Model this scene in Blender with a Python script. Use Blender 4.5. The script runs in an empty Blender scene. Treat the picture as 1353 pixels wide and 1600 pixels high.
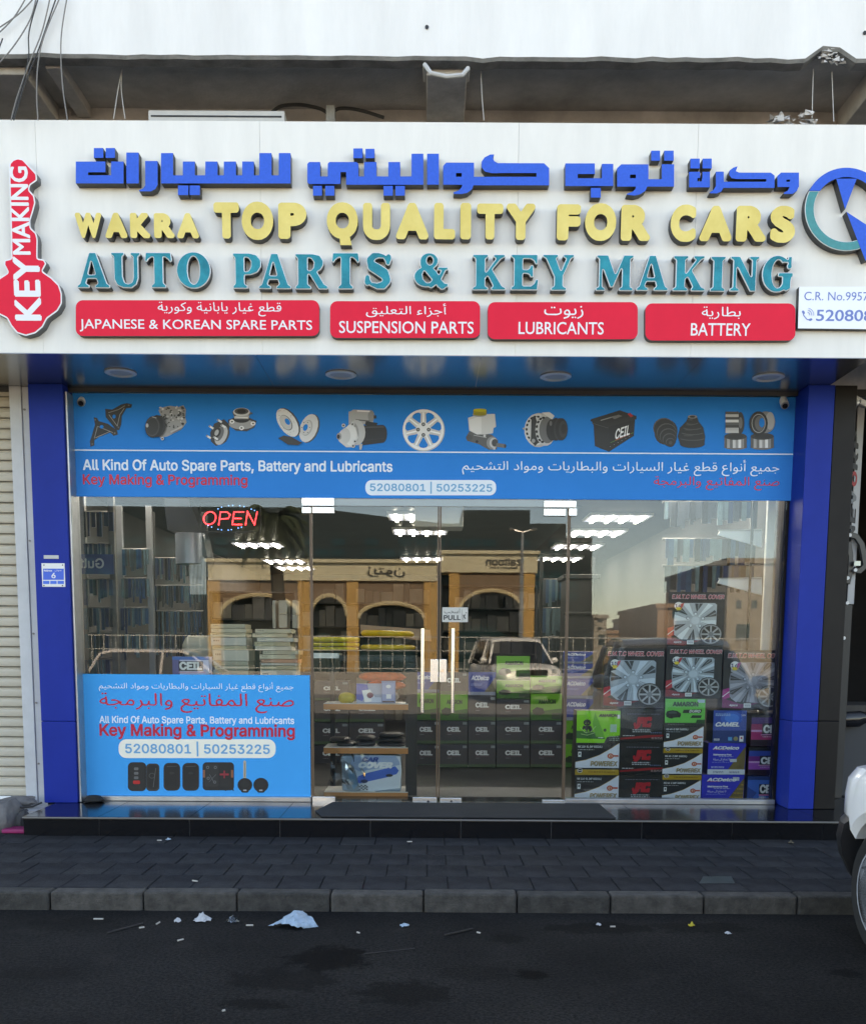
import bpy, bmesh, math, random, json, os
from mathutils import Vector, Matrix
random.seed(7)
S = bpy.context.scene
COL = S.collection
R_ = math.radians
# ------------------------------------------------------------------ camera, sky, sun, exposure
F_PX, PX, PY, PITCH, ROLL = 1588.0, 668.0, 1212.0, R_(6.95), R_(0.34)
EYE = Vector((0.0, -8.0, 1.427))
CAMROT = Matrix.Rotation(R_(90) - PITCH, 3, 'X') @ Matrix.Rotation(ROLL, 3, 'Z')
cd = bpy.data.cameras.new('camera'); cam = bpy.data.objects.new('camera', cd); COL.objects.link(cam)
cam.matrix_world = Matrix.Translation(EYE) @ CAMROT.to_4x4()
cd.sensor_fit = 'VERTICAL'; cd.sensor_height = 24; cd.lens = F_PX / 1600 * 24
cd.shift_x = (676.5 - PX) / 1600; cd.shift_y = (PY - 800) / 1600
cd.clip_start = .05; cd.clip_end = 600
S.camera = cam
w = bpy.data.worlds.new('World'); S.world = w; w.use_nodes = True
nt = w.node_tree; bg = nt.nodes['Background']
sky = nt.nodes.new('ShaderNodeTexSky'); sky.sky_type = 'NISHITA'; sky.sun_disc = False
SUN_EL, SUN_AZ = R_(42), R_(14)
sky.sun_elevation = SUN_EL; sky.sun_rotation = SUN_AZ; sky.dust_density = .45; sky.air_density = .8; sky.ozone_density = 2.5
nt.links.new(sky.outputs[0], bg.inputs[0]); bg.inputs[1].default_value = 0.15
sd = bpy.data.lights.new('sun', 'SUN'); sd.energy = 4.0; sd.angle = R_(.5); sd.color = (1, .965, .91)
sun = bpy.data.objects.new('sun', sd); COL.objects.link(sun)
sv = Vector((math.sin(SUN_AZ) * math.cos(SUN_EL), math.cos(SUN_AZ) * math.cos(SUN_EL), math.sin(SUN_EL)))
sun.rotation_euler = (-sv).to_track_quat('-Z', 'Y').to_euler()
S.view_settings.view_transform = 'Standard'; S.view_settings.look = 'None'
S.view_settings.exposure = 2.46; S.view_settings.gamma = 1
S.view_settings.use_white_balance = True; S.view_settings.white_balance_temperature = 9900; S.view_settings.white_balance_tint = 12
S.cycles.max_bounces = 8; S.cycles.transparent_max_bounces = 24; S.cycles.use_denoising = True
S.cycles.sample_clamp_indirect = 4

# ------------------------------------------------------------------ helpers
def P(x, y, Y):
    """the point of the plane Y seen at a spot of the photograph"""
    d = CAMROT @ Vector(((x - PX) / F_PX, -(y - PY) / F_PX, -1))
    return EYE + d * ((Y - EYE.y) / d.y)
def PZ(x, y, Z):
    d = CAMROT @ Vector(((x - PX) / F_PX, -(y - PY) / F_PX, -1))
    return EYE + d * ((Z - EYE.z) / d.z)
def px(x, y, Y): return P(x, y, Y).x
def pz(x, y, Y): return P(x, y, Y).z
def box_of(x0, y0, x1, y1, Y):
    ym, xm = (y0 + y1) / 2, (x0 + x1) / 2
    return px(x0, ym, Y), px(x1, ym, Y), pz(xm, y1, Y), pz(xm, y0, Y)   # X0 X1 Z0 Z1

MATS = {}
def mat(name, col=(.5, .5, .5), rough=.5, metal=0., var=0., scale=8., bump=0., bscale=60., emit=None, estr=1., coat=0., spec=None, tint=None, stretch=None, alpha=None):
    if name in MATS: return MATS[name]
    m = bpy.data.materials.new(name); m.use_nodes = True
    n = m.node_tree; b = n.nodes['Principled BSDF']
    b.inputs['Roughness'].default_value = rough; b.inputs['Metallic'].default_value = metal
    b.inputs['Base Color'].default_value = (*col, 1)
    if coat: b.inputs['Coat Weight'].default_value = coat; b.inputs['Coat Roughness'].default_value = .08
    if spec is not None: b.inputs['Specular IOR Level'].default_value = spec
    if emit: b.inputs['Emission Color'].default_value = (*emit, 1); b.inputs['Emission Strength'].default_value = estr
    if alpha is not None: b.inputs['Alpha'].default_value = alpha
    if var or bump:
        tc = n.nodes.new('ShaderNodeTexCoord'); mp = n.nodes.new('ShaderNodeMapping')
        n.links.new(tc.outputs['Object'], mp.inputs[0])
        if stretch: mp.inputs['Scale'].default_value = stretch
    if var:
        nz = n.nodes.new('ShaderNodeTexNoise'); nz.inputs['Scale'].default_value = scale; nz.inputs['Detail'].default_value = 7
        nz.inputs['Roughness'].default_value = .65
        n.links.new(mp.outputs[0], nz.inputs['Vector'])
        rp = n.nodes.new('ShaderNodeValToRGB'); rp.color_ramp.elements[0].position = .3; rp.color_ramp.elements[1].position = .72
        t = tint or [c * (1 - var) for c in col]
        rp.color_ramp.elements[0].color = (*t, 1); rp.color_ramp.elements[1].color = (*[min(1, c * (1 + var * .5)) for c in col], 1)
        n.links.new(nz.outputs[0], rp.inputs[0]); n.links.new(rp.outputs[0], b.inputs['Base Color'])
        mr = n.nodes.new('ShaderNodeMapRange'); mr.inputs[3].default_value = min(1, rough + .12 * var + .03); mr.inputs[4].default_value = max(0, rough - .1 * var)
        n.links.new(nz.outputs[0], mr.inputs[0]); n.links.new(mr.outputs[0], b.inputs['Roughness'])
    if bump:
        nb = n.nodes.new('ShaderNodeTexNoise'); nb.inputs['Scale'].default_value = bscale; nb.inputs['Detail'].default_value = 5
        n.links.new(mp.outputs[0], nb.inputs['Vector'])
        bp = n.nodes.new('ShaderNodeBump'); bp.inputs['Strength'].default_value = bump; bp.inputs['Distance'].default_value = .01
        n.links.new(nb.outputs[0], bp.inputs['Height']); n.links.new(bp.outputs[0], b.inputs['Normal'])
    MATS[name] = m; return m
def ink(c, rough=.45):
    """a printing colour"""
    k = 'ink_%02x%02x%02x' % tuple(int(255 * v) for v in c) + ('' if rough == .45 else '_%d' % int(rough * 100))
    return mat(k, c, rough)
def srgb(r, g, b):
    f = lambda v: (v / 255 / 12.92) if v <= 10 else ((v / 255 + .055) / 1.055) ** 2.4
    return (f(r), f(g), f(b))
def glass_mat(name, tint=(.93, .96, .95), k=1.0, base=.004):
    m = bpy.data.materials.new(name); m.use_nodes = True; n = m.node_tree; n.nodes.remove(n.nodes['Principled BSDF'])
    o = n.nodes['Material Output']; fr = n.nodes.new('ShaderNodeFresnel'); fr.inputs[0].default_value = 1.5
    mu = n.nodes.new('ShaderNodeMath'); mu.operation = 'MULTIPLY_ADD'; mu.inputs[1].default_value = k; mu.inputs[2].default_value = base; mu.use_clamp = True
    t = n.nodes.new('ShaderNodeBsdfTransparent'); t.inputs[0].default_value = (*tint, 1)
    g = n.nodes.new('ShaderNodeBsdfGlossy'); g.inputs['Roughness'].default_value = 0
    mx = n.nodes.new('ShaderNodeMixShader')
    n.links.new(fr.outputs[0], mu.inputs[0]); n.links.new(mu.outputs[0], mx.inputs[0]); n.links.new(t.outputs[0], mx.inputs[1]); n.links.new(g.outputs[0], mx.inputs[2]); n.links.new(mx.outputs[0], o.inputs[0])
    MATS[name] = m; return m

WORLD = {}
def wpos(o): return WORLD.get(o.name, Vector((0, 0, 0))) if o else Vector((0, 0, 0))
def tag(o, label=None, cat=None, group=None, kind=None):
    if label: o['label'] = label
    if cat: o['category'] = cat
    if group: o['group'] = group
    if kind: o['kind'] = kind
    return o
def thing(name, label, cat, loc=(0, 0, 0), group=None, rz=0):
    o = bpy.data.objects.new(name, None); COL.objects.link(o); o.location = loc; o.empty_display_size = .1
    o.rotation_euler.z = rz; WORLD[o.name] = Vector(loc); return tag(o, label, cat, group)
def link_mesh(name, me, parent=None, loc=(0, 0, 0)):
    o = bpy.data.objects.new(name, me); COL.objects.link(o)
    if parent: o.parent = parent
    o.location = loc; WORLD[o.name] = wpos(parent) + Vector(loc); return o

class MB:
    def __init__(s): s.v = []; s.f = []; s.m = []; s.cur = 0
    def mi(s, i): s.cur = i; return s
    def add(s, vs, fs):
        k = len(s.v); s.v += [tuple(v) for v in vs]; s.f += [tuple(k + i for i in f) for f in fs]; s.m += [s.cur] * len(fs); return s
    def box(s, x0, x1, y0, y1, z0, z1):
        return s.add([(x0, y0, z0), (x1, y0, z0), (x1, y1, z0), (x0, y1, z0), (x0, y0, z1), (x1, y0, z1), (x1, y1, z1), (x0, y1, z1)],
                     [(0, 3, 2, 1), (4, 5, 6, 7), (0, 1, 5, 4), (1, 2, 6, 5), (2, 3, 7, 6), (3, 0, 4, 7)])
    def prism(s, pts, y0, y1):
        """polygon in X,Z extruded from y0 to y1"""
        n = len(pts); a = sum(pts[i][0] * pts[(i + 1) % n][1] - pts[(i + 1) % n][0] * pts[i][1] for i in range(n))
        if a < 0: pts = pts[::-1]
        return s.add([(x, y0, z) for x, z in pts] + [(x, y1, z) for x, z in pts],
                     [tuple(range(n)), tuple(range(2 * n - 1, n - 1, -1))] + [(i, i + n, (i + 1) % n + n, (i + 1) % n) for i in range(n)])
    def ring(s, pts_list, closed=True, cap=True):
        k = len(s.v); n = len(pts_list[0]); vs = [p for r in pts_list for p in r]; fs = []
        for j in range(len(pts_list) - 1):
            for i in range(n if closed else n - 1):
                a = j * n + i; b = j * n + (i + 1) % n; fs.append((a, b, b + n, a + n))
        if cap: fs.append(tuple(range(n - 1, -1, -1))); fs.append(tuple(len(vs) - n + i for i in range(n)))
        return s.add(vs, fs)
    def cyl(s, a, b, r, n=12, r2=None, cap=True):
        a = Vector(a); b = Vector(b); d = (b - a).normalized(); u = d.orthogonal().normalized(); w_ = d.cross(u); r2 = r if r2 is None else r2
        return s.ring([[a + (u * math.cos(t) + w_ * math.sin(t)) * r for t in [2 * math.pi * i / n for i in range(n)]],
                       [b + (u * math.cos(t) + w_ * math.sin(t)) * r2 for t in [2 * math.pi * i / n for i in range(n)]]], cap=cap)
    def tube(s, path, r, n=6):
        path = [Vector(p) for p in path]; rs = []; u = None
        for i, p in enumerate(path):
            d = (path[min(i + 1, len(path) - 1)] - path[max(i - 1, 0)]).normalized()
            u = (d.orthogonal() if u is None else (u - d * u.dot(d))).normalized(); w_ = d.cross(u)
            rr = r[i] if isinstance(r, (list, tuple)) else r
            rs.append([p + (u * math.cos(t) + w_ * math.sin(t)) * rr for t in [2 * math.pi * k / n for k in range(n)]])
        return s.ring(rs)
    def lathe(s, c, prof, axis='Z', n=24):
        """profile of (radius, along)"""
        c = Vector(c); rs = []
        for r, h in prof:
            row = []
            for i in range(n):
                t = 2 * math.pi * i / n; a, b = r * math.cos(t), r * math.sin(t)
                row.append(c + (Vector((a, b, h)) if axis == 'Z' else Vector((h, a, b)) if axis == 'X' else Vector((b, h, a))))
            rs.append(row)
        return s.ring(rs)
    def build(s, name, mats, parent=None, bevel=0, smooth=False, origin=None, seg=2):
        me = bpy.data.meshes.new(name); o0 = wpos(parent) if origin is None else Vector(origin)
        me.from_pydata([(v[0] - o0.x, v[1] - o0.y, v[2] - o0.z) for v in s.v], [], s.f)
        for m in (mats if isinstance(mats, (list, tuple)) else [mats]): me.materials.append(m)
        me.polygons.foreach_set('material_index', s.m); me.update()
        o = link_mesh(name, me, parent, (o0 - wpos(parent)))
        if bevel:
            b = bmesh.new(); b.from_mesh(me); bmesh.ops.remove_doubles(b, verts=b.verts, dist=1e-5)
            es = [e for e in b.edges if len(e.link_faces) == 2 and e.calc_face_angle(0) > .5]
            bmesh.ops.bevel(b, geom=es, offset=bevel, segments=seg, profile=.5, affect='EDGES', clamp_overlap=True)
            b.to_mesh(me); b.free()
        if smooth:
            me.polygons.foreach_set('use_smooth', [True] * len(me.polygons))
            try: me.set_sharp_from_angle(angle=R_(38))
            except Exception: pass
        return o

# curve fill: outlines (with holes) to a mesh lying in the facade, front towards -Y
def curve_to_mesh(c):
    o = bpy.data.objects.new('tmp', c); me = bpy.data.meshes.new_from_object(o); bpy.data.objects.remove(o); return me
def fill_loops(loops, depth=0., bevel=0.):
    c = bpy.data.curves.new('tmp', 'CURVE'); c.dimensions = '2D'; c.fill_mode = 'BOTH'; c.extrude = depth / 2; c.bevel_depth = bevel; c.bevel_resolution = 0
    if bevel: c.extrude = max(0, depth / 2 - bevel); c.offset = -bevel
    for L in loops:
        sp = c.splines.new('POLY'); sp.points.add(len(L) - 1)
        for i, (x, y) in enumerate(L): sp.points[i].co = (x, y, 0, 1)
        sp.use_cyclic_u = True
    me = curve_to_mesh(c); bpy.data.curves.remove(c); return me
FONTDATA = r'''[{"&":[448,[38,-6,21,0,9,2,12,6,11,-6,16,0,5,3,0,5,-13,18,6,16,0,20,-5,3,-14,0,-3,-3,-3,-13,-16,20,19,20,2,12,0,13,-5,9,-7,8,-9,5,-28,0,-12,-8,-9,-14,0,-22,10,-19,-11,-10,-10,-17,0,-16,2,-9,12,-15,12,-6],
[43,16,-9,6,-5,11,2,7,10,10,5,-2,18,-24,0,-3,-5,-2,-9,-3],
[46,87,-6,7,0,12,3,3,7,2,7,-2,3,-3,0,-9,-10,-10]],
"(":[273,[42,-28,17,-1,4,6,-1,4,-6,12,-9,25,-5,25,0,20,3,16,11,39,7,13,-1,5,-5,3,-16,0,-3,-3,-14,-34,-7,-37,0,-25,5,-27,12,-29]],
")":[273,[7,-28,17,-1,5,3,14,28,7,29,0,43,-3,14,-11,36,-6,11,-6,4,-16,0,-4,-5,14,-32,7,-30,-1,-41,-11,-36,-8,-16,0,-5]],
",":[188,[7,-34,14,0,6,5,11,41,0,7,-3,3,-18,0,-5,-3,-3,-25,-5,-21,1,-4]],
"-":[453,[26,43,60,-1,3,6,0,13,-5,4,-57,-1,-3,-5,0,-11]],
".":[188,[19,-5,10,-1,6,3,4,7,0,14,-8,7,-13,0,-6,-3,-4,-7,0,-11]],
"0":[453,[46,-6,19,0,9,2,12,8,9,11,7,14,3,11,0,16,2,9,-2,7,-1,18,-4,14,-6,10,-14,15,-20,5,-9,0,-11,-2,-17,-13,-9,-13,-4,-14,-3,-16,0,-25,5,-25,9,-16,8,-8],
[56,17,-7,2,-10,10,-7,22,0,25,3,12,5,12,8,8,3,1,12,0,9,-7,7,-17,3,-16,0,-15,-7,-25,-10,-10]],
"1":[453,[17,-4,80,-1,5,3,1,14,-4,5,-25,2,-1,107,-3,5,-23,0,-21,-14,-9,-9,-1,-16,4,-6,7,0,16,13,4,2,1,-3,0,-75,0,-4,-3,-1,-28,-1,-2,-3,-1,-4,1,-12]],
"2":[453,[13,-4,83,-1,5,3,1,14,-4,5,-48,2,2,4,31,31,12,17,4,11,1,21,-5,11,-11,12,-11,5,-9,3,-13,0,-14,-3,-5,-3,-16,-16,-5,-18,0,-5,3,-3,19,0,3,3,5,14,5,5,9,3,9,-3,7,-4,3,-6,1,-11,-3,-7,-8,-10,-53,-56,0,-13]],
"3":[453,[42,-6,20,-1,18,5,15,12,6,12,3,18,-5,16,-10,12,-11,7,-7,1,-3,3,28,34,1,13,-4,6,-75,0,-5,-3,0,-14,3,-5,46,-2,-26,-29,0,-19,3,-3,18,0,9,-3,7,-4,3,-6,2,-9,-3,-7,-7,-7,-13,-4,-12,2,-6,4,-4,10,-3,3,-18,0,-6,-3,0,-7,7,-13,12,-13,9,-4]],
"4":[453,[69,-4,20,0,2,5,1,20,12,2,3,5,-1,15,-2,2,-12,1,-1,32,-3,5,-16,1,-5,-4,-2,-34,-28,0,0,2,11,21,34,54,0,5,-6,3,-15,0,-7,-7,-44,-73,-5,-12,0,-13,3,-3,57,-1,1,-21]],
"5":[453,[44,-6,19,-1,19,7,13,14,5,10,3,20,-3,14,-6,11,-11,12,-11,5,-18,3,-13,-4,-1,3,3,21,51,1,2,5,0,11,-3,6,-68,0,-6,-3,-2,-16,0,-14,-3,-7,0,-13,-2,-7,1,-9,7,-6,12,0,13,6,16,0,10,-5,7,-16,0,-4,-5,-12,-5,-5,-7,-3,-11,0,-7,3,-11,15,-16,0,-6,-3,3,-14,7,-12,12,-9]],
"6":[453,[47,-6,20,0,15,6,13,13,6,16,0,22,-4,12,-5,7,-12,9,-22,4,1,5,24,34,0,7,-3,3,-18,0,-7,-7,-37,-56,-7,-20,0,-16,5,-16,14,-17,9,-4],
[55,16,-11,5,-3,3,-5,9,0,9,3,9,6,7,6,3,9,0,7,-2,7,-8,2,-4,1,-12,-7,-13]],
"7":[453,[22,-4,19,-1,6,3,54,110,0,18,-3,5,-82,0,-5,-3,0,-14,3,-5,57,-1,-2,-7,-49,-98,0,-5]],
"8":[453,[44,-6,20,-1,13,3,9,4,15,15,5,16,-3,18,-15,18,10,16,0,25,-6,11,-6,6,-6,4,-19,5,-22,-2,-9,-5,-13,-12,-4,-14,0,-11,2,-9,10,-14,-14,-18,-3,-9,0,-14,5,-11,13,-14,10,-5],
[55,16,-15,6,-4,4,-3,9,5,12,3,3,11,4,7,1,9,-3,9,-9,1,-12,-2,-7,-8,-5],
[50,78,-7,4,-5,8,0,7,2,4,8,8,18,0,7,-8,2,-7,-4,-11,-7,-5]],
"9":[453,[31,-4,20,-1,9,9,32,49,9,23,0,22,-6,16,-13,12,-15,7,-21,0,-16,-7,-11,-11,-5,-10,-3,-11,0,-14,7,-18,11,-11,10,-6,17,-1,0,-2,-27,-37,0,-7],
[53,66,-7,2,-5,5,-5,9,0,10,7,13,10,6,4,0,12,-5,5,-5,3,-9,0,-10,-3,-6,-7,-8,-5,-2]],
"A":[480,[2,-4,22,0,4,7,8,25,5,3,41,0,11,-30,4,-5,17,-1,5,3,0,7,-16,46,-4,6,-23,66,-5,8,-21,0,-5,-3,-46,-125,0,-5],
[48,55,-1,5,12,33,3,-4,11,-34]],
"B":[456,[12,-4,61,-1,11,3,9,4,12,12,5,16,0,9,-7,18,-10,10,10,13,0,28,-3,5,-14,13,-13,5,-57,0,-6,-3,0,-127],
[36,18,0,36,25,0,12,-3,9,-9,3,-10,-8,-9,-4,-3,-16,-2],
[36,77,0,31,27,1,12,-6,3,-5,0,-9,-5,-10,-7,-2]],
"C":[510,[55,-6,19,-1,23,7,15,13,9,16,2,9,0,4,-3,3,-18,0,-6,-5,-3,-9,-5,-6,-7,-4,-9,-3,-14,1,-14,7,-7,9,-4,9,-3,12,0,16,7,20,5,7,7,5,12,5,13,0,15,-8,7,-9,0,-4,6,-6,16,0,5,3,0,7,-7,16,-14,15,-9,6,-21,5,-11,0,-14,-2,-16,-9,-14,-15,-7,-14,-5,-20,0,-20,7,-28,7,-9,14,-14,14,-7]],
"D":[502,[12,-4,51,-1,14,3,16,6,17,17,6,14,3,11,0,39,-5,13,-7,12,-16,14,-9,5,-12,2,-54,0,-6,-3,0,-127],
[36,18,0,90,23,1,11,-3,9,-5,7,-6,8,-17,0,-27,-3,-9,-8,-14,-15,-8,-11,0,-7,-2]],
"E":[419,[12,-4,81,-1,5,3,1,14,-4,5,-57,1,-2,0,-1,3,1,30,52,1,6,3,0,5,0,13,-3,3,-55,1,0,31,59,1,3,3,1,5,-1,11,-3,3,-79,0,-6,-3,0,-127]],
"F":[410,[12,-4,17,-1,6,3,1,53,50,1,5,3,1,14,-4,5,-52,1,-1,30,1,3,2,1,55,0,3,3,0,5,0,11,-3,3,-77,0,-6,-3,0,-127]],
"G":[520,[55,-6,22,0,11,2,14,7,11,11,5,8,5,13,0,30,-3,3,-5,0,-43,0,-4,-2,-2,-15,3,-4,26,-1,3,-2,0,-2,-7,-13,-5,-6,-9,-4,-19,0,-14,7,-7,9,-7,21,0,16,7,20,5,7,7,5,9,5,16,0,12,-7,16,-20,16,0,5,3,0,7,-7,16,-14,15,-16,9,-14,2,-11,0,-14,-2,-16,-9,-14,-15,-7,-14,-5,-20,0,-20,7,-28,7,-9,14,-14,7,-5]],
"H":[517,[12,-4,17,-1,6,3,0,53,1,2,2,1,55,0,2,-56,5,-3,13,0,5,2,1,129,-2,4,-17,1,-5,-3,-1,-48,0,-2,-3,-1,-55,0,-1,51,-6,3,-13,0,-5,-2,-1,-128]],
"I":[300,[5,-4,60,-1,6,3,-1,17,-5,3,-13,0,-1,3,0,84,1,3,16,1,3,3,0,14,-3,5,-60,0,-5,-3,1,-17,4,-2,16,-1,1,-3,0,-84,-1,-3,-16,0,-4,-3,-1,-14]],
"J":[396,[35,-6,17,-1,12,3,13,9,5,5,5,9,3,16,0,91,-4,6,-18,0,-5,-3,-1,-98,-4,-9,-6,-4,-14,1,-7,7,-3,18,-3,3,-16,1,-5,-4,0,-18,6,-16,10,-10]],
"K":[467,[12,-4,17,-1,6,3,0,41,13,12,4,-2,38,-53,21,-1,5,3,0,5,-4,7,-44,61,46,52,0,5,-3,3,-23,0,-52,-55,-1,52,-3,3,-5,0,-14,0,-3,-3,0,-127]],
"L":[393,[12,-4,76,-1,4,1,2,5,0,13,-3,3,-55,2,-1,107,-2,4,-4,1,-16,0,-3,-5,0,-125]],
"M":[628,[12,-4,17,-1,6,3,1,75,3,-4,26,-66,4,-7,6,-1,11,0,5,6,22,56,7,16,2,-75,5,-3,14,0,4,2,1,129,-2,4,-24,1,-7,-5,-34,-88,-3,4,-9,22,-23,64,-6,3,-22,0,-5,-2,-1,-128]],
"N":[523,[12,-4,17,-1,6,3,1,87,3,-3,10,-18,43,-66,6,-3,18,0,4,2,1,129,-2,4,-19,1,-5,-3,-2,-83,-53,83,-6,3,-18,0,-5,-2,-1,-128]],
"O":[533,[55,-6,19,-1,12,3,11,4,9,7,12,15,5,9,5,18,0,27,-3,14,-4,11,-7,9,-15,15,-13,7,-14,2,-11,0,-14,-2,-16,-9,-14,-15,-7,-14,-5,-20,0,-20,3,-14,9,-21,16,-16,14,-7],
[58,19,-14,7,-7,9,-4,9,-3,12,0,16,5,16,8,12,18,9,13,0,16,-9,10,-17,3,-11,-1,-21,-4,-13,-10,-13,-14,-6]],
"P":[445,[12,-4,17,-1,6,3,1,44,39,1,18,9,10,12,5,21,-3,18,-5,10,-14,13,-13,5,-57,0,-6,-3,0,-127],
[36,66,0,42,25,1,9,-3,7,-4,3,-8,0,-14,-4,-9,-13,-6]],
"R":[449,[12,-4,17,-1,6,3,0,44,1,2,2,1,21,-1,13,-25,14,-24,18,0,6,3,0,7,-23,43,1,3,12,10,5,10,3,14,-1,9,-4,16,-7,9,-10,7,-13,5,-57,0,-6,-3,0,-127],
[36,68,0,40,27,1,14,-7,3,-6,0,-14,-4,-9,-15,-5]],
"S":[447,[43,-6,22,-1,23,7,14,14,4,12,1,16,-3,9,-15,16,-26,9,-14,4,-9,4,-6,5,0,9,4,6,18,7,16,-5,11,-15,16,0,4,2,1,10,-7,15,-14,11,-14,4,-22,1,-16,-5,-15,-12,-7,-12,0,-22,3,-7,10,-10,16,-9,34,-10,6,-4,3,-6,0,-4,-3,-6,-6,-7,-7,-2,-16,0,-9,2,-8,8,-1,7,-3,3,-18,0,-4,-2,-1,-8,8,-17,15,-13]],
"T":[449,[46,-4,17,-1,5,3,1,110,37,1,3,3,1,5,-1,11,-3,3,-97,0,-6,-3,0,-14,3,-5,37,-1,1,-107]],
"U":[517,[53,-6,20,-1,13,3,19,12,9,11,5,16,0,91,-3,5,-16,1,-5,-4,-1,-86,-7,-16,-8,-5,-9,-3,-11,0,-9,3,-10,9,-5,12,0,86,-3,3,-5,1,-14,-1,-3,-3,0,-95,7,-16,15,-15,6,-4]],
"V":[480,[49,-4,22,-1,7,13,6,18,3,6,6,19,26,70,0,7,-3,3,-18,0,-5,-5,-31,-89,-3,-2,-33,93,-3,3,-5,0,-15,0,-4,-3,0,-5,36,-93,5,-18,5,-11]],
"W":[686,[36,-4,21,-1,5,3,14,48,5,25,3,7,3,2,19,-66,3,-16,5,-3,21,1,5,9,28,107,3,9,0,8,-5,2,-13,0,-8,-5,-19,-78,-3,-5,-5,14,-17,69,-5,5,-21,0,-5,-8,-14,-59,-8,-21,-11,42,-3,9,-8,34,-5,3,-19,-1,-3,-4,3,-12,4,-9,28,-107]],
"X":[474,[2,-4,22,0,8,8,22,33,6,5,33,-46,19,-1,5,2,1,4,-3,7,-24,34,-16,25,40,56,0,5,-2,2,-22,0,-7,-7,-24,-35,-31,42,-19,1,-5,-2,-1,-3,3,-7,33,-48,3,-7,-5,-9,-38,-52,0,-5]],
"Y":[472,[49,-4,17,-1,5,3,1,53,40,63,5,12,-3,5,-18,0,-5,-2,-32,-50,-33,51,-19,1,-5,-3,0,-7,2,-4,42,-66,1,-50]],
"Z":[438,[7,-4,92,-1,6,3,0,14,-3,5,-62,2,11,18,49,71,3,6,0,12,-4,5,-88,0,-6,-3,0,-14,3,-5,62,-1,-65,-94,0,-13]],
"a":[389,[30,-6,17,-1,16,6,4,-3,16,-1,6,4,0,75,-7,13,-8,8,-9,4,-32,0,-11,-4,-14,-15,0,-10,14,-6,4,0,9,10,7,3,14,0,5,-3,3,-5,0,-5,-3,-3,-12,0,-25,-5,-10,-5,-9,-9,-2,-9,0,-12,5,-13,7,-8],
[38,16,-10,8,0,4,3,5,14,5,18,1,1,-9,-8,-10,-9,-4]],
"b":[424,[47,-6,17,-1,9,3,9,4,9,9,5,8,5,11,0,37,-11,22,-13,10,-9,3,-22,0,-12,-6,-1,34,-6,4,-15,-1,-4,-5,1,-127,3,-3,15,-1,4,1,3,5,7,-5],
[52,16,-7,3,-9,11,-3,10,0,15,5,14,4,5,6,3,11,0,11,-6,6,-11,0,-23,-2,-9,-9,-9]],
"c":[396,[42,-6,17,-1,16,5,11,9,8,12,0,9,-2,2,-15,4,-4,-2,-12,-14,-13,-2,-10,5,-7,12,-2,9,0,11,4,14,8,7,7,3,11,0,6,-3,8,-11,4,-2,14,3,3,3,0,9,-5,8,-12,11,-11,4,-27,1,-12,-5,-16,-17,-7,-20,0,-23,2,-9,7,-14,12,-12,9,-4]],
"d":[424,[40,-6,17,-1,16,8,3,-5,4,-1,13,1,3,3,1,127,-4,5,-13,1,-6,-4,-1,-34,-14,6,-25,-1,-9,-4,-10,-10,-9,-16,-2,-14,0,-18,4,-18,3,-5,15,-15],
[48,16,-10,5,-7,12,-2,9,0,13,7,17,7,5,16,0,9,-9,3,-6,3,-11,0,-9,-3,-9,-6,-12,-13,-5]],
"e":[404,[42,-6,19,-1,10,3,10,5,13,14,0,9,-5,5,-14,2,-11,-13,-12,-2,-13,5,-8,9,-1,7,2,1,59,0,5,4,1,23,-5,13,-11,14,-15,7,-30,0,-15,-9,-10,-12,-7,-20,0,-23,2,-9,7,-14,12,-12,9,-4],
[32,59,-1,6,3,5,5,4,7,3,13,0,8,-6,4,-9,0,-2,-3,-1]],
"f":[254,[17,-4,17,-1,5,3,1,78,19,1,3,3,1,5,-1,11,-2,2,-19,2,-1,5,3,8,16,1,3,3,3,13,-4,6,-25,0,-6,-3,-13,-12,-2,-9,-1,-11,-14,-2,-3,-3,1,-17,2,-2,14,-1,1,-3,0,-72]],
"g":[425,[40,-42,19,-1,14,3,13,9,6,5,4,9,1,110,-4,5,-13,0,-9,-4,-5,4,-7,2,-20,0,-12,-4,-9,-7,-12,-19,-2,-14,0,-20,2,-9,11,-19,15,-9,11,-3,14,0,16,8,1,-2,-3,-13,-7,-6,-7,-3,-11,0,-21,14,-9,-3,-7,-7,-1,-5,14,-14,10,-5],
[48,19,-7,2,-8,8,-4,11,0,14,4,14,6,5,7,4,9,1,6,-3,8,-7,5,-14,0,-9,-3,-12,-7,-10,-9,-4]],
"i":[167,[10,-4,17,-1,5,3,1,96,-4,5,-16,1,-5,-4,0,-95],
[14,108,13,-1,7,6,3,6,-3,9,-7,8,-11,0,-10,-10,0,-9,3,-6]],
"k":[381,[11,-4,16,-1,6,3,0,32,4,5,5,-3,20,-26,11,-11,20,0,4,6,-3,7,-26,30,-9,15,1,4,33,34,1,5,-5,4,-21,-1,-34,-35,-1,62,-2,4,-4,1,-15,0,-4,-5,0,-125]],
"l":[189,[26,-4,17,-1,6,5,0,7,-3,8,-3,2,-6,1,-4,5,0,104,-3,3,-16,1,-3,-1,-3,-5,0,-109,4,-10,9,-9]],
"m":[610,[11,-4,16,-1,6,3,1,66,5,10,9,3,10,-1,4,-5,3,-7,0,-66,6,-3,14,1,3,5,0,63,5,10,12,4,8,-2,6,-9,1,-69,5,-3,16,0,3,6,0,68,-4,16,-13,12,-13,5,-9,0,-12,-3,-13,-10,-12,10,-9,3,-11,-1,-14,-5,-7,4,-15,-1,-4,-5,0,-93]],
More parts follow.
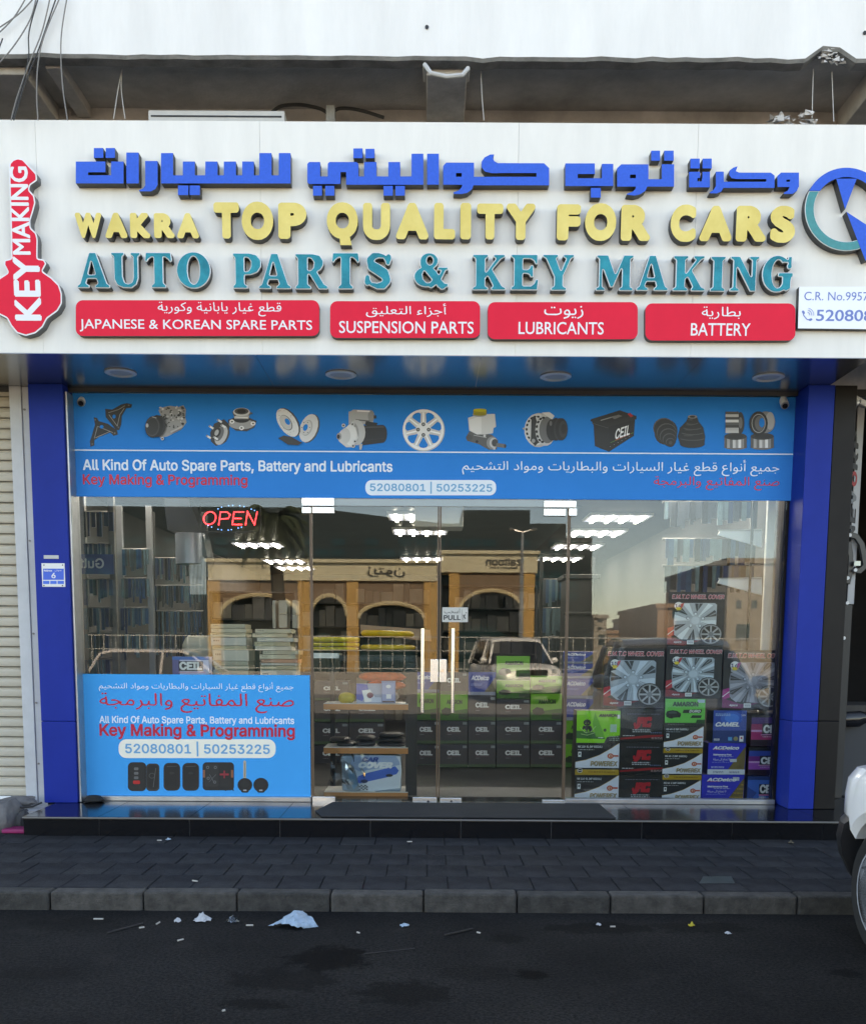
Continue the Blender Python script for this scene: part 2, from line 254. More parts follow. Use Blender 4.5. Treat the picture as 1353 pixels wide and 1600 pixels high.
"n":[410,[11,-4,16,-1,6,3,1,64,4,9,10,6,11,-1,5,-2,5,-10,1,-66,3,-3,4,0,14,0,3,3,0,69,-2,11,-5,9,-7,8,-12,5,-22,0,-9,-5,-7,4,-16,1,-5,-4,-1,-95]],
"o":[415,[42,-6,17,-1,16,5,17,17,7,15,0,32,-3,9,-5,10,-11,12,-14,6,-27,1,-12,-5,-16,-17,-7,-20,0,-23,2,-9,7,-14,12,-12,9,-4],
[48,16,-12,8,-7,16,0,13,4,14,7,7,8,3,11,0,9,-7,6,-10,1,-14,-1,-11,-3,-7,-10,-10]],
"p":[424,[11,-40,16,-1,6,4,1,37,14,-7,18,0,9,3,6,3,11,11,7,12,2,11,0,30,-2,9,-5,9,-10,10,-13,9,-23,0,-14,-5,-3,4,-4,1,-15,0,-3,-3,-1,-132],
[50,17,-8,5,-6,9,-3,9,1,18,2,7,5,7,9,5,12,0,9,-6,5,-11,0,-25,-2,-6,-6,-8,-9,-4]],
"r":[259,[11,-4,16,-1,6,3,1,66,7,10,9,3,12,0,3,3,0,16,-8,5,-7,0,-16,-5,-7,4,-15,-1,-3,-3,-1,-95]],
"s":[365,[33,-6,20,-1,11,3,9,4,10,10,5,11,0,9,-3,10,-11,11,-10,5,-25,6,-5,3,-2,4,3,5,11,5,9,-2,9,-11,14,0,7,4,0,6,-5,10,-9,9,-9,4,-27,1,-10,-3,-10,-7,-6,-10,-3,-13,5,-14,10,-10,9,-4,25,-6,5,-3,2,-4,-2,-5,-10,-5,-6,0,-10,3,-9,12,-18,-2,-2,-2,-1,-8,6,-10,11,-11]],
"t":[227,[33,-5,19,-1,6,6,0,6,-3,11,-5,2,-9,-2,-6,10,1,50,17,2,2,2,1,12,-4,5,-16,2,-1,16,-2,4,-15,1,-5,-3,-1,-18,-12,-2,-2,-2,-1,-12,3,-6,11,0,2,-3,0,-64,9,-11]],
"u":[410,[35,-5,20,-1,7,2,4,4,7,-4,16,0,5,3,0,94,-3,5,-16,0,-5,-3,-1,-62,-2,-6,-5,-6,-12,-5,-9,3,-7,10,-1,66,-3,3,-5,0,-13,0,-3,-3,-1,-68,3,-12,3,-5,10,-11]],
"y":[389,[13,-40,15,-1,9,2,5,3,9,9,46,116,0,7,-3,3,-19,0,-5,-5,-19,-55,-3,-3,-23,61,-4,3,-16,0,-5,-4,2,-11,33,-84,-2,-9,-4,-7,-6,-3,-9,1,-3,-3,-2,-4,-1,-9]],
"z":[380,[8,-4,76,-1,5,3,0,14,-3,5,-41,1,-3,1,0,2,43,55,2,6,0,12,-3,5,-71,1,-5,-4,0,-14,3,-5,39,0,3,-1,0,-3,-47,-59,-1,-13]],
"|":[230,[19,-45,17,-1,4,6,0,207,-3,4,-3,1,-14,0,-3,-5,0,-207]],
" ":[188]},{"أجزاء التعليق":[[26,-27,13,-1,15,4,6,3,7,7,4,11,3,2,15,0,11,6,5,-4,7,-2,10,0,8,2,5,4,5,-4,7,-2,17,2,10,5,11,-5,10,-2,14,0,10,5,5,-3,8,-2,10,0,7,2,7,6,2,6,-2,57,-6,1,-1,-1,-1,-2,1,-55,-1,-3,-4,-2,-12,-1,-7,3,-1,12,2,5,-2,0,-6,0,-2,-4,0,-6,-4,-7,-8,-3,-9,0,-10,2,-2,3,6,6,3,7,1,5,-4,7,-7,4,-13,0,-10,-5,-4,-4,0,-7,12,-13,-3,-3,-9,-2,-8,0,-5,3,-4,8,0,37,-2,5,0,8,-1,2,-5,1,-1,-1,-1,-2,0,-6,1,-5,0,-47,-7,-3,-10,0,-5,2,-3,4,2,14,-6,0,-2,0,-2,-12,-4,-6,-5,-2,-13,1,-2,10,-5,11,-5,3,-10,0,-7,-5,-4,-7,-2,-7,2,-6,6,-6,16,-3,-2,-6,-6,-6,-6,-3,-10,-2,-9,0,-11,3,-6,6,-2,8,4,14,-5,3,-2,0,-2,-3,-3,-14,0,-6,3,-9,9,-7],
[380,-22,4,0,10,5,7,5,9,14,9,-3,8,0,10,2,13,5,14,8,10,2,0,6,-9,2,-18,10,-8,2,-5,0,-8,-3,0,-5,3,-2,5,1,6,0,12,-3,5,-4,-3,-4,-17,-7,-10,-2,-8,0,-3,1,-5,5,-2,9,-5,10,-2,1,-5,-3,-1,-2,6,-13,1,-7,-2,-6,-2,-4,-6,-6,-6,-4,-8,-3,-1,-2],
[89,-18,6,-1,2,4,0,2,-3,4,-4,0,-2,-3,0,-5],
[103,-18,6,-1,2,2,0,4,-4,3,-2,0,-4,-3,0,-4],
[446,-18,3,-1,3,4,0,3,-2,3,-5,0,-2,-3,0,-3],
[319,-5,3,-1,12,4,18,7,-1,5,-2,2,-10,-4,-5,2,-4,5,0,8,2,3,2,1,10,1,0,5,-2,3,-8,0,-7,-4,-4,-4,-2,-5,0,-8,7,-10,-10,-3,0,-5],
[273,2,6,-1,2,1,0,1,0,17,-2,5,0,43,0,2,-2,1,-5,-1,-1,-2,0,-35,2,-5],
[366,2,6,-1,1,2,0,54,-2,5,0,8,-2,1,-5,-1,-1,-2,1,-3,0,-53],
[488,2,6,-1,1,0,1,2,0,7,-2,5,0,47,0,2,-2,0,-5,0,-1,-2,0,-39,2,-5],
[54,8,-6,4,0,5,6,7,6,0,4,-7,0,-9],
[175,15,-12,12,-1,1,1,2,9,2,8,0,4,-2,0,-7],
[210,40,6,0,1,2,0,5,-3,2,-4,-2,-2,-2],
[223,40,7,0,1,7,-4,1,-3,-1],
[46,45,8,0,0,7,-7,0],
[61,45,6,-1,2,3,0,3,-2,2,-5,0,-3,-4],
[393,47,6,0,2,1,0,5,-4,3,-3,-1,-3,-3,0,-4],
[481,72,4,-1,13,6,-1,3,-8,-1,-4,6,4,4,5,-1,0,6,-7,0,-6,-4,-2,-5,3,-7,0,-1,-2,-2]],
"اسحب":[[44,-21,3,0,4,2,0,5,-2,2,-5,0,-3,-4,0,-1],
[21,-1,36,0,20,5,12,5,3,-5,7,-3,23,-1,13,4,15,8,2,-1,6,-8,6,-3,18,1,7,4,8,-5,13,1,5,2,9,-3,11,0,7,4,4,7,0,13,-4,14,-2,2,-5,-2,-1,-2,5,-18,0,-4,-4,-5,-6,-2,-8,2,1,17,-5,2,-2,0,-3,-12,-1,-5,-2,-2,-7,-1,-7,1,-2,5,1,5,0,5,-4,3,-2,-1,-2,-3,-2,-11,-4,-3,-6,-2,-10,2,-4,4,0,2,4,1,0,7,-9,1,-6,4,-15,7,-12,0,-6,-2,1,-6,17,0,11,-5,2,-3,-2,-2,-15,-6,-20,-4,-10,2,-4,4,1,6,-5,4,-7,-6,-13,-6,-12,-4,-35,0,-6,2,-6,4,-2,5,1,13,-3,3,-4,-3,-2,-10,2,-12,5,-5],
[261,1,6,-1,2,1,0,2,-1,6,0,55,-2,7,-2,1,-4,-1,-1,-2,0,-51,2,-5]],
"بطارية":[[80,-23,14,7,10,9,3,8,2,11,-3,14,-4,7,-5,-2,-2,-2,6,-15,0,-7,-2,-6,-7,-9,-16,-8,2,-5],
[53,-19,4,1,0,5,-2,3,-5,0,-2,-4,2,-4],
[66,-19,3,-1,2,2,1,4,-2,4,-5,0,-2,-3,0,-5],
[223,-18,6,0,2,2,0,3,-2,3,-5,0,-3,-4],
[39,1,20,-1,8,4,4,3,1,5,0,12,-5,15,-2,1,-5,-2,0,-2,4,-14,0,-11,-4,-3,-18,1,-4,7,0,20,-2,5,0,10,-6,1,-2,-1,-1,-7,-12,-4,-8,-7,-4,-7,0,-7,6,-7,11,-4,10,2,5,-7],
[133,1,47,-1,15,3,12,-3,18,0,9,5,3,9,1,5,-4,17,-2,4,-7,-3,0,-3,2,-5,2,-8,0,-9,-4,-3,-20,0,0,2,3,8,-1,5,-3,8,-9,4,-10,1,-6,-2,-9,-5,-8,-7,-1,39,-2,9,-5,1,-2,-1,1,-50,1,-9,-4,-3,-13,0,-4,7,-2,53,-1,2,-6,0,-1,-27,1,-5,0,-27,2,-6],
[164,8,-2,1,1,3,7,8,14,8,10,0,3,-2,2,-4,0,-6,-7,-6,-8,-2],
[19,17,-8,4,0,5,2,3,9,6,7,0,0,-18],
[14,64,6,0,2,2,0,3,-3,4,-2,0,-4,-4,0,-3],
[28,64,6,0,2,2,0,5,-2,2,-4,0,-4,-4]],
"جميع أنواع قطع غيار السيارات والبطاريات ومواد التشحيم":[[1646,-39,11,-1,10,2,8,4,2,2,-2,5,-2,0,-13,-4,-13,0,-9,3,-5,5,0,12,2,4,12,12,5,0,11,-5,50,0,12,4,5,-1,8,-3,27,0,8,2,4,2,7,7,3,10,0,7,-2,10,-3,6,-7,6,-7,0,-8,-5,-6,-11,0,-8,3,-6,8,-4,12,0,0,-2,-3,-3,-4,-2,-13,0,-5,-2,-15,2,-1,2,3,7,0,6,-5,9,-7,4,-12,0,-13,-7,-9,-7,-1,40,-2,9,-7,0,1,-53,2,-5,-4,-7,-7,0,-12,2,-5,2,0,2,6,6,3,9,-2,6,-5,6,-17,0,-10,-5,-4,-6,0,-3,2,-3,10,-9,1,-3,-11,-10,-5,-7,-2,-6,0,-14,3,-4,5,-4,6,-4],
[1846,-39,12,-1,10,2,8,4,-3,6,-13,-3,-13,0,-12,5,-6,7,0,15,4,7,10,9,7,3,10,2,2,2,-2,5,-2,1,-16,-4,-9,5,-2,7,2,5,9,4,10,-1,0,7,-4,2,-6,0,-11,-4,-7,-7,-1,-5,0,-6,3,-7,7,-7,-10,-13,-2,-7,0,-13,3,-8,7,-7],
[2042,-39,11,-1,10,2,9,4,1,2,-1,5,-2,0,-13,-4,-14,0,-8,3,-5,5,-1,14,7,8,7,6,5,0,12,-5,23,0,9,5,5,-4,18,-1,6,3,4,5,10,-7,5,-2,8,0,7,4,7,-3,18,0,17,6,13,7,12,3,0,5,-2,2,-7,1,-16,9,-9,2,-10,0,-4,-2,1,-7,17,1,11,-5,2,-3,-2,-2,-15,-6,-20,-4,-5,2,-4,4,-9,19,-10,5,-8,-4,-5,-4,-10,-18,-5,-4,-14,2,-1,1,-1,9,1,7,-5,2,-3,0,-2,-14,-2,-4,-2,-1,-11,-2,-12,2,-6,2,0,2,6,6,4,9,-3,8,-4,4,-17,0,-5,-2,-9,-7,0,-5,2,-3,9,-9,2,-3,-15,-13,-3,-7,0,-15,2,-5,5,-5,7,-4],
[7,-37,1,-2,7,2,-6,30,0,10,2,6,2,3,10,-10,9,-3,8,0,7,4,5,-3,15,0,8,5,8,-5,24,0,8,2,18,10,3,-1,7,-9,5,-2,19,1,6,4,7,-5,15,1,5,4,5,-4,13,-1,5,2,5,4,9,-6,18,1,7,4,6,-5,22,1,7,4,2,6,0,38,-2,5,0,17,-5,1,-2,0,-1,-3,0,-10,2,-5,-1,-43,-2,-2,-8,-2,-12,2,-1,1,-1,9,1,7,-5,2,-3,0,-2,-14,-3,-5,-11,-2,-6,2,-4,4,-2,5,-3,16,-5,-1,-1,-20,-2,-4,-7,-2,-7,2,-2,4,2,8,-1,5,-5,2,-2,-4,-1,-6,-4,-9,-6,-2,-8,2,-2,4,2,11,-4,3,-4,-3,-1,-5,-3,-9,-7,-3,-3,0,-9,2,-4,4,-1,1,6,2,-2,7,-7,1,-13,8,-14,3,-8,0,-5,-2,2,-7,15,1,6,-2,7,-3,1,-3,-4,-3,-7,-4,-13,-3,-14,-2,-10,2,-4,4,1,13,-5,2,-2,-4,-1,-6,-2,-6,-3,-3,-9,-2,-5,2,-5,5,-3,9,-6,11,-6,2,-6,-1,-10,-6,-8,-8,-6,-12,-2,-8,0,-7,3,-21],
[434,-22,4,-1,15,5,9,7,6,11,15,1,7,4,13,-5,9,0,5,2,3,4,2,7,0,8,-3,7,-7,7,-10,0,-5,-2,-4,-5,-8,-15,-3,-4,-5,-2,-7,0,-2,1,-1,10,-2,6,-4,7,-6,3,-7,-1,-3,-1,-6,-6,-3,-7,0,-13,7,-5,15,-2,-1,-3,-5,-5,-19,-6,0,-2],
[534,-22,4,-1,15,5,10,10,2,4,2,7,0,15,-4,9,-8,6,-7,0,-5,-3,-5,-6,-4,-11,2,-7,6,-5,8,-2,7,1,0,-2,-2,-4,-7,-5,-15,-4,0,-2],
[759,-22,3,-1,15,9,5,5,5,8,2,7,0,12,-2,6,-3,7,-2,2,-6,-4,6,-16,-2,-10,-2,-4,-7,-8,-13,-7,0,-3],
[986,-22,4,-1,15,5,7,6,5,8,2,7,0,15,-4,9,-8,6,-7,0,-9,-7,-3,-5,-2,-10,2,-5,5,-5,9,-2,6,1,1,-2,-2,-4,-7,-5,-15,-4,-1,-2],
[1176,-22,2,-1,16,9,5,5,5,8,2,7,-1,12,-3,10,-4,5,-5,-1,-1,-3,5,-10,1,-8,-1,-8,-2,-4,-8,-8,-14,-7],
[1441,-22,2,-1,5,2,9,5,8,8,4,6,2,6,0,15,-6,14,-5,-1,-2,-3,6,-15,0,-6,-2,-7,-7,-9,-16,-8],
[1899,-22,4,-1,15,5,9,7,6,11,19,1,7,3,3,7,0,13,-4,14,-1,2,-5,-2,-1,-2,4,-17,0,-5,-3,-5,-7,-2,-12,1,-1,11,-2,5,-5,8,-5,2,-7,-1,-7,-5,-5,-9,0,-13,7,-5,15,-2,-1,-3,-5,-5,-19,-6,0,-2],
[66,-19,4,0,2,2,0,5,-2,2,-5,0,-2,-4,0,-2],
[79,-19,4,0,2,2,0,5,-2,2,-3,0,-4,-4],
[732,-19,3,0,4,3,0,4,-2,2,-5,0,-3,-2,0,-4],
[746,-19,4,0,2,2,0,5,-2,2,-5,0,-2,-4,0,-2],
[911,-19,2,0,4,2,0,5,-2,2,-5,0,-2,-4,0,-2],
[1251,-19,4,0,2,2,0,5,-2,2,-5,0,-2,-4,0,-2],
[1264,-19,4,0,2,2,0,5,-2,2,-3,0,-2,-2,0,-5],
[1516,-19,4,0,4,3,-2,6,-5,0,-3,-2,0,-5],
[1531,-19,2,0,4,3,0,4,-2,2,-5,0,-2,-2,0,-5],
[2081,-19,4,0,4,3,-2,6,-5,0,-3,-2,0,-5],
[2096,-19,2,0,4,3,0,4,-2,2,-5,0,-2,-2,0,-5],
[2192,-17,7,0,1,3,-2,4,-3,1,-4,-2,0,-5],
[377,-1,13,2,3,1,6,6,1,5,0,6,-3,10,-10,18,-2,0,-5,-4,7,-12,5,-12,0,-5,-2,-3,-2,-2,-8,-2,-10,2,-5,2,-3,-7,6,-3],
[622,-1,45,0,20,5,7,7,2,8,-6,20,-2,1,-5,-2,4,-17,0,-5,-2,-3,-7,-4,-8,-2,-47,0,-7,4,-3,5,-1,10,2,5,-4,2,-3,0,-3,-9,0,-11,3,-4,6,-7],
[1074,-1,44,0,20,5,7,7,2,7,0,5,-5,16,-2,1,-6,-2,5,-17,0,-5,-2,-3,-7,-4,-8,-2,-47,0,-8,4,-3,5,0,10,1,5,-3,2,-4,0,-2,-9,0,-11,2,-4,7,-7],
[314,1,6,-1,2,1,0,2,0,41,-1,5,0,20,-1,2,-2,1,-5,0,-1,-3,0,-11,2,-5],
[414,1,6,-1,2,1,0,2,0,16,-1,5,0,45,-1,3,-2,0,-5,0,-1,-3,0,-36,2,-5],
[717,1,23,-1,8,4,4,5,0,17,-3,13,-2,1,-5,-2,-1,-4,5,-15,-1,-7,-3,-3,-10,-2,-10,2,-2,1,-3,6,-1,53,-1,3,-5,0,-2,0,-1,-3,0,-20,2,-5,0,-30,4,-10],
[814,1,48,-1,15,4,10,-4,18,0,5,2,3,4,7,-5,22,0,5,3,4,10,0,12,-2,5,0,38,-4,3,-3,0,-1,-3,0,-35,1,-5,0,-15,-2,-5,-8,-2,-14,4,-1,8,2,7,-6,2,-2,0,-2,-14,-2,-4,-2,-1,-8,-2,-12,2,2,7,0,10,-6,8,-6,3,-8,0,-7,-2,-13,-9,-4,-2,-1,17,-1,5,0,23,-1,3,-7,0,-1,-23,2,-5,0,-31,-3,-5,-4,-1,-10,2,-3,2,-2,12,0,40,-2,9,-7,0,-1,-3,2,-5,0,-40,2,-5,0,-10,2,-4],
[966,1,6,-1,1,1,1,2,0,6,-2,5,0,55,0,3,-2,0,-5,0,-1,-3,0,-46,2,-5],
[1161,1,6,-1,1,1,1,2,-2,66,0,3,-2,0,-5,0,-1,-3],
[1229,1,23,-1,8,5,8,-5,19,0,8,5,5,-4,15,-1,7,5,5,-4,13,-1,5,2,3,5,2,0,7,-6,18,0,5,3,4,10,0,15,-2,5,0,37,-5,1,-2,0,-1,-3,0,-31,2,-5,0,-19,-3,-5,-8,-2,-7,2,-2,2,-3,5,-3,18,-6,-1,0,-22,-2,-2,-5,-2,-9,2,-2,2,1,15,-5,2,-3,-2,-2,-13,-4,-4,-6,-2,-7,3,-1,8,1,6,-3,3,-4,-3,-3,-10,-3,-5,-7,-2,-12,2,-4,5,2,12,-4,2,-3,0,-2,-10,-3,-7,-2,-2,-10,-2,-9,2,-2,2,-2,8,0,37,-2,5,0,8,0,3,-7,0,-1,-8,2,-5,0,-40,2,-11,1,-4],
[1399,1,6,-1,2,1,0,2,0,13,-1,5,0,48,-1,3,-2,0,-5,0,-1,-3,0,-40,2,-5],
[1496,1,22,-1,9,5,6,-5,30,0,25,7,3,4,-3,4,-10,-3,-8,0,-7,6,-2,5,0,6,1,2,6,4,12,1,2,2,0,3,-2,2,-12,1,-7,-3,-6,-6,-2,-4,0,-12,7,-10,-8,-2,-19,2,-2,4,1,13,-5,2,-3,0,-2,-14,-4,-5,-10,-2,-8,2,-4,5,0,19,-2,5,0,31,-1,3,-5,0,-1,0,-1,-3,0,-31,1,-5,0,-22,3,-6],
[1879,1,6,-1,2,1,0,2,0,16,-1,5,0,45,-1,2,-2,1,-5,0,-1,-3,0,-36,2,-5],
[1978,1,5,0,1,2,0,53,-2,7,-2,1,-3,-1,-1,-2,0,-55],
[32,7,-5,2,-8,9,0,1,5,5,6,3,3,0,2,-3,6,-13,-3,-4],
[453,7,-6,2,-4,4,1,6,4,6,5,0,6,-6,1,-11],
[548,7,-5,4,0,7,5,7,5,0,6,-7,0,-9,-2,-2],
[842,7,0,3,11,12,12,6,10,0,5,-7,0,-3,-1,-4,-6,-3,-8,-2,-10,0,-5,-2],
[1000,7,-6,4,0,5,2,5,3,3,6,1,5,-7,0,-9,-2,-2],
[1693,7,-1,1,2,5,6,6,8,6,7,3,10,0,5,-5,0,-7,-7,-5,-6,-2],
[1918,7,-6,2,-4,4,1,6,4,6,5,0,6,-6,1,-11],
[2140,7,-4,2,-7,7,5,10,4,2,7,-3,4,-11,-1,-7],
[502,9,-6,2,-2,3,7,12,7,1,6,-6,1,-7,-3,-5],
[1650,16,-12,11,0,3,12,4,3,-1,5,-3,1,-6],
[2047,16,-12,11,0,3,12,4,7,-3,1,-3,0,-4],
[1767,24,-4,2,0,10,5,6,4,0,3,-3,4,-6,0,-7,-2,-2],
[252,39,5,0,3,4,0,1,-3,4,-4,0,-2,-2,0,-5],
[266,39,6,0,2,2,0,3,-4,4,-3,0,-3,-2,0,-5],
[639,41,6,0,2,2,0,5,-2,2,-3,0,-4,-4],
[654,41,4,0,2,2,0,5,-2,2,-3,0,-2,-2,0,-5],
[1091,41,6,0,2,2,0,5,-2,2,-4,0,-4,-4],
[1106,41,4,0,2,2,0,5,-2,2,-3,0,-3,-2,0,-5],
[191,44,4,0,4,4,0,1,-4,4,-3,0,-3,-2,0,-5],
[204,44,6,0,2,4,0,1,-4,4,-3,0,-2,-2,0,-5],
[1952,51,3,0,4,3,-2,6,-5,0,-3,-2,0,-5],
[1569,54,3,0,3,4,0,3,-2,2,-5,0,-2,-2,0,-3],
[197,56,6,-1,2,3,0,3,-2,2,-5,0,-2,-4],
[1759,61,4,0,4,3,-2,6,-5,0,-2,-2,0,-5],
[1774,61,4,0,2,2,0,5,-2,2,-5,0,-2,-4,0,-2],
[1971,71,7,1,10,4,-1,4,-7,-1,-6,4,0,3,3,2,7,1,-1,4,-8,0,-4,-2,-2,-3,0,-5,3,-5,-3,-4,0,-1]],
"زيتون":[[24,-23,13,0,8,2,8,3,6,7,4,10,0,17,-2,6,-4,7,-2,2,-5,-4,4,-11,2,-10,-2,-9,-6,-8,-9,-4,-12,0,-7,2,-5,3,-4,9,0,7,3,8,-4,2,-4,0,-3,-14,2,-11,2,-4,5,-5,7,-3],
[75,-23,9,2,11,5,9,8,3,8,20,0,7,5,10,-5,20,0,8,4,4,5,1,8,-5,22,-2,1,-5,-3,0,-3,4,-13,0,-7,-1,-3,-4,-3,-22,1,-3,3,2,14,-6,2,-2,-1,-4,-15,-4,-3,-16,0,-2,8,-5,13,-7,3,-8,0,-3,-2,-4,-4,-4,-6,-2,-9,2,-6,8,-6,11,0,2,-1,0,-2,-7,-7,-6,-3,-7,-1,-3,-1,-1,-4],
[183,-21,1,-1,5,1,11,6,5,5,6,9,2,7,-1,13,-5,12,-2,2,-5,-2,-1,-2,7,-15,0,-5,-2,-7,-2,-4,-8,-7,-13,-7],
[156,-19,3,-1,3,4,0,3,-2,3,-5,0,-2,-3,0,-3],
[169,-19,3,-1,4,2,0,5,-2,3,-5,0,-3,-4,0,-2],
[87,9,-4,3,0,5,6,8,5,0,5,-8,0,-8],
[126,39,4,0,2,2,2,3,-4,4,-3,0,-2,-2,0,-5],
[139,39,5,0,3,3,-2,6,-5,0,-2,-2,0,-5],
[30,41,5,-1,2,2,0,5,-2,3,-3,0,-4,-4],
[199,46,3,-1,4,4,-2,6,-5,0,-3,-3,0,-5]],
"زيوت":[[105,-23,4,0,15,5,8,6,7,12,20,0,8,5,4,9,0,5,-2,10,-4,11,-6,-2,-1,-2,5,-15,-1,-9,-3,-3,-20,0,-2,12,-3,7,-7,5,-8,0,-8,-6,-5,-8,0,-12,5,-5,4,-2,13,-1,-1,-3,-5,-6,-17,-5],
[176,-23,3,0,15,9,7,6,5,10,0,17,-6,14,-3,0,-4,-2,6,-19,-2,-10,-2,-4,-7,-7,-13,-7],
[149,-19,3,-1,4,4,0,3,-2,3,-5,0,-3,-3,0,-3],
[163,-19,2,-1,4,2,0,5,-2,3,-6,-1,-1,-3],
[23,-1,41,-1,11,2,10,4,7,6,2,4,0,10,-3,13,-4,3,-5,-3,4,-13,-1,-11,-8,-4,-10,-2,-42,0,-6,2,-5,4,-3,4,1,14,-2,2,-3,0,-2,-2,-2,-10,2,-12,5,-5,7,-4],
[117,9,-3,3,1,7,1,3,3,3,6,0,4,-6,2,-7,0,-3],
[39,41,5,-1,2,2,0,5,-2,3,-4,0,-2,-3,0,-5],
[53,41,4,-1,4,4,0,2,-4,4,-3,0,-3,-3,0,-5],
[193,46,2,-1,4,4,-2,6,-5,0,-2,-3,0,-5]],
"صنع المفاتيع والبرمجة":[[384,-39,11,-1,10,2,9,4,1,2,-1,5,-17,-4,-12,0,-9,4,-5,5,0,11,7,10,9,6,15,-5,23,0,9,5,6,-5,24,1,8,4,4,11,-2,12,-3,11,-2,1,-5,-2,-1,-2,4,-15,0,-8,-2,-4,-11,-2,-14,2,-1,1,-1,9,1,7,-5,2,-3,0,-2,-14,-4,-5,-11,-2,-17,4,-1,2,6,6,4,9,-2,6,-5,6,-17,0,-5,-2,-7,-4,-2,-3,0,-5,2,-4,10,-9,1,-2,-14,-13,-4,-7,0,-17,2,-4,5,-4,7,-4],
[718,-39,12,-1,9,2,8,4,2,3,-2,4,-15,-4,-10,0,-8,2,-8,5,-1,3,-1,7,4,8,6,7,8,5,13,-6,22,0,8,5,7,-4,18,-1,10,5,7,-4,8,-2,29,0,13,3,8,7,3,5,-1,12,-2,4,-5,5,-6,2,-9,0,-8,-4,-6,-4,-8,-6,-10,-14,-4,0,-4,1,-2,4,1,10,-2,3,-3,0,-5,-15,-4,-3,-6,-2,-10,2,-4,3,-1,4,2,5,0,5,-6,2,-2,-4,-1,-6,-2,-6,-3,-3,-8,-2,-5,2,-9,0,-5,2,6,7,3,6,0,9,-3,5,-6,2,-15,0,-6,-3,-6,-6,0,-7,12,-13,-15,-15,-4,-8,0,-9,2,-6,8,-9],
[165,-22,2,-1,5,2,9,5,8,9,5,9,6,-2,14,0,8,6,7,-5,18,-1,5,2,4,4,1,2,2,13,-1,5,0,37,-3,9,-5,0,-1,-3,0,-40,2,-5,0,-10,-2,-5,-9,-2,-11,2,-3,4,1,13,-5,2,-2,0,-3,-14,-3,-5,-7,-2,-7,2,-4,4,-2,8,-5,10,-2,2,-5,-4,5,-15,0,-8,-7,-12,-6,-5,-11,-5],
[295,-22,4,-1,15,5,10,10,2,4,2,7,0,10,-2,10,-4,6,-7,4,-8,0,-8,-7,-3,-5,-2,-10,2,-5,6,-5,8,-2,7,1,0,-2,-2,-4,-6,-5,-15,-4,-1,-4],
[219,-19,3,0,4,2,0,5,-2,2,-5,0,-3,-2,0,-4],
[423,-19,4,0,4,3,-2,6,-5,0,-3,-2,0,-5],
[438,-19,2,0,4,3,0,4,-2,2,-5,0,-2,-2,0,-5],
[71,-17,6,-1,2,2,0,4,-4,4,-1,0,-4,-4,0,-4],
[588,-1,12,0,5,4,7,-3,15,0,5,2,4,4,2,7,0,25,-2,5,-1,29,-6,0,-1,-3,0,-21,1,-5,0,-29,0,-3,-1,-2,-8,-2,-6,2,-4,4,-10,19,-3,3,-7,2,-10,-5,-13,-22,-7,-3,-13,2,4,5,1,5,0,9,-3,6,-4,5,-8,3,-8,-2,-7,-7,-2,-4,0,-13,3,-7,-8,-2,-13,2,-2,4,-1,10,-1,5,-1,40,-2,4,-5,-1,-1,-43,2,-5,0,-12,2,-5,4,-4,5,-2,25,0,7,2,6,0,5,-2,20,0,6,3,4,5,2,0,2,-4],
[39,1,25,0,6,1,20,10,7,-8,5,-3,18,0,7,4,12,-4,10,-1,2,1,6,7,2,10,-3,10,-5,5,-6,2,-8,0,-7,-7,-10,-18,-8,-3,-8,2,-4,2,-1,3,3,2,1,2,-1,5,-7,1,-13,8,-10,3,-12,0,-5,-2,2,-7,17,1,8,-4,4,-4,-7,-5,-15,-5,-9,0,-5,-2,-8,2,-4,7,0,20,-2,5,0,10,-6,1,-2,-1,-1,-7,-12,-4,-7,-6,-5,-8,0,-7,6,-7,10,-3,11,0,5,-5],
[275,1,5,-1,2,1,1,2,-2,5,0,55,-2,8,-2,1,-3,0,-1,-3,0,-53,1,-5],
[653,1,6,-1,1,1,1,2,0,25,-2,5,0,36,0,3,-2,0,-5,0,-1,-3,0,-28,2,-5],
[309,7,-6,4,0,7,6,7,5,0,5,-7,0,-9,-2,-2],
[590,7,-8,7,-2,4,3,5,7,6,6,-5,5,-11,-2,-6],
[822,7,0,3,10,10,13,8,10,0,6,-7,0,-5,-5,-5,-4,-2,-7,-2],
[139,9,-9,4,1,3,4,7,3,3,7,1,6,-8,0,-8,-2,-2],
[535,11,-5,3,-4,9,3,5,6,6,7,-4,2,-7,-2,-8],
[389,16,-12,11,0,3,12,4,7,-3,1,-3,0,-4],
[19,17,-7,3,-1,6,8,7,6,2,4,0,0,-17],
[722,17,-12,11,5,4,9,2,6,-4,1,-6,-5,-6],
[761,39,4,0,4,4,0,1,-4,4,-3,0,-2,-2,0,-5],
[458,51,2,0,4,3,0,4,-2,2,-5,0,-2,-2,0,-4],
[471,51,3,0,3,2,0,5,-2,2,-5,0,-2,-4,0,-2],
[533,53,4,-1,2,2,0,5,-2,3,-3,0,-3,-3,-1,-3],
[14,64,6,0,2,2,0,3,-3,4,-2,0,-4,-4,0,-3],
[28,64,6,0,2,2,0,5,-4,2,-3,0,-3,-4,0,-3]],
"عنوان":[[24,-23,13,0,8,2,8,3,6,7,4,10,0,17,-2,6,-4,7,-2,2,-5,-4,4,-11,2,-10,-2,-9,-6,-8,-9,-4,-12,0,-7,2,-5,3,-4,9,0,7,3,8,-4,2,-4,0,-3,-14,2,-11,2,-4,5,-5,7,-3],
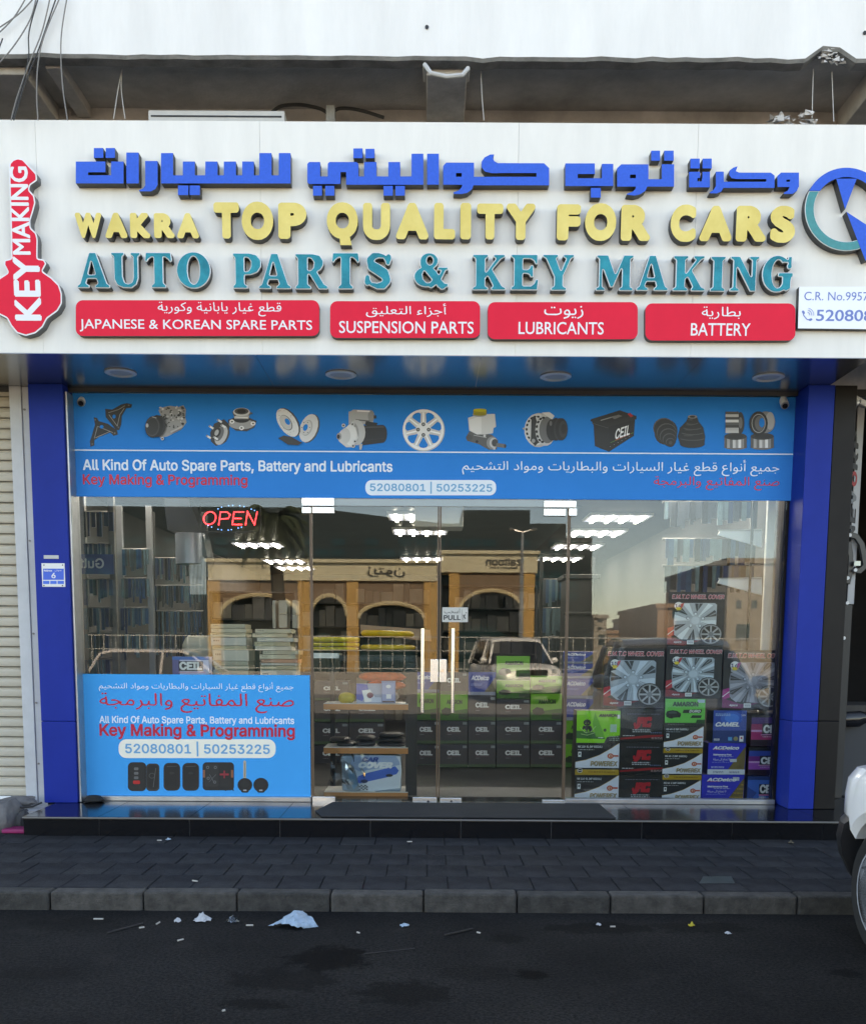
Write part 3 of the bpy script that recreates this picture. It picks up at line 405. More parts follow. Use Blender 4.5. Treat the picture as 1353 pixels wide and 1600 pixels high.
[98,-23,11,2,8,3,7,5,8,13,17,0,8,6,2,-4,5,-2,28,0,10,2,18,7,1,2,-2,3,-2,1,-8,-3,-9,0,-6,5,-4,5,0,5,3,5,4,3,13,0,1,7,-16,1,-6,-3,-4,-4,-4,-12,4,-10,5,-5,-3,-1,-22,1,-4,3,1,14,-5,2,-2,-1,-3,-13,-3,-5,-17,0,-1,10,-4,9,-7,5,-10,0,-9,-9,-2,-7,1,-10,2,-3,7,-4,13,-1,-3,-6,-7,-4,-15,-5],
[78,1,6,-1,1,0,1,2,0,19,-2,5,0,43,0,2,-2,1,-5,-1,-1,-2,0,-35,2,-5],
[110,9,-4,3,2,9,4,4,7,0,3,-6,2,-10],
[153,39,4,0,2,2,0,5,-2,2,-3,0,-4,-4],
[30,41,5,-1,2,2,0,5,-2,3,-3,0,-4,-4]],
"قطع غيار يابانية وكورية":[[736,-39,11,-1,10,2,8,4,2,2,-1,5,-2,0,-14,-4,-13,0,-8,3,-5,5,-1,12,2,4,12,12,5,0,12,-5,50,0,11,4,5,-1,9,-3,26,0,9,2,4,2,6,7,3,10,1,7,-2,10,-4,6,-7,6,-6,0,-9,-5,-5,-12,0,-9,2,-4,10,-4,10,0,0,-2,-3,-3,-4,-2,-13,0,-5,-2,-15,2,-1,2,3,7,0,6,-5,9,-7,4,-12,0,-10,-5,-11,-9,-2,41,-2,8,-5,0,-1,-49,2,-9,-4,-7,-17,2,-7,2,0,2,6,6,4,9,-2,6,-6,6,-16,0,-10,-5,-4,-6,0,-3,1,-3,10,-9,1,-3,-11,-10,-5,-7,-2,-6,1,-14,2,-4,5,-4,7,-4],
[80,-22,5,1,9,5,10,10,3,7,2,12,-3,13,-4,7,-5,-1,-2,-3,6,-15,0,-6,-2,-7,-2,-4,-5,-5,-16,-8,2,-5],
[121,-22,4,-1,15,5,11,11,3,7,31,1,5,1,5,5,2,4,1,5,-4,10,-6,8,-12,10,-1,4,27,14,2,2,-2,4,-2,2,-3,-2,-23,-11,-8,-8,1,-7,20,-19,2,-5,0,-7,-4,-2,-11,-2,-19,0,-1,11,-3,8,-5,5,-4,2,-7,0,-4,-2,-6,-6,-4,-12,2,-7,7,-5,12,-1,2,-1,0,-1,-2,-4,-7,-5,-15,-4,0,-4],
[210,-22,4,-1,15,5,10,10,2,4,2,7,-1,15,-3,9,-9,6,-6,0,-5,-3,-6,-6,-4,-11,2,-7,6,-5,8,-2,7,1,0,-2,-2,-4,-6,-5,-15,-4,-1,-2],
[531,-22,3,-1,5,2,8,5,10,10,2,4,2,6,0,15,-6,14,-5,-1,-2,-3,6,-15,0,-6,-2,-7,-7,-9,-15,-8],
[51,-19,4,0,2,2,0,5,-2,2,-3,0,-4,-4],
[64,-19,5,0,3,3,0,2,-3,4,-4,0,-2,-2,0,-5],
[334,-19,3,0,4,2,0,5,-2,2,-5,0,-3,-2,0,-4],
[348,-19,4,0,2,2,0,5,-2,2,-5,0,-2,-4,0,-2],
[428,-19,4,2,2,3,-2,4,-5,0,-2,-2,0,-5],
[476,-19,4,0,4,3,0,2,-4,4,-3,0,-2,-2,0,-5],
[491,-19,3,0,3,3,0,4,-2,2,-5,0,-2,-2,0,-5],
[606,-19,4,0,4,3,-2,6,-5,0,-2,-2,0,-5],
[621,-19,3,0,3,3,0,4,-2,2,-5,0,-2,-2,0,-4],
[39,1,20,-1,6,2,6,6,2,6,-1,9,-3,13,-2,3,-2,1,-5,-4,4,-13,0,-12,-2,-2,-10,-2,-10,2,-4,7,0,20,-2,5,0,10,-6,1,-2,-1,-1,-7,-12,-4,-7,-6,-5,-8,0,-7,6,-7,10,-3,11,0,5,-5],
[314,1,21,-1,9,5,8,-5,20,0,5,2,5,6,2,8,-2,13,-3,10,-2,1,-6,-4,5,-15,0,-10,-2,-2,-10,-2,-14,2,-2,4,1,8,0,5,-5,2,-3,-4,-2,-11,-1,-2,-3,-2,-10,-2,-6,2,-4,4,-1,11,-1,5,-1,22,-7,1,-1,-8,-15,-6,-8,-7,-2,-5,1,-8,7,-7,5,-2,15,0,3,-5],
[406,1,21,-1,8,4,4,5,0,15,-4,14,-1,2,-5,-2,-1,-4,4,-15,0,-6,-3,-4,-9,-2,-10,2,-1,1,-3,6,0,30,-2,5,0,18,0,3,-5,0,-2,0,-1,-3,0,-15,2,-5,0,-35,3,-10],
[463,1,22,-1,5,2,5,5,2,4,1,13,-4,14,-2,2,-5,-2,-2,-2,2,-5,4,-15,-2,-6,-2,-1,-12,-2,-8,2,-3,2,-1,3,0,15,-2,5,0,35,-1,3,-5,0,-1,0,-1,-3,0,-33,1,-5,0,-20,3,-6],
[586,1,23,-1,8,5,7,-5,30,0,21,6,4,2,2,3,-2,4,-10,-3,-9,0,-7,6,-2,5,0,6,2,2,6,4,11,1,2,2,0,3,-2,2,-11,1,-10,-5,-4,-5,-2,-5,0,-10,7,-10,-8,-2,-18,2,-3,4,1,13,-5,2,-2,0,-3,-14,-3,-5,-10,-2,-9,2,-4,5,0,20,-2,5,0,30,0,3,-5,0,-2,0,-1,-3,0,-30,2,-5,0,-21,2,-7],
[140,7,-8,2,-2,4,0,5,5,7,5,0,6,-7,0,-10],
[224,7,-6,4,0,7,6,7,5,0,5,-7,0,-9,-2,-2],
[784,7,-2,1,1,1,7,10,9,6,6,3,10,0,4,-2,2,-3,0,-7,-7,-5,-7,-2],
[740,16,-11,11,0,3,11,4,4,-1,5,-3,0,-6],
[19,17,-7,3,-1,6,8,7,6,2,4,0,0,-17],
[294,17,-6,4,0,7,7,5,9,2,2,-7,0,-10],
[857,24,-4,4,0,6,5,7,4,1,4,-3,3,-6,0,-7,-2,-2],
[373,51,2,0,4,2,0,5,-2,2,-5,0,-2,-4,0,-2],
[659,54,3,0,4,4,0,3,-2,2,-5,0,-3,-2,0,-3],
[849,61,5,0,3,3,0,4,-2,2,-5,0,-2,-2,0,-5],
[864,61,5,0,2,2,0,5,-2,2,-4,0,-4,-4,0,-2],
[14,64,6,0,2,2,0,3,-3,4,-2,0,-4,-4,0,-3],
[28,64,6,0,2,2,0,5,-4,2,-3,0,-3,-4,0,-3],
[291,64,6,0,2,4,-4,5,-5,-2,0,-5],
[304,64,6,0,2,2,0,3,-3,4,-2,0,-4,-4,0,-3]],
"لا تحتاج الى صيانة":[[439,-39,13,-1,10,2,8,4,1,2,-2,3,-2,1,-13,-3,-10,0,-14,3,-6,7,-3,4,0,11,2,7,11,12,11,7,22,6,1,5,-1,2,-10,1,-25,8,-10,0,-7,-3,0,-3,2,-4,13,2,14,-4,1,-2,-15,-8,-12,-12,-5,-12,0,-17,3,-6,6,-6,10,-5],
[283,-22,19,-1,13,4,7,3,7,6,2,6,-1,3,14,2,4,2,4,5,2,11,-1,5,0,37,-3,11,-7,-1,1,-5,0,-40,2,-5,0,-7,-4,-5,-7,-2,-10,2,-15,5,-2,-5,1,-2,11,-5,2,-3,0,-3,-1,-3,-6,-4,-11,-4,-17,0,-7,2,-5,4,-4,7,0,6,3,10,-4,3,-4,-1,-3,-13,2,-12,2,-4,5,-5],
[114,-19,3,0,4,3,0,4,-2,2,-5,0,-3,-2,0,-4],
[128,-19,4,0,2,2,0,5,-2,2,-5,0,-2,-4,0,-2],
[443,-11,6,0,2,2,0,5,-2,2,-4,0,-4,-4,0,-3],
[171,-1,33,0,8,2,7,3,7,7,2,5,-1,8,-4,9,-9,4,-7,0,-7,-2,-13,-8,-10,-10,-7,-9,-3,1,-4,4,0,6,1,5,-4,3,-4,-3,-2,-10,-5,-5,-7,-2,-12,2,-2,4,1,13,-5,2,-3,-2,-2,-12,-4,-5,-10,-2,-8,2,-4,7,0,28,-2,5,0,20,-1,3,-1,0,-6,-1,1,-57,2,-6,3,-5,6,-3,20,0,9,5,8,-5,18,0,9,6,6,-5],
[39,1,20,-1,5,2,5,7,2,7,0,5,-5,18,-2,1,-5,-2,-1,-4,5,-13,-1,-8,-1,-4,-11,-2,-9,2,-3,7,0,20,-2,5,0,10,-6,1,-2,-1,-1,-7,-12,-4,-7,-6,-5,-8,0,-7,6,-7,10,-3,11,0,5,-5],
[370,1,7,0,-1,58,-2,12,-2,1,-5,-1,1,-58],
[493,1,22,-1,9,5,6,-5,25,0,12,4,15,8,2,-1,5,-7,5,-3,21,-1,7,2,5,6,2,6,0,7,-2,10,-3,8,-2,1,-3,-2,-2,-2,4,-15,0,-10,-2,-2,-14,-2,-8,2,-6,4,1,2,4,1,-1,7,-6,1,-24,11,-11,0,-6,-2,0,-4,2,-2,15,0,10,-4,4,-4,-2,-2,-10,-5,-10,-3,-8,0,-5,-2,-14,2,-2,4,1,13,-5,2,-3,0,-2,-14,-4,-5,-10,-2,-8,2,-4,5,0,20,-2,5,0,30,-1,3,-5,0,-1,0,-1,-3,0,-28,1,-5,0,-23,2,-7],
[681,1,21,0,4,2,5,5,2,13,-2,5,0,37,-2,9,-7,-1,2,-58,-2,-4,-8,-2,-10,2,-3,2,0,10,-2,5,0,40,-2,6,-7,-1,1,-45,2,-5,0,-10,2,-6],
[182,7,-2,1,1,1,6,8,13,10,7,2,7,-1,3,-1,2,-4,0,-9,-7,-5,-7,-2],
[19,17,-7,3,-1,6,8,7,6,2,4,0,0,-17],
[514,39,5,0,3,4,0,1,-3,4,-4,0,-2,-2,0,-5],
[528,39,6,0,2,2,0,3,-4,4,-3,0,-3,-2,0,-5],
[59,51,3,0,4,2,0,5,-2,2,-5,0,-3,-4,0,-2],
[611,51,4,0,2,2,0,5,-2,2,-5,0,-2,-4,0,-2],
[624,51,5,0,2,2,1,3,-3,4,-4,0,-2,-2,0,-5],
[14,64,6,0,2,2,0,3,-3,4,-2,0,-4,-4,0,-3],
[28,64,6,0,2,2,0,5,-4,2,-3,0,-3,-4,0,-3]]}]'''
# letter outlines as plain numbers: advance, then loops of (dx, dy) steps
GLYPHS, ARABIC = json.loads(FONTDATA)
def steps(l, k):
    x = y = 0; o = []
    for i in range(0, len(l), 2): x += l[i]; y += l[i + 1]; o.append((x / k, y / k))
    return o
GC = {}
def glyph(ch, depth, bevel):
    k = (ch, depth, bevel)
    if k not in GC:
        L = [steps(l, 100) for l in ARABIC[ch]] if len(ch) > 1 else [steps(l, 250) for l in GLYPHS[ch][1:]]
        if not L: GC[k] = ([], [], [])
        else:
            me = fill_loops(L, depth, bevel); GC[k] = ([tuple(v.co) for v in me.vertices], [tuple(p.vertices) for p in me.polygons], [tuple(p.normal) for p in me.polygons]); bpy.data.meshes.remove(me)
    return GC[k]
TCACHE = {}
def text_mesh(body, font='sans', off=0., depth=0., shear=0., space=1., bevel=0.):
    k = (body, font, off, depth, shear, space, bevel)
    if k in TCACHE: return TCACHE[k]
    if font == 'sans':
        if body in ARABIC: seq = [(body, 0)]
        else:
            seq, x = [], 0
            for ch in body: seq.append((ch, x)); x += GLYPHS[ch][0] / 1000 * space
        vs, fs, ns = [], [], []
        for i, (ch, x) in enumerate(seq):
            gv, gf, gn = glyph(ch, depth, bevel); n = len(vs)
            vs += [(a + x + shear * b, b, z + (i % 3) * .00004) for a, b, z in gv]; fs += [tuple(n + q for q in f) for f in gf]; ns += gn
        TCACHE[k] = (vs, fs, ns); return TCACHE[k]
    c = bpy.data.curves.new('tmp', 'FONT'); c.body = body; c.size = 1; c.offset = off; c.shear = shear; c.space_character = space
    c.extrude = depth / 2; c.resolution_u = 3 if depth == 0 else 5; c.bevel_depth = bevel; c.bevel_resolution = 0
    me = curve_to_mesh(c); bpy.data.curves.remove(c)
    vs = [tuple(v.co) for v in me.vertices]
    fs = [tuple(p.vertices) for p in me.polygons]; ns = [tuple(p.normal) for p in me.polygons]
    bpy.data.meshes.remove(me); TCACHE[k] = (vs, fs, ns); return TCACHE[k]
def place2d(vs, fs, ns, X0, X1, Z0, Z1, Y, depth, flip=False, rot=0, back=None):
    """fits 2-D shape vertices to a box of the facade; front face at Y (towards -Y; towards +Y when flip)"""
    if rot: vs = [(-v[1], v[0], v[2]) for v in vs]
    xs = [v[0] for v in vs]; ys = [v[1] for v in vs]; zs = [v[2] for v in vs]
    a, b, c, d = min(xs), max(xs), min(ys), max(ys); zm = max(zs)
    sx = (X1 - X0) / (b - a); sz = (Z1 - Z0) / (d - c)
    o = []
    for v in vs:
        yy = (zm - v[2]) / max(1e-9, zm - min(zs)) * depth if depth else 0
        if flip: o.append((X1 - (v[0] - a) * sx, Y - yy, Z0 + (v[1] - c) * sz))
        else: o.append((X0 + (v[0] - a) * sx, Y + yy, Z0 + (v[1] - c) * sz))
    if not flip: return o, fs
    return o, fs
def text(body, bx, Y, m, parent, name='lettering', font='sans', off=0., depth=0., rot=0, flip=False, side=None, shear=0., space=1., ar=False, edge=None, bevel=0.):
    if ar: font = 'sans'
    bold = 0 if depth else max(0, off - (.012 if ar else .026)) if font == 'sans' else off
    vs, fs, ns = text_mesh(body, font, 0 if bold else off, .1 if depth else 0., shear, space, bevel)
    if not vs: return None
    if bold:
        V, Fc, Nn = [], [], []; o_ = bold
        for i, (dx, dy) in enumerate(((-o_, 0), (o_, 0), (0, o_ * .8), (0, -o_ * .8), (-o_ * .7, -o_ * .6), (o_ * .7, o_ * .6))):
            k = len(V); V += [(x + dx, y + dy, z + i * .0002) for x, y, z in vs]; Fc += [tuple(k + j for j in f) for f in fs]; Nn += ns
        vs, fs, ns = V, Fc, Nn
    if not depth: depth = .0006 if bold else .0002
    o, fs = place2d(vs, fs, ns, *bx, Y, depth, flip, rot)
    mb = MB(); mb.add(o, fs)
    if side: mb.m = [0 if n[2] > .9 else (2 if edge and n[2] > .2 else 1) for n in ns]
    return mb.build(name, [m] + ([side] if side else []) + ([edge] if edge else []), parent, origin=(o[0] if parent is None else None))
def ptext(body, x0, y0, x1, y1, Y, m, parent, **k): return text(body, box_of(x0, y0, x1, y1, Y), Y, m, parent, **k)

class Pr:
    """flat print on a surface facing -Y: every shape is its own thin layer; f maps print coordinates to X,Z"""
    def __init__(s, Y, f=None, step=.0004): s.Y = Y; s.n = 1; s.mb = MB(); s.mats = []; s.f = f or (lambda x, y: (px(x, y, Y), pz(x, y, Y))); s.step = step
    def _m(s, c):
        m = c if not isinstance(c, tuple) else ink(c)
        if m not in s.mats: s.mats.append(m)
        s.mb.cur = s.mats.index(m)
    def poly(s, pts, c):
        s._m(c); q = [s.f(*p) for p in pts]; n = len(q)
        if sum(q[i][0] * q[(i + 1) % n][1] - q[(i + 1) % n][0] * q[i][1] for i in range(n)) < 0: q = q[::-1]
        s.mb.add([(x, s.Y - s.n * s.step, z) for x, z in q], [tuple(range(n))]); s.n += 1; return s
    def rect(s, a, b, c, d, col): return s.poly([(a, b), (c, b), (c, d), (a, d)], col)
    def ell(s, cx, cy, rx, ry, col, rot=0, n=18, a0=0, a1=360):
        cr, sr = math.cos(R_(rot)), math.sin(R_(rot)); P_ = []
        for i in range(n if a1 - a0 >= 360 else n + 1):
            t = R_(a0 + (a1 - a0) * i / n); x, y = rx * math.cos(t), ry * math.sin(t); P_.append((cx + x * cr - y * sr, cy + x * sr + y * cr))
        return s.poly(P_, col)
    def line(s, pts, wd, col):
        for (xa, ya), (xb, yb) in zip(pts, pts[1:]):
            L = math.hypot(xb - xa, yb - ya) or 1; nx, ny = -(yb - ya) / L * wd / 2, (xb - xa) / L * wd / 2
            s.poly([(xa + nx, ya + ny), (xb + nx, yb + ny), (xb - nx, yb - ny), (xa - nx, ya - ny)], col)
        return s
    def build(s, name, parent): return s.mb.build(name, s.mats, parent)

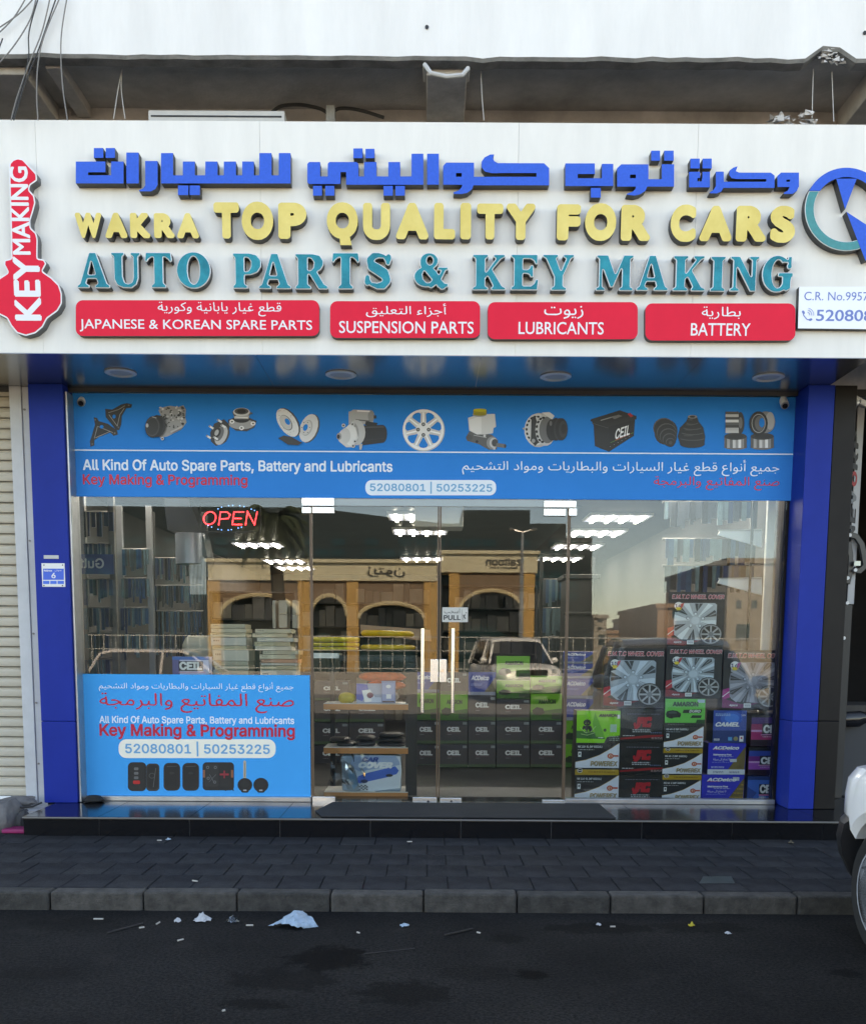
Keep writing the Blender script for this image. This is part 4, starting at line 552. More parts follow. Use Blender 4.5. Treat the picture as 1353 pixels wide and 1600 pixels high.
# outlines of the raised letters (serif letters in a 0-1000 box; the rest as traced on the sign)
GL = json.loads('''{"serif":{"A":[[406,999,164,1,20,-6,15,-15,300,-825,19,-28,56,-36,16,-19,4,-42,-13,-23,-41,-6,-358,0,-32,5,-10,9,-5,15,3,42,14,18,53,35,9,25,-30,95,-17,13,-32,3,-187,0,-19,-5,-15,-12,-31,-74,-4,-28,13,-20,61,-31,17,-16,5,-45,-5,-15,-12,-10,-29,-4,-292,0,-25,4,-12,10,-6,35,8,29,69,48,18,28,275,810,14,25],
[450,735,-12,-13,-11,-33,-70,-257,-3,-33,8,-12,19,-6,150,1,17,15,-1,27,-75,277,-10,26]],
"U":[[33,999,381,1,25,-4,14,-12,6,-25,-5,-30,-13,-17,-39,-31,-11,-30,1,-522,37,-112,23,-48,32,-20,80,-23,45,12,63,29,22,17,19,35,26,92,1,540,-5,18,-11,14,-50,28,-16,15,-7,25,5,30,16,15,27,4,256,0,22,-3,13,-8,10,-25,-5,-35,-15,-17,-45,-30,-13,-31,-4,-567,-54,-150,-25,-38,-142,-85,-25,-9,-35,-2,-241,4,-183,64,-36,23,-71,128,-15,40,-2,587,-4,20,-9,15,-57,33,-15,20,-4,25,5,22,10,12]],
"T":[[64,999,854,1,29,-4,16,-12,11,-33,26,-170,-11,-27,-34,-25,-20,-6,-19,6,-66,72,-89,54,-57,9,-15,-8,-9,-17,-1,-670,5,-20,10,-15,60,-41,17,-19,5,-40,-12,-26,-37,-8,-450,0,-29,3,-18,11,-8,30,8,32,15,17,60,41,10,15,5,20,-1,667,-7,18,-15,9,-54,-6,-92,-53,-70,-76,-22,-4,-27,12,-29,28,-3,35,29,171,13,20]],
"O":[[465,1000,101,-3,93,-22,92,-42,78,-56,70,-75,53,-87,33,-91,15,-100,-6,-100,-22,-90,-42,-90,-56,-76,-75,-69,-88,-52,-90,-32,-97,-15,-100,6,-90,22,-90,43,-76,55,-69,75,-52,88,-32,90,-15,98,6,100,22,90,42,90,53,73,73,68,85,53,90,33],
[491,870,-35,-12,-31,-26,-30,-40,-22,-45,-21,-63,-13,-62,-9,-143,17,-143,37,-107,28,-45,29,-30,30,-18,30,-6,34,9,32,22,31,38,26,47,21,60,15,68,10,148,-6,77,-12,68,-17,58,-22,52,-27,43,-30,30,-32,17]],
"P":[[33,999,553,1,218,-40,35,-10,25,-16,108,-107,21,-28,7,-45,0,-102,-5,-30,-26,-43,-89,-112,-36,-18,-213,-64,-175,-6,-18,-4,-12,-11,-6,-35,2,-170,16,-27,65,-39,19,-19,6,-43,-5,-15,-12,-11,-38,-5,-425,0,-27,4,-16,15,-5,27,6,29,12,17,50,44,8,18,3,25,0,648,-11,37,-52,47,-13,23,-3,28,5,20,11,12],
[441,872,-15,-11,-6,-24,0,-310,11,-33,27,-7,60,9,28,10,21,18,39,51,31,54,2,100,-3,25,-10,20,-70,76,-38,15]],
"R":[[28,1000,520,0,193,-42,37,-20,88,-133,5,-33,-2,-83,-12,-32,-60,-95,-23,-20,-75,-40,-10,-13,-1,-15,196,-310,21,-19,69,-34,18,-15,7,-19,1,-33,-3,-23,-8,-12,-30,-9,-198,0,-30,2,-19,8,-23,26,-235,356,-17,18,-18,6,-16,-9,-6,-20,0,-226,15,-29,59,-39,17,-17,6,-40,-10,-27,-35,-9,-394,0,-32,2,-15,9,-8,25,4,38,12,17,52,45,8,18,3,25,-1,653,-10,33,-52,46,-13,21,0,50,10,12],
[417,872,-16,-10,-5,-22,1,-278,5,-17,10,-9,44,-4,38,16,56,56,9,35,11,110,-13,33,-58,70,-30,13]],
"S":[[326,1000,207,0,196,-49,50,-24,62,37,55,6,55,-25,38,-49,11,-55,-12,-54,-24,-40,-26,-64,-25,-23,-34,-13,-45,2,-43,23,-21,31,-19,54,-51,65,-19,11,-155,7,-108,-36,-17,-14,-13,-21,2,-12,11,-8,175,-68,240,-120,43,-32,30,-43,76,-190,5,-42,-7,-40,-16,-34,-25,-30,-148,-124,-28,-16,-47,-10,-236,2,-218,79,-50,26,-67,-17,-48,7,-41,26,-29,42,-10,37,0,35,36,111,31,39,48,18,50,-6,43,-29,18,-34,4,-62,49,-65,21,-14,176,-14,135,37,15,10,12,18,-1,23,-22,25,-422,207,-41,33,-26,42,-46,181,1,37,11,37,21,32,25,23,142,98]],
"&":[[419,1000,90,-6,78,-26,63,-44,45,-60,15,-37,7,-40,-12,-75,-39,-67,-70,-57,-8,-12,6,-12,72,-63,53,-82,12,-1,10,11,41,82,-13,11,-58,2,-18,8,-6,54,9,25,25,6,245,0,20,-3,11,-10,0,-68,-11,-9,-43,-5,-17,-12,-112,-217,7,-26,72,-74,23,-10,68,-7,15,-19,1,-65,-6,-19,-13,-7,-45,-7,-35,-35,-31,-16,-50,-8,-48,14,-51,43,-39,13,-9,38,-20,14,-20,-6,-89,-67,-33,-11,-32,5,-46,24,-101,-1,-93,16,-69,26,-65,40,-50,49,-35,56,-15,49,-5,49,7,50,18,46,27,42,34,38,44,34,58,32,10,11,-21,49,-5,29,1,117,22,68,38,51,51,40,66,29],
[448,895,-30,-15,-27,-30,-14,-37,-2,-40,10,-40,22,-33,31,-20,33,-5,35,13,29,29,16,37,4,45,-12,42,-24,33,-33,20],
[304,499,-18,-16,-31,-66,21,-126,86,-89,31,-6,68,4,50,55,5,12,-3,14,-184,204]],
"K":[[28,999,404,1,22,-3,13,-8,8,-28,-6,-35,-15,-16,-54,-36,-13,-28,0,-297,3,-25,12,-9,13,6,20,23,240,315,3,15,-6,12,-41,28,-13,17,-3,38,10,23,32,8,263,0,27,-2,15,-9,8,-35,-10,-33,-18,-12,-76,-34,-25,-19,-219,-245,-14,-20,-3,-15,14,-35,261,-403,23,-20,72,-29,18,-15,7,-38,-10,-27,-15,-7,-28,-2,-347,0,-32,7,-12,19,1,38,9,20,33,32,1,25,-123,221,-13,16,-15,5,-32,-21,-27,-38,-4,-168,4,-22,9,-15,55,-31,15,-15,6,-39,-11,-26,-35,-8,-376,0,-30,2,-15,9,-8,28,6,34,15,15,57,32,8,16,3,25,-1,680,-13,33,-57,37,-15,20,0,50,10,12]],
"E":[[28,999,886,1,28,-2,15,-9,8,-30,0,-200,-6,-25,-17,-12,-38,-1,-25,6,-15,14,-54,78,-107,47,-38,4,-186,0,-23,-4,-12,-10,-6,-30,0,-207,5,-23,13,-12,95,-4,47,4,62,37,30,58,15,15,23,6,49,0,31,-11,8,-33,0,-245,-3,-30,-13,-16,-23,-5,-54,1,-29,13,-36,56,-47,23,-55,7,-82,0,-22,-6,-10,-13,-4,-20,0,-235,5,-40,21,-14,246,0,35,15,85,53,53,94,14,15,25,5,54,-10,19,-13,5,-25,-29,-225,-12,-30,-17,-9,-33,-2,-861,0,-25,2,-15,9,-8,28,6,35,15,15,64,38,11,17,3,25,0,672,-5,20,-9,13,-64,37,-16,18,-5,22,3,28,8,13]],
"Y":[[29,999,425,1,35,-8,10,-23,-3,-38,-12,-17,-38,-30,-5,-25,115,-264,13,-21,12,-5,13,7,12,20,122,263,-1,15,-8,11,-55,27,-17,14,-7,35,9,28,12,8,20,3,268,0,30,-3,15,-11,6,-27,-6,-31,-17,-16,-65,-30,-20,-21,-229,-462,-1,-250,17,-26,65,-32,18,-15,7,-17,0,-25,-4,-18,-9,-9,-35,-7,-403,0,-27,3,-15,11,-6,32,8,30,15,15,60,33,14,22,-1,233,-257,482,-21,21,-65,30,-18,17,-5,22,2,28,9,13]],
"M":[[43,999,256,1,20,-3,11,-8,170,-473,11,-21,10,-5,10,7,10,21,179,471,14,9,25,2,207,0,27,-9,7,-25,-5,-40,-11,-13,-55,-33,-7,-16,-2,-30,1,-690,12,-28,48,-28,14,-14,5,-43,-9,-23,-27,-8,-305,0,-23,3,-12,11,-4,30,5,30,11,14,43,28,10,25,1,420,-3,35,-8,11,-10,-9,-15,-31,-175,-443,-14,-18,-24,-6,-47,2,-20,18,-160,428,-15,30,-10,5,-7,-14,-2,-35,1,-393,12,-25,61,-40,5,-20,-1,-37,-12,-15,-20,-4,-192,0,-27,9,-7,25,5,40,14,14,50,29,11,32,0,705,-8,27,-40,33,-10,17,0,50,7,11]],
"I":[[25,999,929,1,25,-2,13,-7,8,-32,-9,-35,-20,-13,-135,-48,-13,-17,-3,-37,2,-660,7,-15,15,-10,144,-45,9,-13,3,-17,-1,-25,-8,-15,-12,-7,-25,-2,-903,0,-28,1,-15,8,-7,15,-1,25,11,29,20,10,130,39,14,14,5,28,-2,670,-5,15,-14,12,-128,43,-21,12,-9,20,0,35,7,15]],
"N":[[23,999,286,1,35,-10,357,-532,15,-19,13,-6,8,8,3,28,-1,392,-15,24,-61,26,-16,13,-7,25,4,37,12,11,23,3,285,0,29,-9,7,-27,-6,-40,-15,-13,-55,-27,-13,-28,-1,-815,-2,-22,-7,-12,-25,-7,-145,0,-22,3,-15,9,-410,621,-20,27,-13,7,-8,-11,-3,-27,1,-488,14,-25,64,-28,14,-12,7,-22,-3,-38,-11,-12,-22,-4,-268,0,-29,9,-7,27,6,39,15,13,67,31,10,15,2,22,-1,700,-13,27,-65,29,-16,14,-5,20,1,33,8,13]],
"G":[[451,1000,89,-2,87,-19,79,-34,89,-53,13,8,6,52,14,16,97,2,15,-4,8,-11,3,-198,8,-62,-13,-35,-27,-26,-32,-11,-32,0,-32,12,-25,22,-15,43,4,25,22,45,-1,15,-10,12,-114,4,-42,-14,-70,65,-32,14,-33,4,-29,-7,-30,-16,-50,-55,-40,-82,-26,-108,-7,-80,3,-88,13,-80,20,-70,29,-63,33,-45,40,-31,40,-13,47,6,45,28,42,55,15,48,-3,138,-20,12,-87,2,-21,8,-7,20,0,55,10,30,28,7,402,0,39,-9,7,-23,-1,-67,-7,-14,-28,-24,-22,-80,-4,-213,-18,-20,-107,-51,-27,-4,-67,22,-115,-43,-106,-15,-87,6,-85,21,-99,49,-82,65,-68,85,-47,96,-28,112,-2,118,23,110,50,106,70,89,89,72,104,49]]},"kufic":[[[1192,2524,454,-1,6,2,1,159,-2,7,-267,1,-3,4,0,38,2,4,7,1,348,-1,2,-5,1,-208,7,-2,187,1,2,7,-1,332,-7,3,-737,-1,-2,-9,0,-325]],
[[1473,2313,139,-1,7,2,1,145,-2,7,-140,1,-6,-2,-1,-145]],
[[1658,2313,136,-1,7,2,1,145,-2,7,-136,1,-7,-2,-1,-145]],
[[1981,2383,184,0,7,2,1,473,-2,7,-184,1,-7,-3,-1,-473]],
[[2276,2515,184,0,7,2,1,370,-35,65,-68,37,-180,0,-5,-5,-3,-8,1,-4,67,-31,29,-45,0,-374]],
[[2524,2392,178,-1,6,2,1,340,4,6,142,0,5,-2,1,-208,3,-6,177,0,7,2,1,209,2,4,7,1,148,0,5,-2,1,-208,4,-6,179,0,7,2,1,209,2,4,7,1,83,0,6,-2,0,-208,3,-5,182,-1,4,6,0,208,6,2,83,0,7,-1,2,-4,1,-209,5,-2,167,0,7,1,2,4,1,209,6,2,69,0,6,-1,3,-5,0,-340,7,-2,180,0,4,6,0,339,6,3,97,0,7,-1,2,-5,1,-340,7,-2,174,0,3,8,0,463,-2,3,-7,1,-2009,-1,-4,-7,0,-459]],
[[2788,2897,158,0,2,7,-1,142,-7,2,-153,-1,-2,-5,0,-136]],
[[2970,2897,156,0,2,7,-1,142,-7,2,-150,-1,-2,-5,0,-136]],
[[6432,2402,176,-1,7,3,1,474,-4,8,-1199,0,-3,-7,0,-186,-3,-4,-4,-1,-75,0,-6,2,-1,177,-4,7,-482,0,-8,-4,-23,-26,0,-281,2,-6,23,-22,8,-4,161,0,6,2,0,216,4,7,108,0,6,-2,1,-194,3,-6,21,-21,11,-2,416,1,28,31,0,188,2,4,7,1,73,0,6,-3,0,-215,4,-7,180,0,8,2,1,218,2,4,7,1,170,0,6,-2,1,-216,2,-6,177,-1,4,7,1,216,6,2,167,0,4,-7,0,-340]],
[[5524,2319,135,-1,7,2,1,144,-3,7,-134,1,-7,-2,-1,-144]],
[[5714,2325,131,-1,7,2,1,138,-2,7,-132,1,-7,-2,-1,-139]],
[[4895,2904,131,0,7,2,1,143,-2,7,-132,1,-7,-2,-1,-143]],
[[5087,2904,131,0,7,2,1,143,-2,7,-132,1,-7,-2,-1,-143]],
[[5994,2904,138,0,7,2,1,143,-2,7,-138,1,-7,-2,-1,-143]],
[[6181,2904,137,0,7,2,1,143,-2,7,-138,1,-7,-2,-1,-143]],
[[6674,2402,176,-1,7,3,1,474,-2,7,-176,1,-7,-3,-1,-474]],
[[7656,2414,57,-1,6,2,-20,53,1,8,22,43,53,29,722,2,81,78,0,264,-7,3,-1171,0,-6,3,-20,57,-72,57,-90,19,-121,-1,-6,-16,0,-10,83,-30,44,-49,9,-36,-6,-3,-284,0,-7,-2,-1,-289,3,-5,47,-50,430,1,2,7,0,207,4,6,964,1,7,-2,1,-52,-5,-5,-593,0,-15,3,-80,0,-28,-4,-9,-4,-75,-16,-52,-69,0,-87,44,-66],
[7128,2703,-4,6,0,46,2,6,80,1,6,-2,1,-51,-2,-6]],
[[8832,2552,451,0,7,2,1,157,-2,7,-263,1,-3,5,0,56,2,4,4,1,369,-1,2,-5,1,-217,7,-2,169,1,2,7,-1,336,-7,2,-739,0,-2,-9,0,-337]],
[[9230,2936,151,0,2,7,-1,143,-7,2,-145,-1,-2,-6,0,-137]],
[[9703,2567,422,0,2,7,0,221,2,4,7,1,196,-1,2,-6,1,-225,7,-2,183,1,3,7,-1,338,-7,3,-412,0,-5,5,-21,59,-86,57,-86,20,-117,-14,-3,-5,2,-10,89,-34,37,-31,7,-10,5,-34,-7,-3,-278,0,-7,-2,-1,-284],
[9842,2728,-3,6,0,45,2,5,83,1,6,-2,1,-49,-2,-6]],
[[10172,2354,129,-1,7,2,0,148,-2,7,-128,1,-7,-2,-1,-148]],
[[10374,2354,140,-1,7,2,1,148,-2,7,-140,1,-7,-2,-1,-148]],
[[10764,2685,162,-1,7,2,1,93,-5,3,-33,0,-4,2,-1,47,2,3,7,0,54,0,5,-2,1,-37,9,-9,0,-95,2,-6,114,0,2,7,-1,232,-7,2,-316,0,-2,-8,0,-224]],
[[10784,2478,136,-1,8,2,0,145,-2,8,-137,0,-7,-2,-1,-145]],
[[10974,2478,134,-1,7,2,1,145,-2,8,-134,0,-8,-2,0,-145]],
[[11512,2600,4,0,1,4,-25,68,48,24,497,1,52,41,7,8,-1,187,-7,2,-788,0,-7,5,-27,51,-10,5,-63,25,-105,-1,-5,-8,0,-6,61,-42,35,-58,0,-218,4,-6,114,-1,5,3,1,150,4,6,657,-1,2,-4,0,-33,-5,-5,-460,0,-76,-13,-38,-51,9,-71,56,-43]],
[[12196,2696,272,0,8,2,0,219,-9,7,-21,55,-70,50,-130,1,-7,-3,-4,-12,3,-4,65,-33,25,-51,-1,-6,-181,0,-6,-3,-1,-168],
[12284,2806,-4,6,0,23,2,4,49,1,6,-2,1,-26,-2,-6]]],
"key":[[290,2470,60,12,27,15,184,198,18,27,7,73,-4,25,-13,14,-82,56,-11,20,-10,44,1,14,5,11,58,64,11,16,6,23,13,83,-4,27,-31,115,-42,133,-2,24,5,83,12,23,57,53,13,15,9,22,16,60,4,36,-4,241,3,31,6,8,11,6,62,9,18,7,13,14,20,39,1,12,-3,11,-44,84,-3,11,2,10,15,15,119,82,109,108,9,15,8,20,30,91,5,29,1,117,-3,25,-13,29,-49,85,-18,16,-141,102,-14,19,-61,117,-98,84,-15,11,-19,8,-124,34,-24,-2,-98,-30,-18,-6,-14,-9,-88,-105,-53,-101,-14,-18,-21,-14,-185,-92,-21,-16,-68,-114,-7,-17,-3,-18,3,-118,51,-124,20,-23,96,-80,130,-85,13,-12,4,-10,-2,-13,-50,-97,-1,-21,4,-41,6,-12,12,-7,78,-20,8,-7,5,-10,-5,-380,-32,-1010,8,-70,5,-13,10,-14,31,-33,18,-13,45,-16]],
"heavy":{"W":[[279,4,45,-3,23,18,21,29,53,172,75,276,7,8,114,-403,21,-60,18,-25,26,-16,37,1,26,21,18,26,16,45,196,702,25,74,0,60,-15,37,-13,18,-26,16,-95,0,-29,-19,-20,-30,-11,-29,-81,-299,-7,-17,-5,0,-100,349,-21,29,-21,15,-106,0,-23,-18,-21,-30,-91,-320,-12,-23,-83,291,-21,60,-12,19,-26,21,-11,1,-95,0,-31,-22,-13,-19,-10,-30,-1,-37,6,-30,105,-373,15,-38,96,-350,23,-63,16,-22]],
"A":[[68,4,158,-4,39,16,33,33,72,164,10,18,16,8,224,-2,90,-196,25,-25,31,-15,162,0,46,29,26,41,0,60,-337,725,-2,14,-49,93,-23,22,-31,15,-124,0,-30,-15,-27,-25,-30,-52,-41,-105,-306,-687,0,-45,15,-30,26,-25]],
"K":[[78,4,176,-4,43,16,26,22,22,41,4,195,233,-199,78,-59,34,-15,216,-1,43,16,28,25,18,30,1,38,-21,41,-434,373,2,10,56,57,284,263,17,30,0,46,-17,30,-29,25,-43,16,-207,-1,-43,-22,-160,-146,-17,-23,-39,-30,-6,151,-17,30,-29,25,-43,16,-164,0,-43,-16,-28,-25,-19,-38,0,-842,26,-45,21,-18]],
"R":[[83,4,200,-3,37,15,31,25,20,38,5,248,32,-23,36,-37,179,-226,31,-25,46,-16,213,1,56,29,31,41,0,46,-28,45,-52,52,-152,196,-59,60,41,38,55,97,2,136,-11,37,-37,68,-26,30,-70,55,-102,45,-56,15,-65,9,-343,0,-55,-23,-22,-18,-18,-30,-2,-850,28,-45,23,-18],
[376,648,-3,63,30,2,31,-17,0,-23,-12,-17]],
"T":[[408,2,178,-2,53,29,29,41,3,640,246,5,35,15,29,25,19,38,-1,136,-29,41,-53,29,-827,1,-52,-23,-21,-18,-17,-30,0,-144,17,-30,26,-22,47,-19,237,-4,3,-632,26,-45,21,-18]],
"O":[[447,4,88,-4,22,7,42,0,43,9,135,59,78,65,35,37,45,62,57,140,1,44,7,29,0,103,-7,22,0,37,-37,103,-21,44,-45,62,-57,58,-56,44,-128,59,-85,9,-21,7,-78,0,-22,-7,-42,0,-64,-16,-99,-44,-93,-73,-66,-84,-35,-66,-36,-103,-1,-44,-7,-23,0,-80,15,-96,50,-118,57,-81,66,-61,78,-51,92,-37],
[465,288,-71,22,-29,21,-45,48,-21,44,-7,29,0,103,28,66,22,30,52,39,35,15,43,8,71,-1,78,-29,35,-29,31,-40,21,-51,1,-37,7,-22,-8,-67,-21,-51,-22,-29,-44,-40,-78,-29]],
"P":[[97,4,220,-4,65,23,25,18,23,38,3,271,196,12,97,23,64,22,43,22,76,53,68,86,23,82,0,53,-23,83,-54,75,-41,38,-33,22,-69,33,-65,22,-64,15,-76,9,-462,0,-65,-23,-25,-18,-21,-30,-2,-850,32,-45,27,-18],
[435,641,0,71,76,1,32,-8,14,-9,-3,-40,-76,-16]],
"Q":[[432,0,364,0,0,14,-53,181,35,16,66,45,44,38,46,54,57,121,1,37,8,24,0,86,-8,24,-1,37,-52,113,-51,62,-58,49,-60,39,-120,46,-84,8,-24,6,-76,0,-24,-6,-48,-1,-52,-11,-100,-37,-88,-58,-77,-80,-32,-55,-36,-85,-1,-38,-8,-20,0,-72,12,-68,53,-113,59,-72,62,-49,88,-48,80,-27,44,-5,10,-5,12,-23],
[462,393,-69,17,-72,59,-20,34,-9,27,0,89,38,69,15,17,48,30,29,11,40,8,80,0,81,-26,35,-25,29,-33,21,-44,0,-28,8,-23,-4,-38,-5,-21,-20,-41,-64,-58,-81,-25]],
"U":[[415,4,132,-4,25,7,59,0,102,31,102,52,38,32,49,52,43,67,25,66,2,45,8,22,0,548,-25,45,-22,17,-33,15,-178,0,-47,-25,-33,-44,-2,-541,-9,-37,-28,-33,-42,-21,-43,-9,-85,0,-42,9,-62,46,-10,37,0,541,-18,37,-29,25,-34,15,-169,1,-51,-22,-20,-19,-17,-29,-1,-563,8,-23,2,-44,17,-44,51,-89,96,-84,101,-52,85,-22]],
"L":[[101,4,781,-4,56,16,23,14,39,49,-2,135,-22,30,-38,25,-56,17,-430,3,-3,632,-39,49,-22,14,-57,16,-224,-1,-45,-15,-28,-18,-34,-45,0,-842,34,-45,28,-18]],
"I":[[225,2,538,-2,100,15,62,18,75,45,0,843,-87,49,-50,14,-125,16,-501,-1,-100,-15,-62,-18,-75,-45,0,-843,75,-45,62,-18]],
"Y":[[408,2,180,-2,50,29,28,41,3,422,303,343,28,48,0,46,-17,30,-28,25,-33,15,-192,1,-42,-16,-33,-30,-126,-149,-25,-22,-17,7,-129,154,-42,37,-37,18,-201,0,-46,-25,-32,-45,0,-46,17,-30,314,-354,2,-421,25,-45,21,-18]],
"F":[[110,2,262,-2,49,15,40,25,27,38,6,303,390,3,67,25,47,45,0,143,-24,30,-41,25,-61,17,-366,0,-12,2,-6,9,6,32,378,2,61,16,37,22,30,41,-2,136,-41,41,-73,29,-756,1,-73,-23,-29,-18,-24,-30,-2,-851,37,-45,30,-18]],
"C":[[525,4,143,-4,25,7,49,2,65,14,66,22,82,37,27,25,18,36,-1,155,-28,40,-49,28,-57,0,-99,-49,-114,-29,-107,-1,-90,23,-49,29,-44,47,-16,37,-10,29,0,88,18,52,27,40,33,30,66,35,73,16,99,-1,114,-29,91,-42,16,-1,41,1,33,15,24,21,11,18,10,22,0,140,-25,44,-28,24,-50,22,-98,30,-123,23,-123,0,-24,-7,-50,0,-49,-9,-106,-37,-82,-44,-95,-76,-56,-66,-57,-110,-18,-66,0,-37,-8,-22,0,-74,10,-66,32,-81,33,-59,52,-69,98,-80,123,-59,58,-22]],
"S":[[384,4,180,-4,81,9,128,36,47,21,85,55,58,66,25,45,1,29,11,22,-2,52,-35,88,-58,66,-103,74,-122,53,-116,40,-97,46,4,9,35,10,70,-9,58,-15,81,-41,47,-15,58,-1,70,22,27,18,23,30,2,161,-25,37,-74,39,-93,30,-140,23,-162,0,-82,-9,-70,-14,-104,-37,-120,-76,-47,-59,-25,-66,2,-74,35,-80,27,-33,146,-100,249,-100,74,-47,-4,-16,-46,-8,-93,14,-52,17,-100,62,-58,16,-58,-2,-46,-14,-39,-25,-23,-29,-2,-177,25,-36,73,-40,140,-44,70,-14]]}}''')
GL['serif'] = {k: [steps(l, 1) for l in L] for k, L in GL['serif'].items()}
GL['heavy'] = {k: [steps(l, 1) for l in L] for k, L in GL['heavy'].items()}
GL['kufic'] = [[steps(l, 10) for l in L] for L in GL['kufic']]
GL['key'] = [steps(l, 10) for l in GL['key']]
# ------------------------------------------------------------------ materials
ZP, ZT = .103, .242            # pavement, step top
YK, YSTEP, YS = -2.525, -.82, -.946   # kerb face, step face, sign face
def asphalt_mat():
    """dark worn asphalt: aggregate speckle, dusty patches, ragged oil stains"""
    m = bpy.data.materials.new('asphalt'); m.use_nodes = True; n = m.node_tree; N, L = n.nodes, n.links; b = N['Principled BSDF']
    tc = N.new('ShaderNodeTexCoord'); co = tc.outputs['Object']
    def noise(s, d=6, r=.6):
        q = N.new('ShaderNodeTexNoise'); q.inputs['Scale'].default_value = s; q.inputs['Detail'].default_value = d; q.inputs['Roughness'].default_value = r; L.new(co, q.inputs['Vector']); return q.outputs[0]
    def ramp(src, p0, c0, p1, c1):
        r = N.new('ShaderNodeValToRGB'); e = r.color_ramp.elements; e[0].position = p0; e[1].position = p1; e[0].color = (*c0, 1); e[1].color = (*c1, 1); L.new(src, r.inputs[0]); return r.outputs[0]
    def math_(op, x, y):
        q = N.new('ShaderNodeMath'); q.operation = op
        for i, v in enumerate((x, y)):
            if isinstance(v, (int, float)): q.inputs[i].default_value = v
            elif v is not None: L.new(v, q.inputs[i])
        return q.outputs[0]
    def mix(f, x, y, mode='MIX'):
        q = N.new('ShaderNodeMix'); q.data_type = 'RGBA'; q.blend_type = mode
        if isinstance(f, float): q.inputs[0].default_value = f
        else: L.new(f, q.inputs[0])
        L.new(x, q.inputs[6]); L.new(y, q.inputs[7]); return q.outputs[2]
    base = ramp(noise(.9, 8, .62), .34, (.0075, .0077, .0082), .70, (.019, .0187, .0184))
    speck = ramp(noise(62, 3, .8), .36, (.30, .30, .31), .68, (2.1, 2.08, 2.0)); col = mix(1.0, base, speck, 'MULTIPLY')
    dust = ramp(noise(2.3, 9, .7), .56, (0, 0, 0), .74, (.55, .55, .55)); dcol = N.new('ShaderNodeRGB'); dcol.outputs[0].default_value = (.034, .032, .029, 1); col = mix(dust, col, dcol.outputs[0])
    edge = noise(9, 8, .75); dark = None
    for (cx, cy, rx, ry, s) in [(515, 1497, 62, 17, 1), (440, 1530, 80, 17, .6), (400, 1570, 50, 8, .7), (830, 1523, 26, 7, 1), (630, 1552, 70, 17, .65), (795, 1466, 26, 7, .5), (120, 1445, 70, 12, .4), (1320, 1520, 24, 7, .6), (740, 1520, 60, 12, .35), (940, 1450, 90, 8, .6), (1090, 1450, 80, 8, .5), (60, 1520, 60, 9, .3)]:
        c = PZ(cx, cy, 0); k = 1600 / (c.y + 8); e = PZ(cx, cy - ry, 0)
        mp = N.new('ShaderNodeMapping'); L.new(co, mp.inputs[0]); sx, sy = k / rx, 1 / max(.02, e.y - c.y)
        mp.inputs['Scale'].default_value = (sx, sy, 0); mp.inputs['Location'].default_value = (-c.x * sx, -c.y * sy, 0)
        ln = N.new('ShaderNodeVectorMath'); ln.operation = 'LENGTH'; L.new(mp.outputs[0], ln.inputs[0])
        d = math_('ADD', ln.outputs['Value'], math_('MULTIPLY', math_('SUBTRACT', edge, .5), 3.2))
        r = N.new('ShaderNodeMapRange'); r.inputs[1].default_value = .85; r.inputs[2].default_value = 1.15; r.inputs[3].default_value = s; r.inputs[4].default_value = 0; L.new(d, r.inputs[0])
        dark = r.outputs[0] if dark is None else math_('MAXIMUM', dark, r.outputs[0])
    oc = N.new('ShaderNodeRGB'); oc.outputs[0].default_value = (.0015, .0015, .0016, 1)
    L.new(mix(dark, col, oc.outputs[0]), b.inputs['Base Color'])
    b.inputs['Specular IOR Level'].default_value = .12; b.inputs['Roughness'].default_value = .85
    bp = N.new('ShaderNodeBump'); bp.inputs['Strength'].default_value = .7; bp.inputs['Distance'].default_value = .008; L.new(noise(130, 4, .6), bp.inputs['Height']); L.new(bp.outputs[0], b.inputs['Normal'])
    return m
asphalt = asphalt_mat()
kerb_m = [mat('kerb_%d' % i, c, .9, var=.55, scale=14, bump=.8, bscale=90) for i, c in enumerate([(.068, .063, .056), (.050, .047, .042), (.076, .070, .062)])]
pave_m = [mat('paver_%d' % i, c, .85, var=.6, scale=3.5, bump=.8, bscale=60, spec=.15) for i, c in enumerate([(.034, .0345, .037), (.030, .031, .034), (.037, .0375, .0395), (.032, .033, .0365)])]
joint_m = mat('joint_sand', (.021, .0205, .0205), .95)
granite = mat('black_granite', (.006, .0065, .008), .14, var=.4, scale=30)
grout = mat('grout', (.16, .16, .16), .9)
white_wall = mat('white_render', (.77, .765, .75), .88, var=.10, scale=2.2, bump=.2, bscale=25, stretch=(1.6, 1, .35))
conc = mat('old_concrete', (.50, .475, .455), .9, var=.4, scale=2.2, bump=.4, bscale=40)
conc_edge = mat('grimy_concrete', (.26, .26, .255), .9, var=.45, scale=6, bump=.5, bscale=50)
conc_lt = mat('pale_concrete', (.58, .56, .54), .9, var=.35, scale=5, bump=.3, bscale=40)
acp_white = mat('sign_panel_white', (.775, .755, .71), .5, var=.07, scale=5, stretch=(1.3, 1, .3), spec=.3)
blue_clad = mat('blue_cladding', (.001, .027, .27), .42, var=.12, scale=3, spec=.14)
brown_clad = mat('brown_cladding', (.011, .009, .0085), .45, var=.3, scale=3, spec=.2)
soffit_m = mat('soffit_metal', (.40, .41, .43), .20, metal=.9, var=.15, scale=2.5)
alu = mat('aluminium', (.46, .46, .46), .35, metal=.8, var=.2, scale=6)
alu_dark = mat('aged_aluminium', (.20, .19, .185), .4, metal=.6, var=.3, scale=8)
alu_white = mat('white_channel', (.50, .51, .52), .5, var=.15, scale=4)
steel = mat('stainless_steel', (.62, .61, .60), .16, metal=1)
steel_m = mat('polished_patch', (.80, .79, .77), .26, metal=.85)
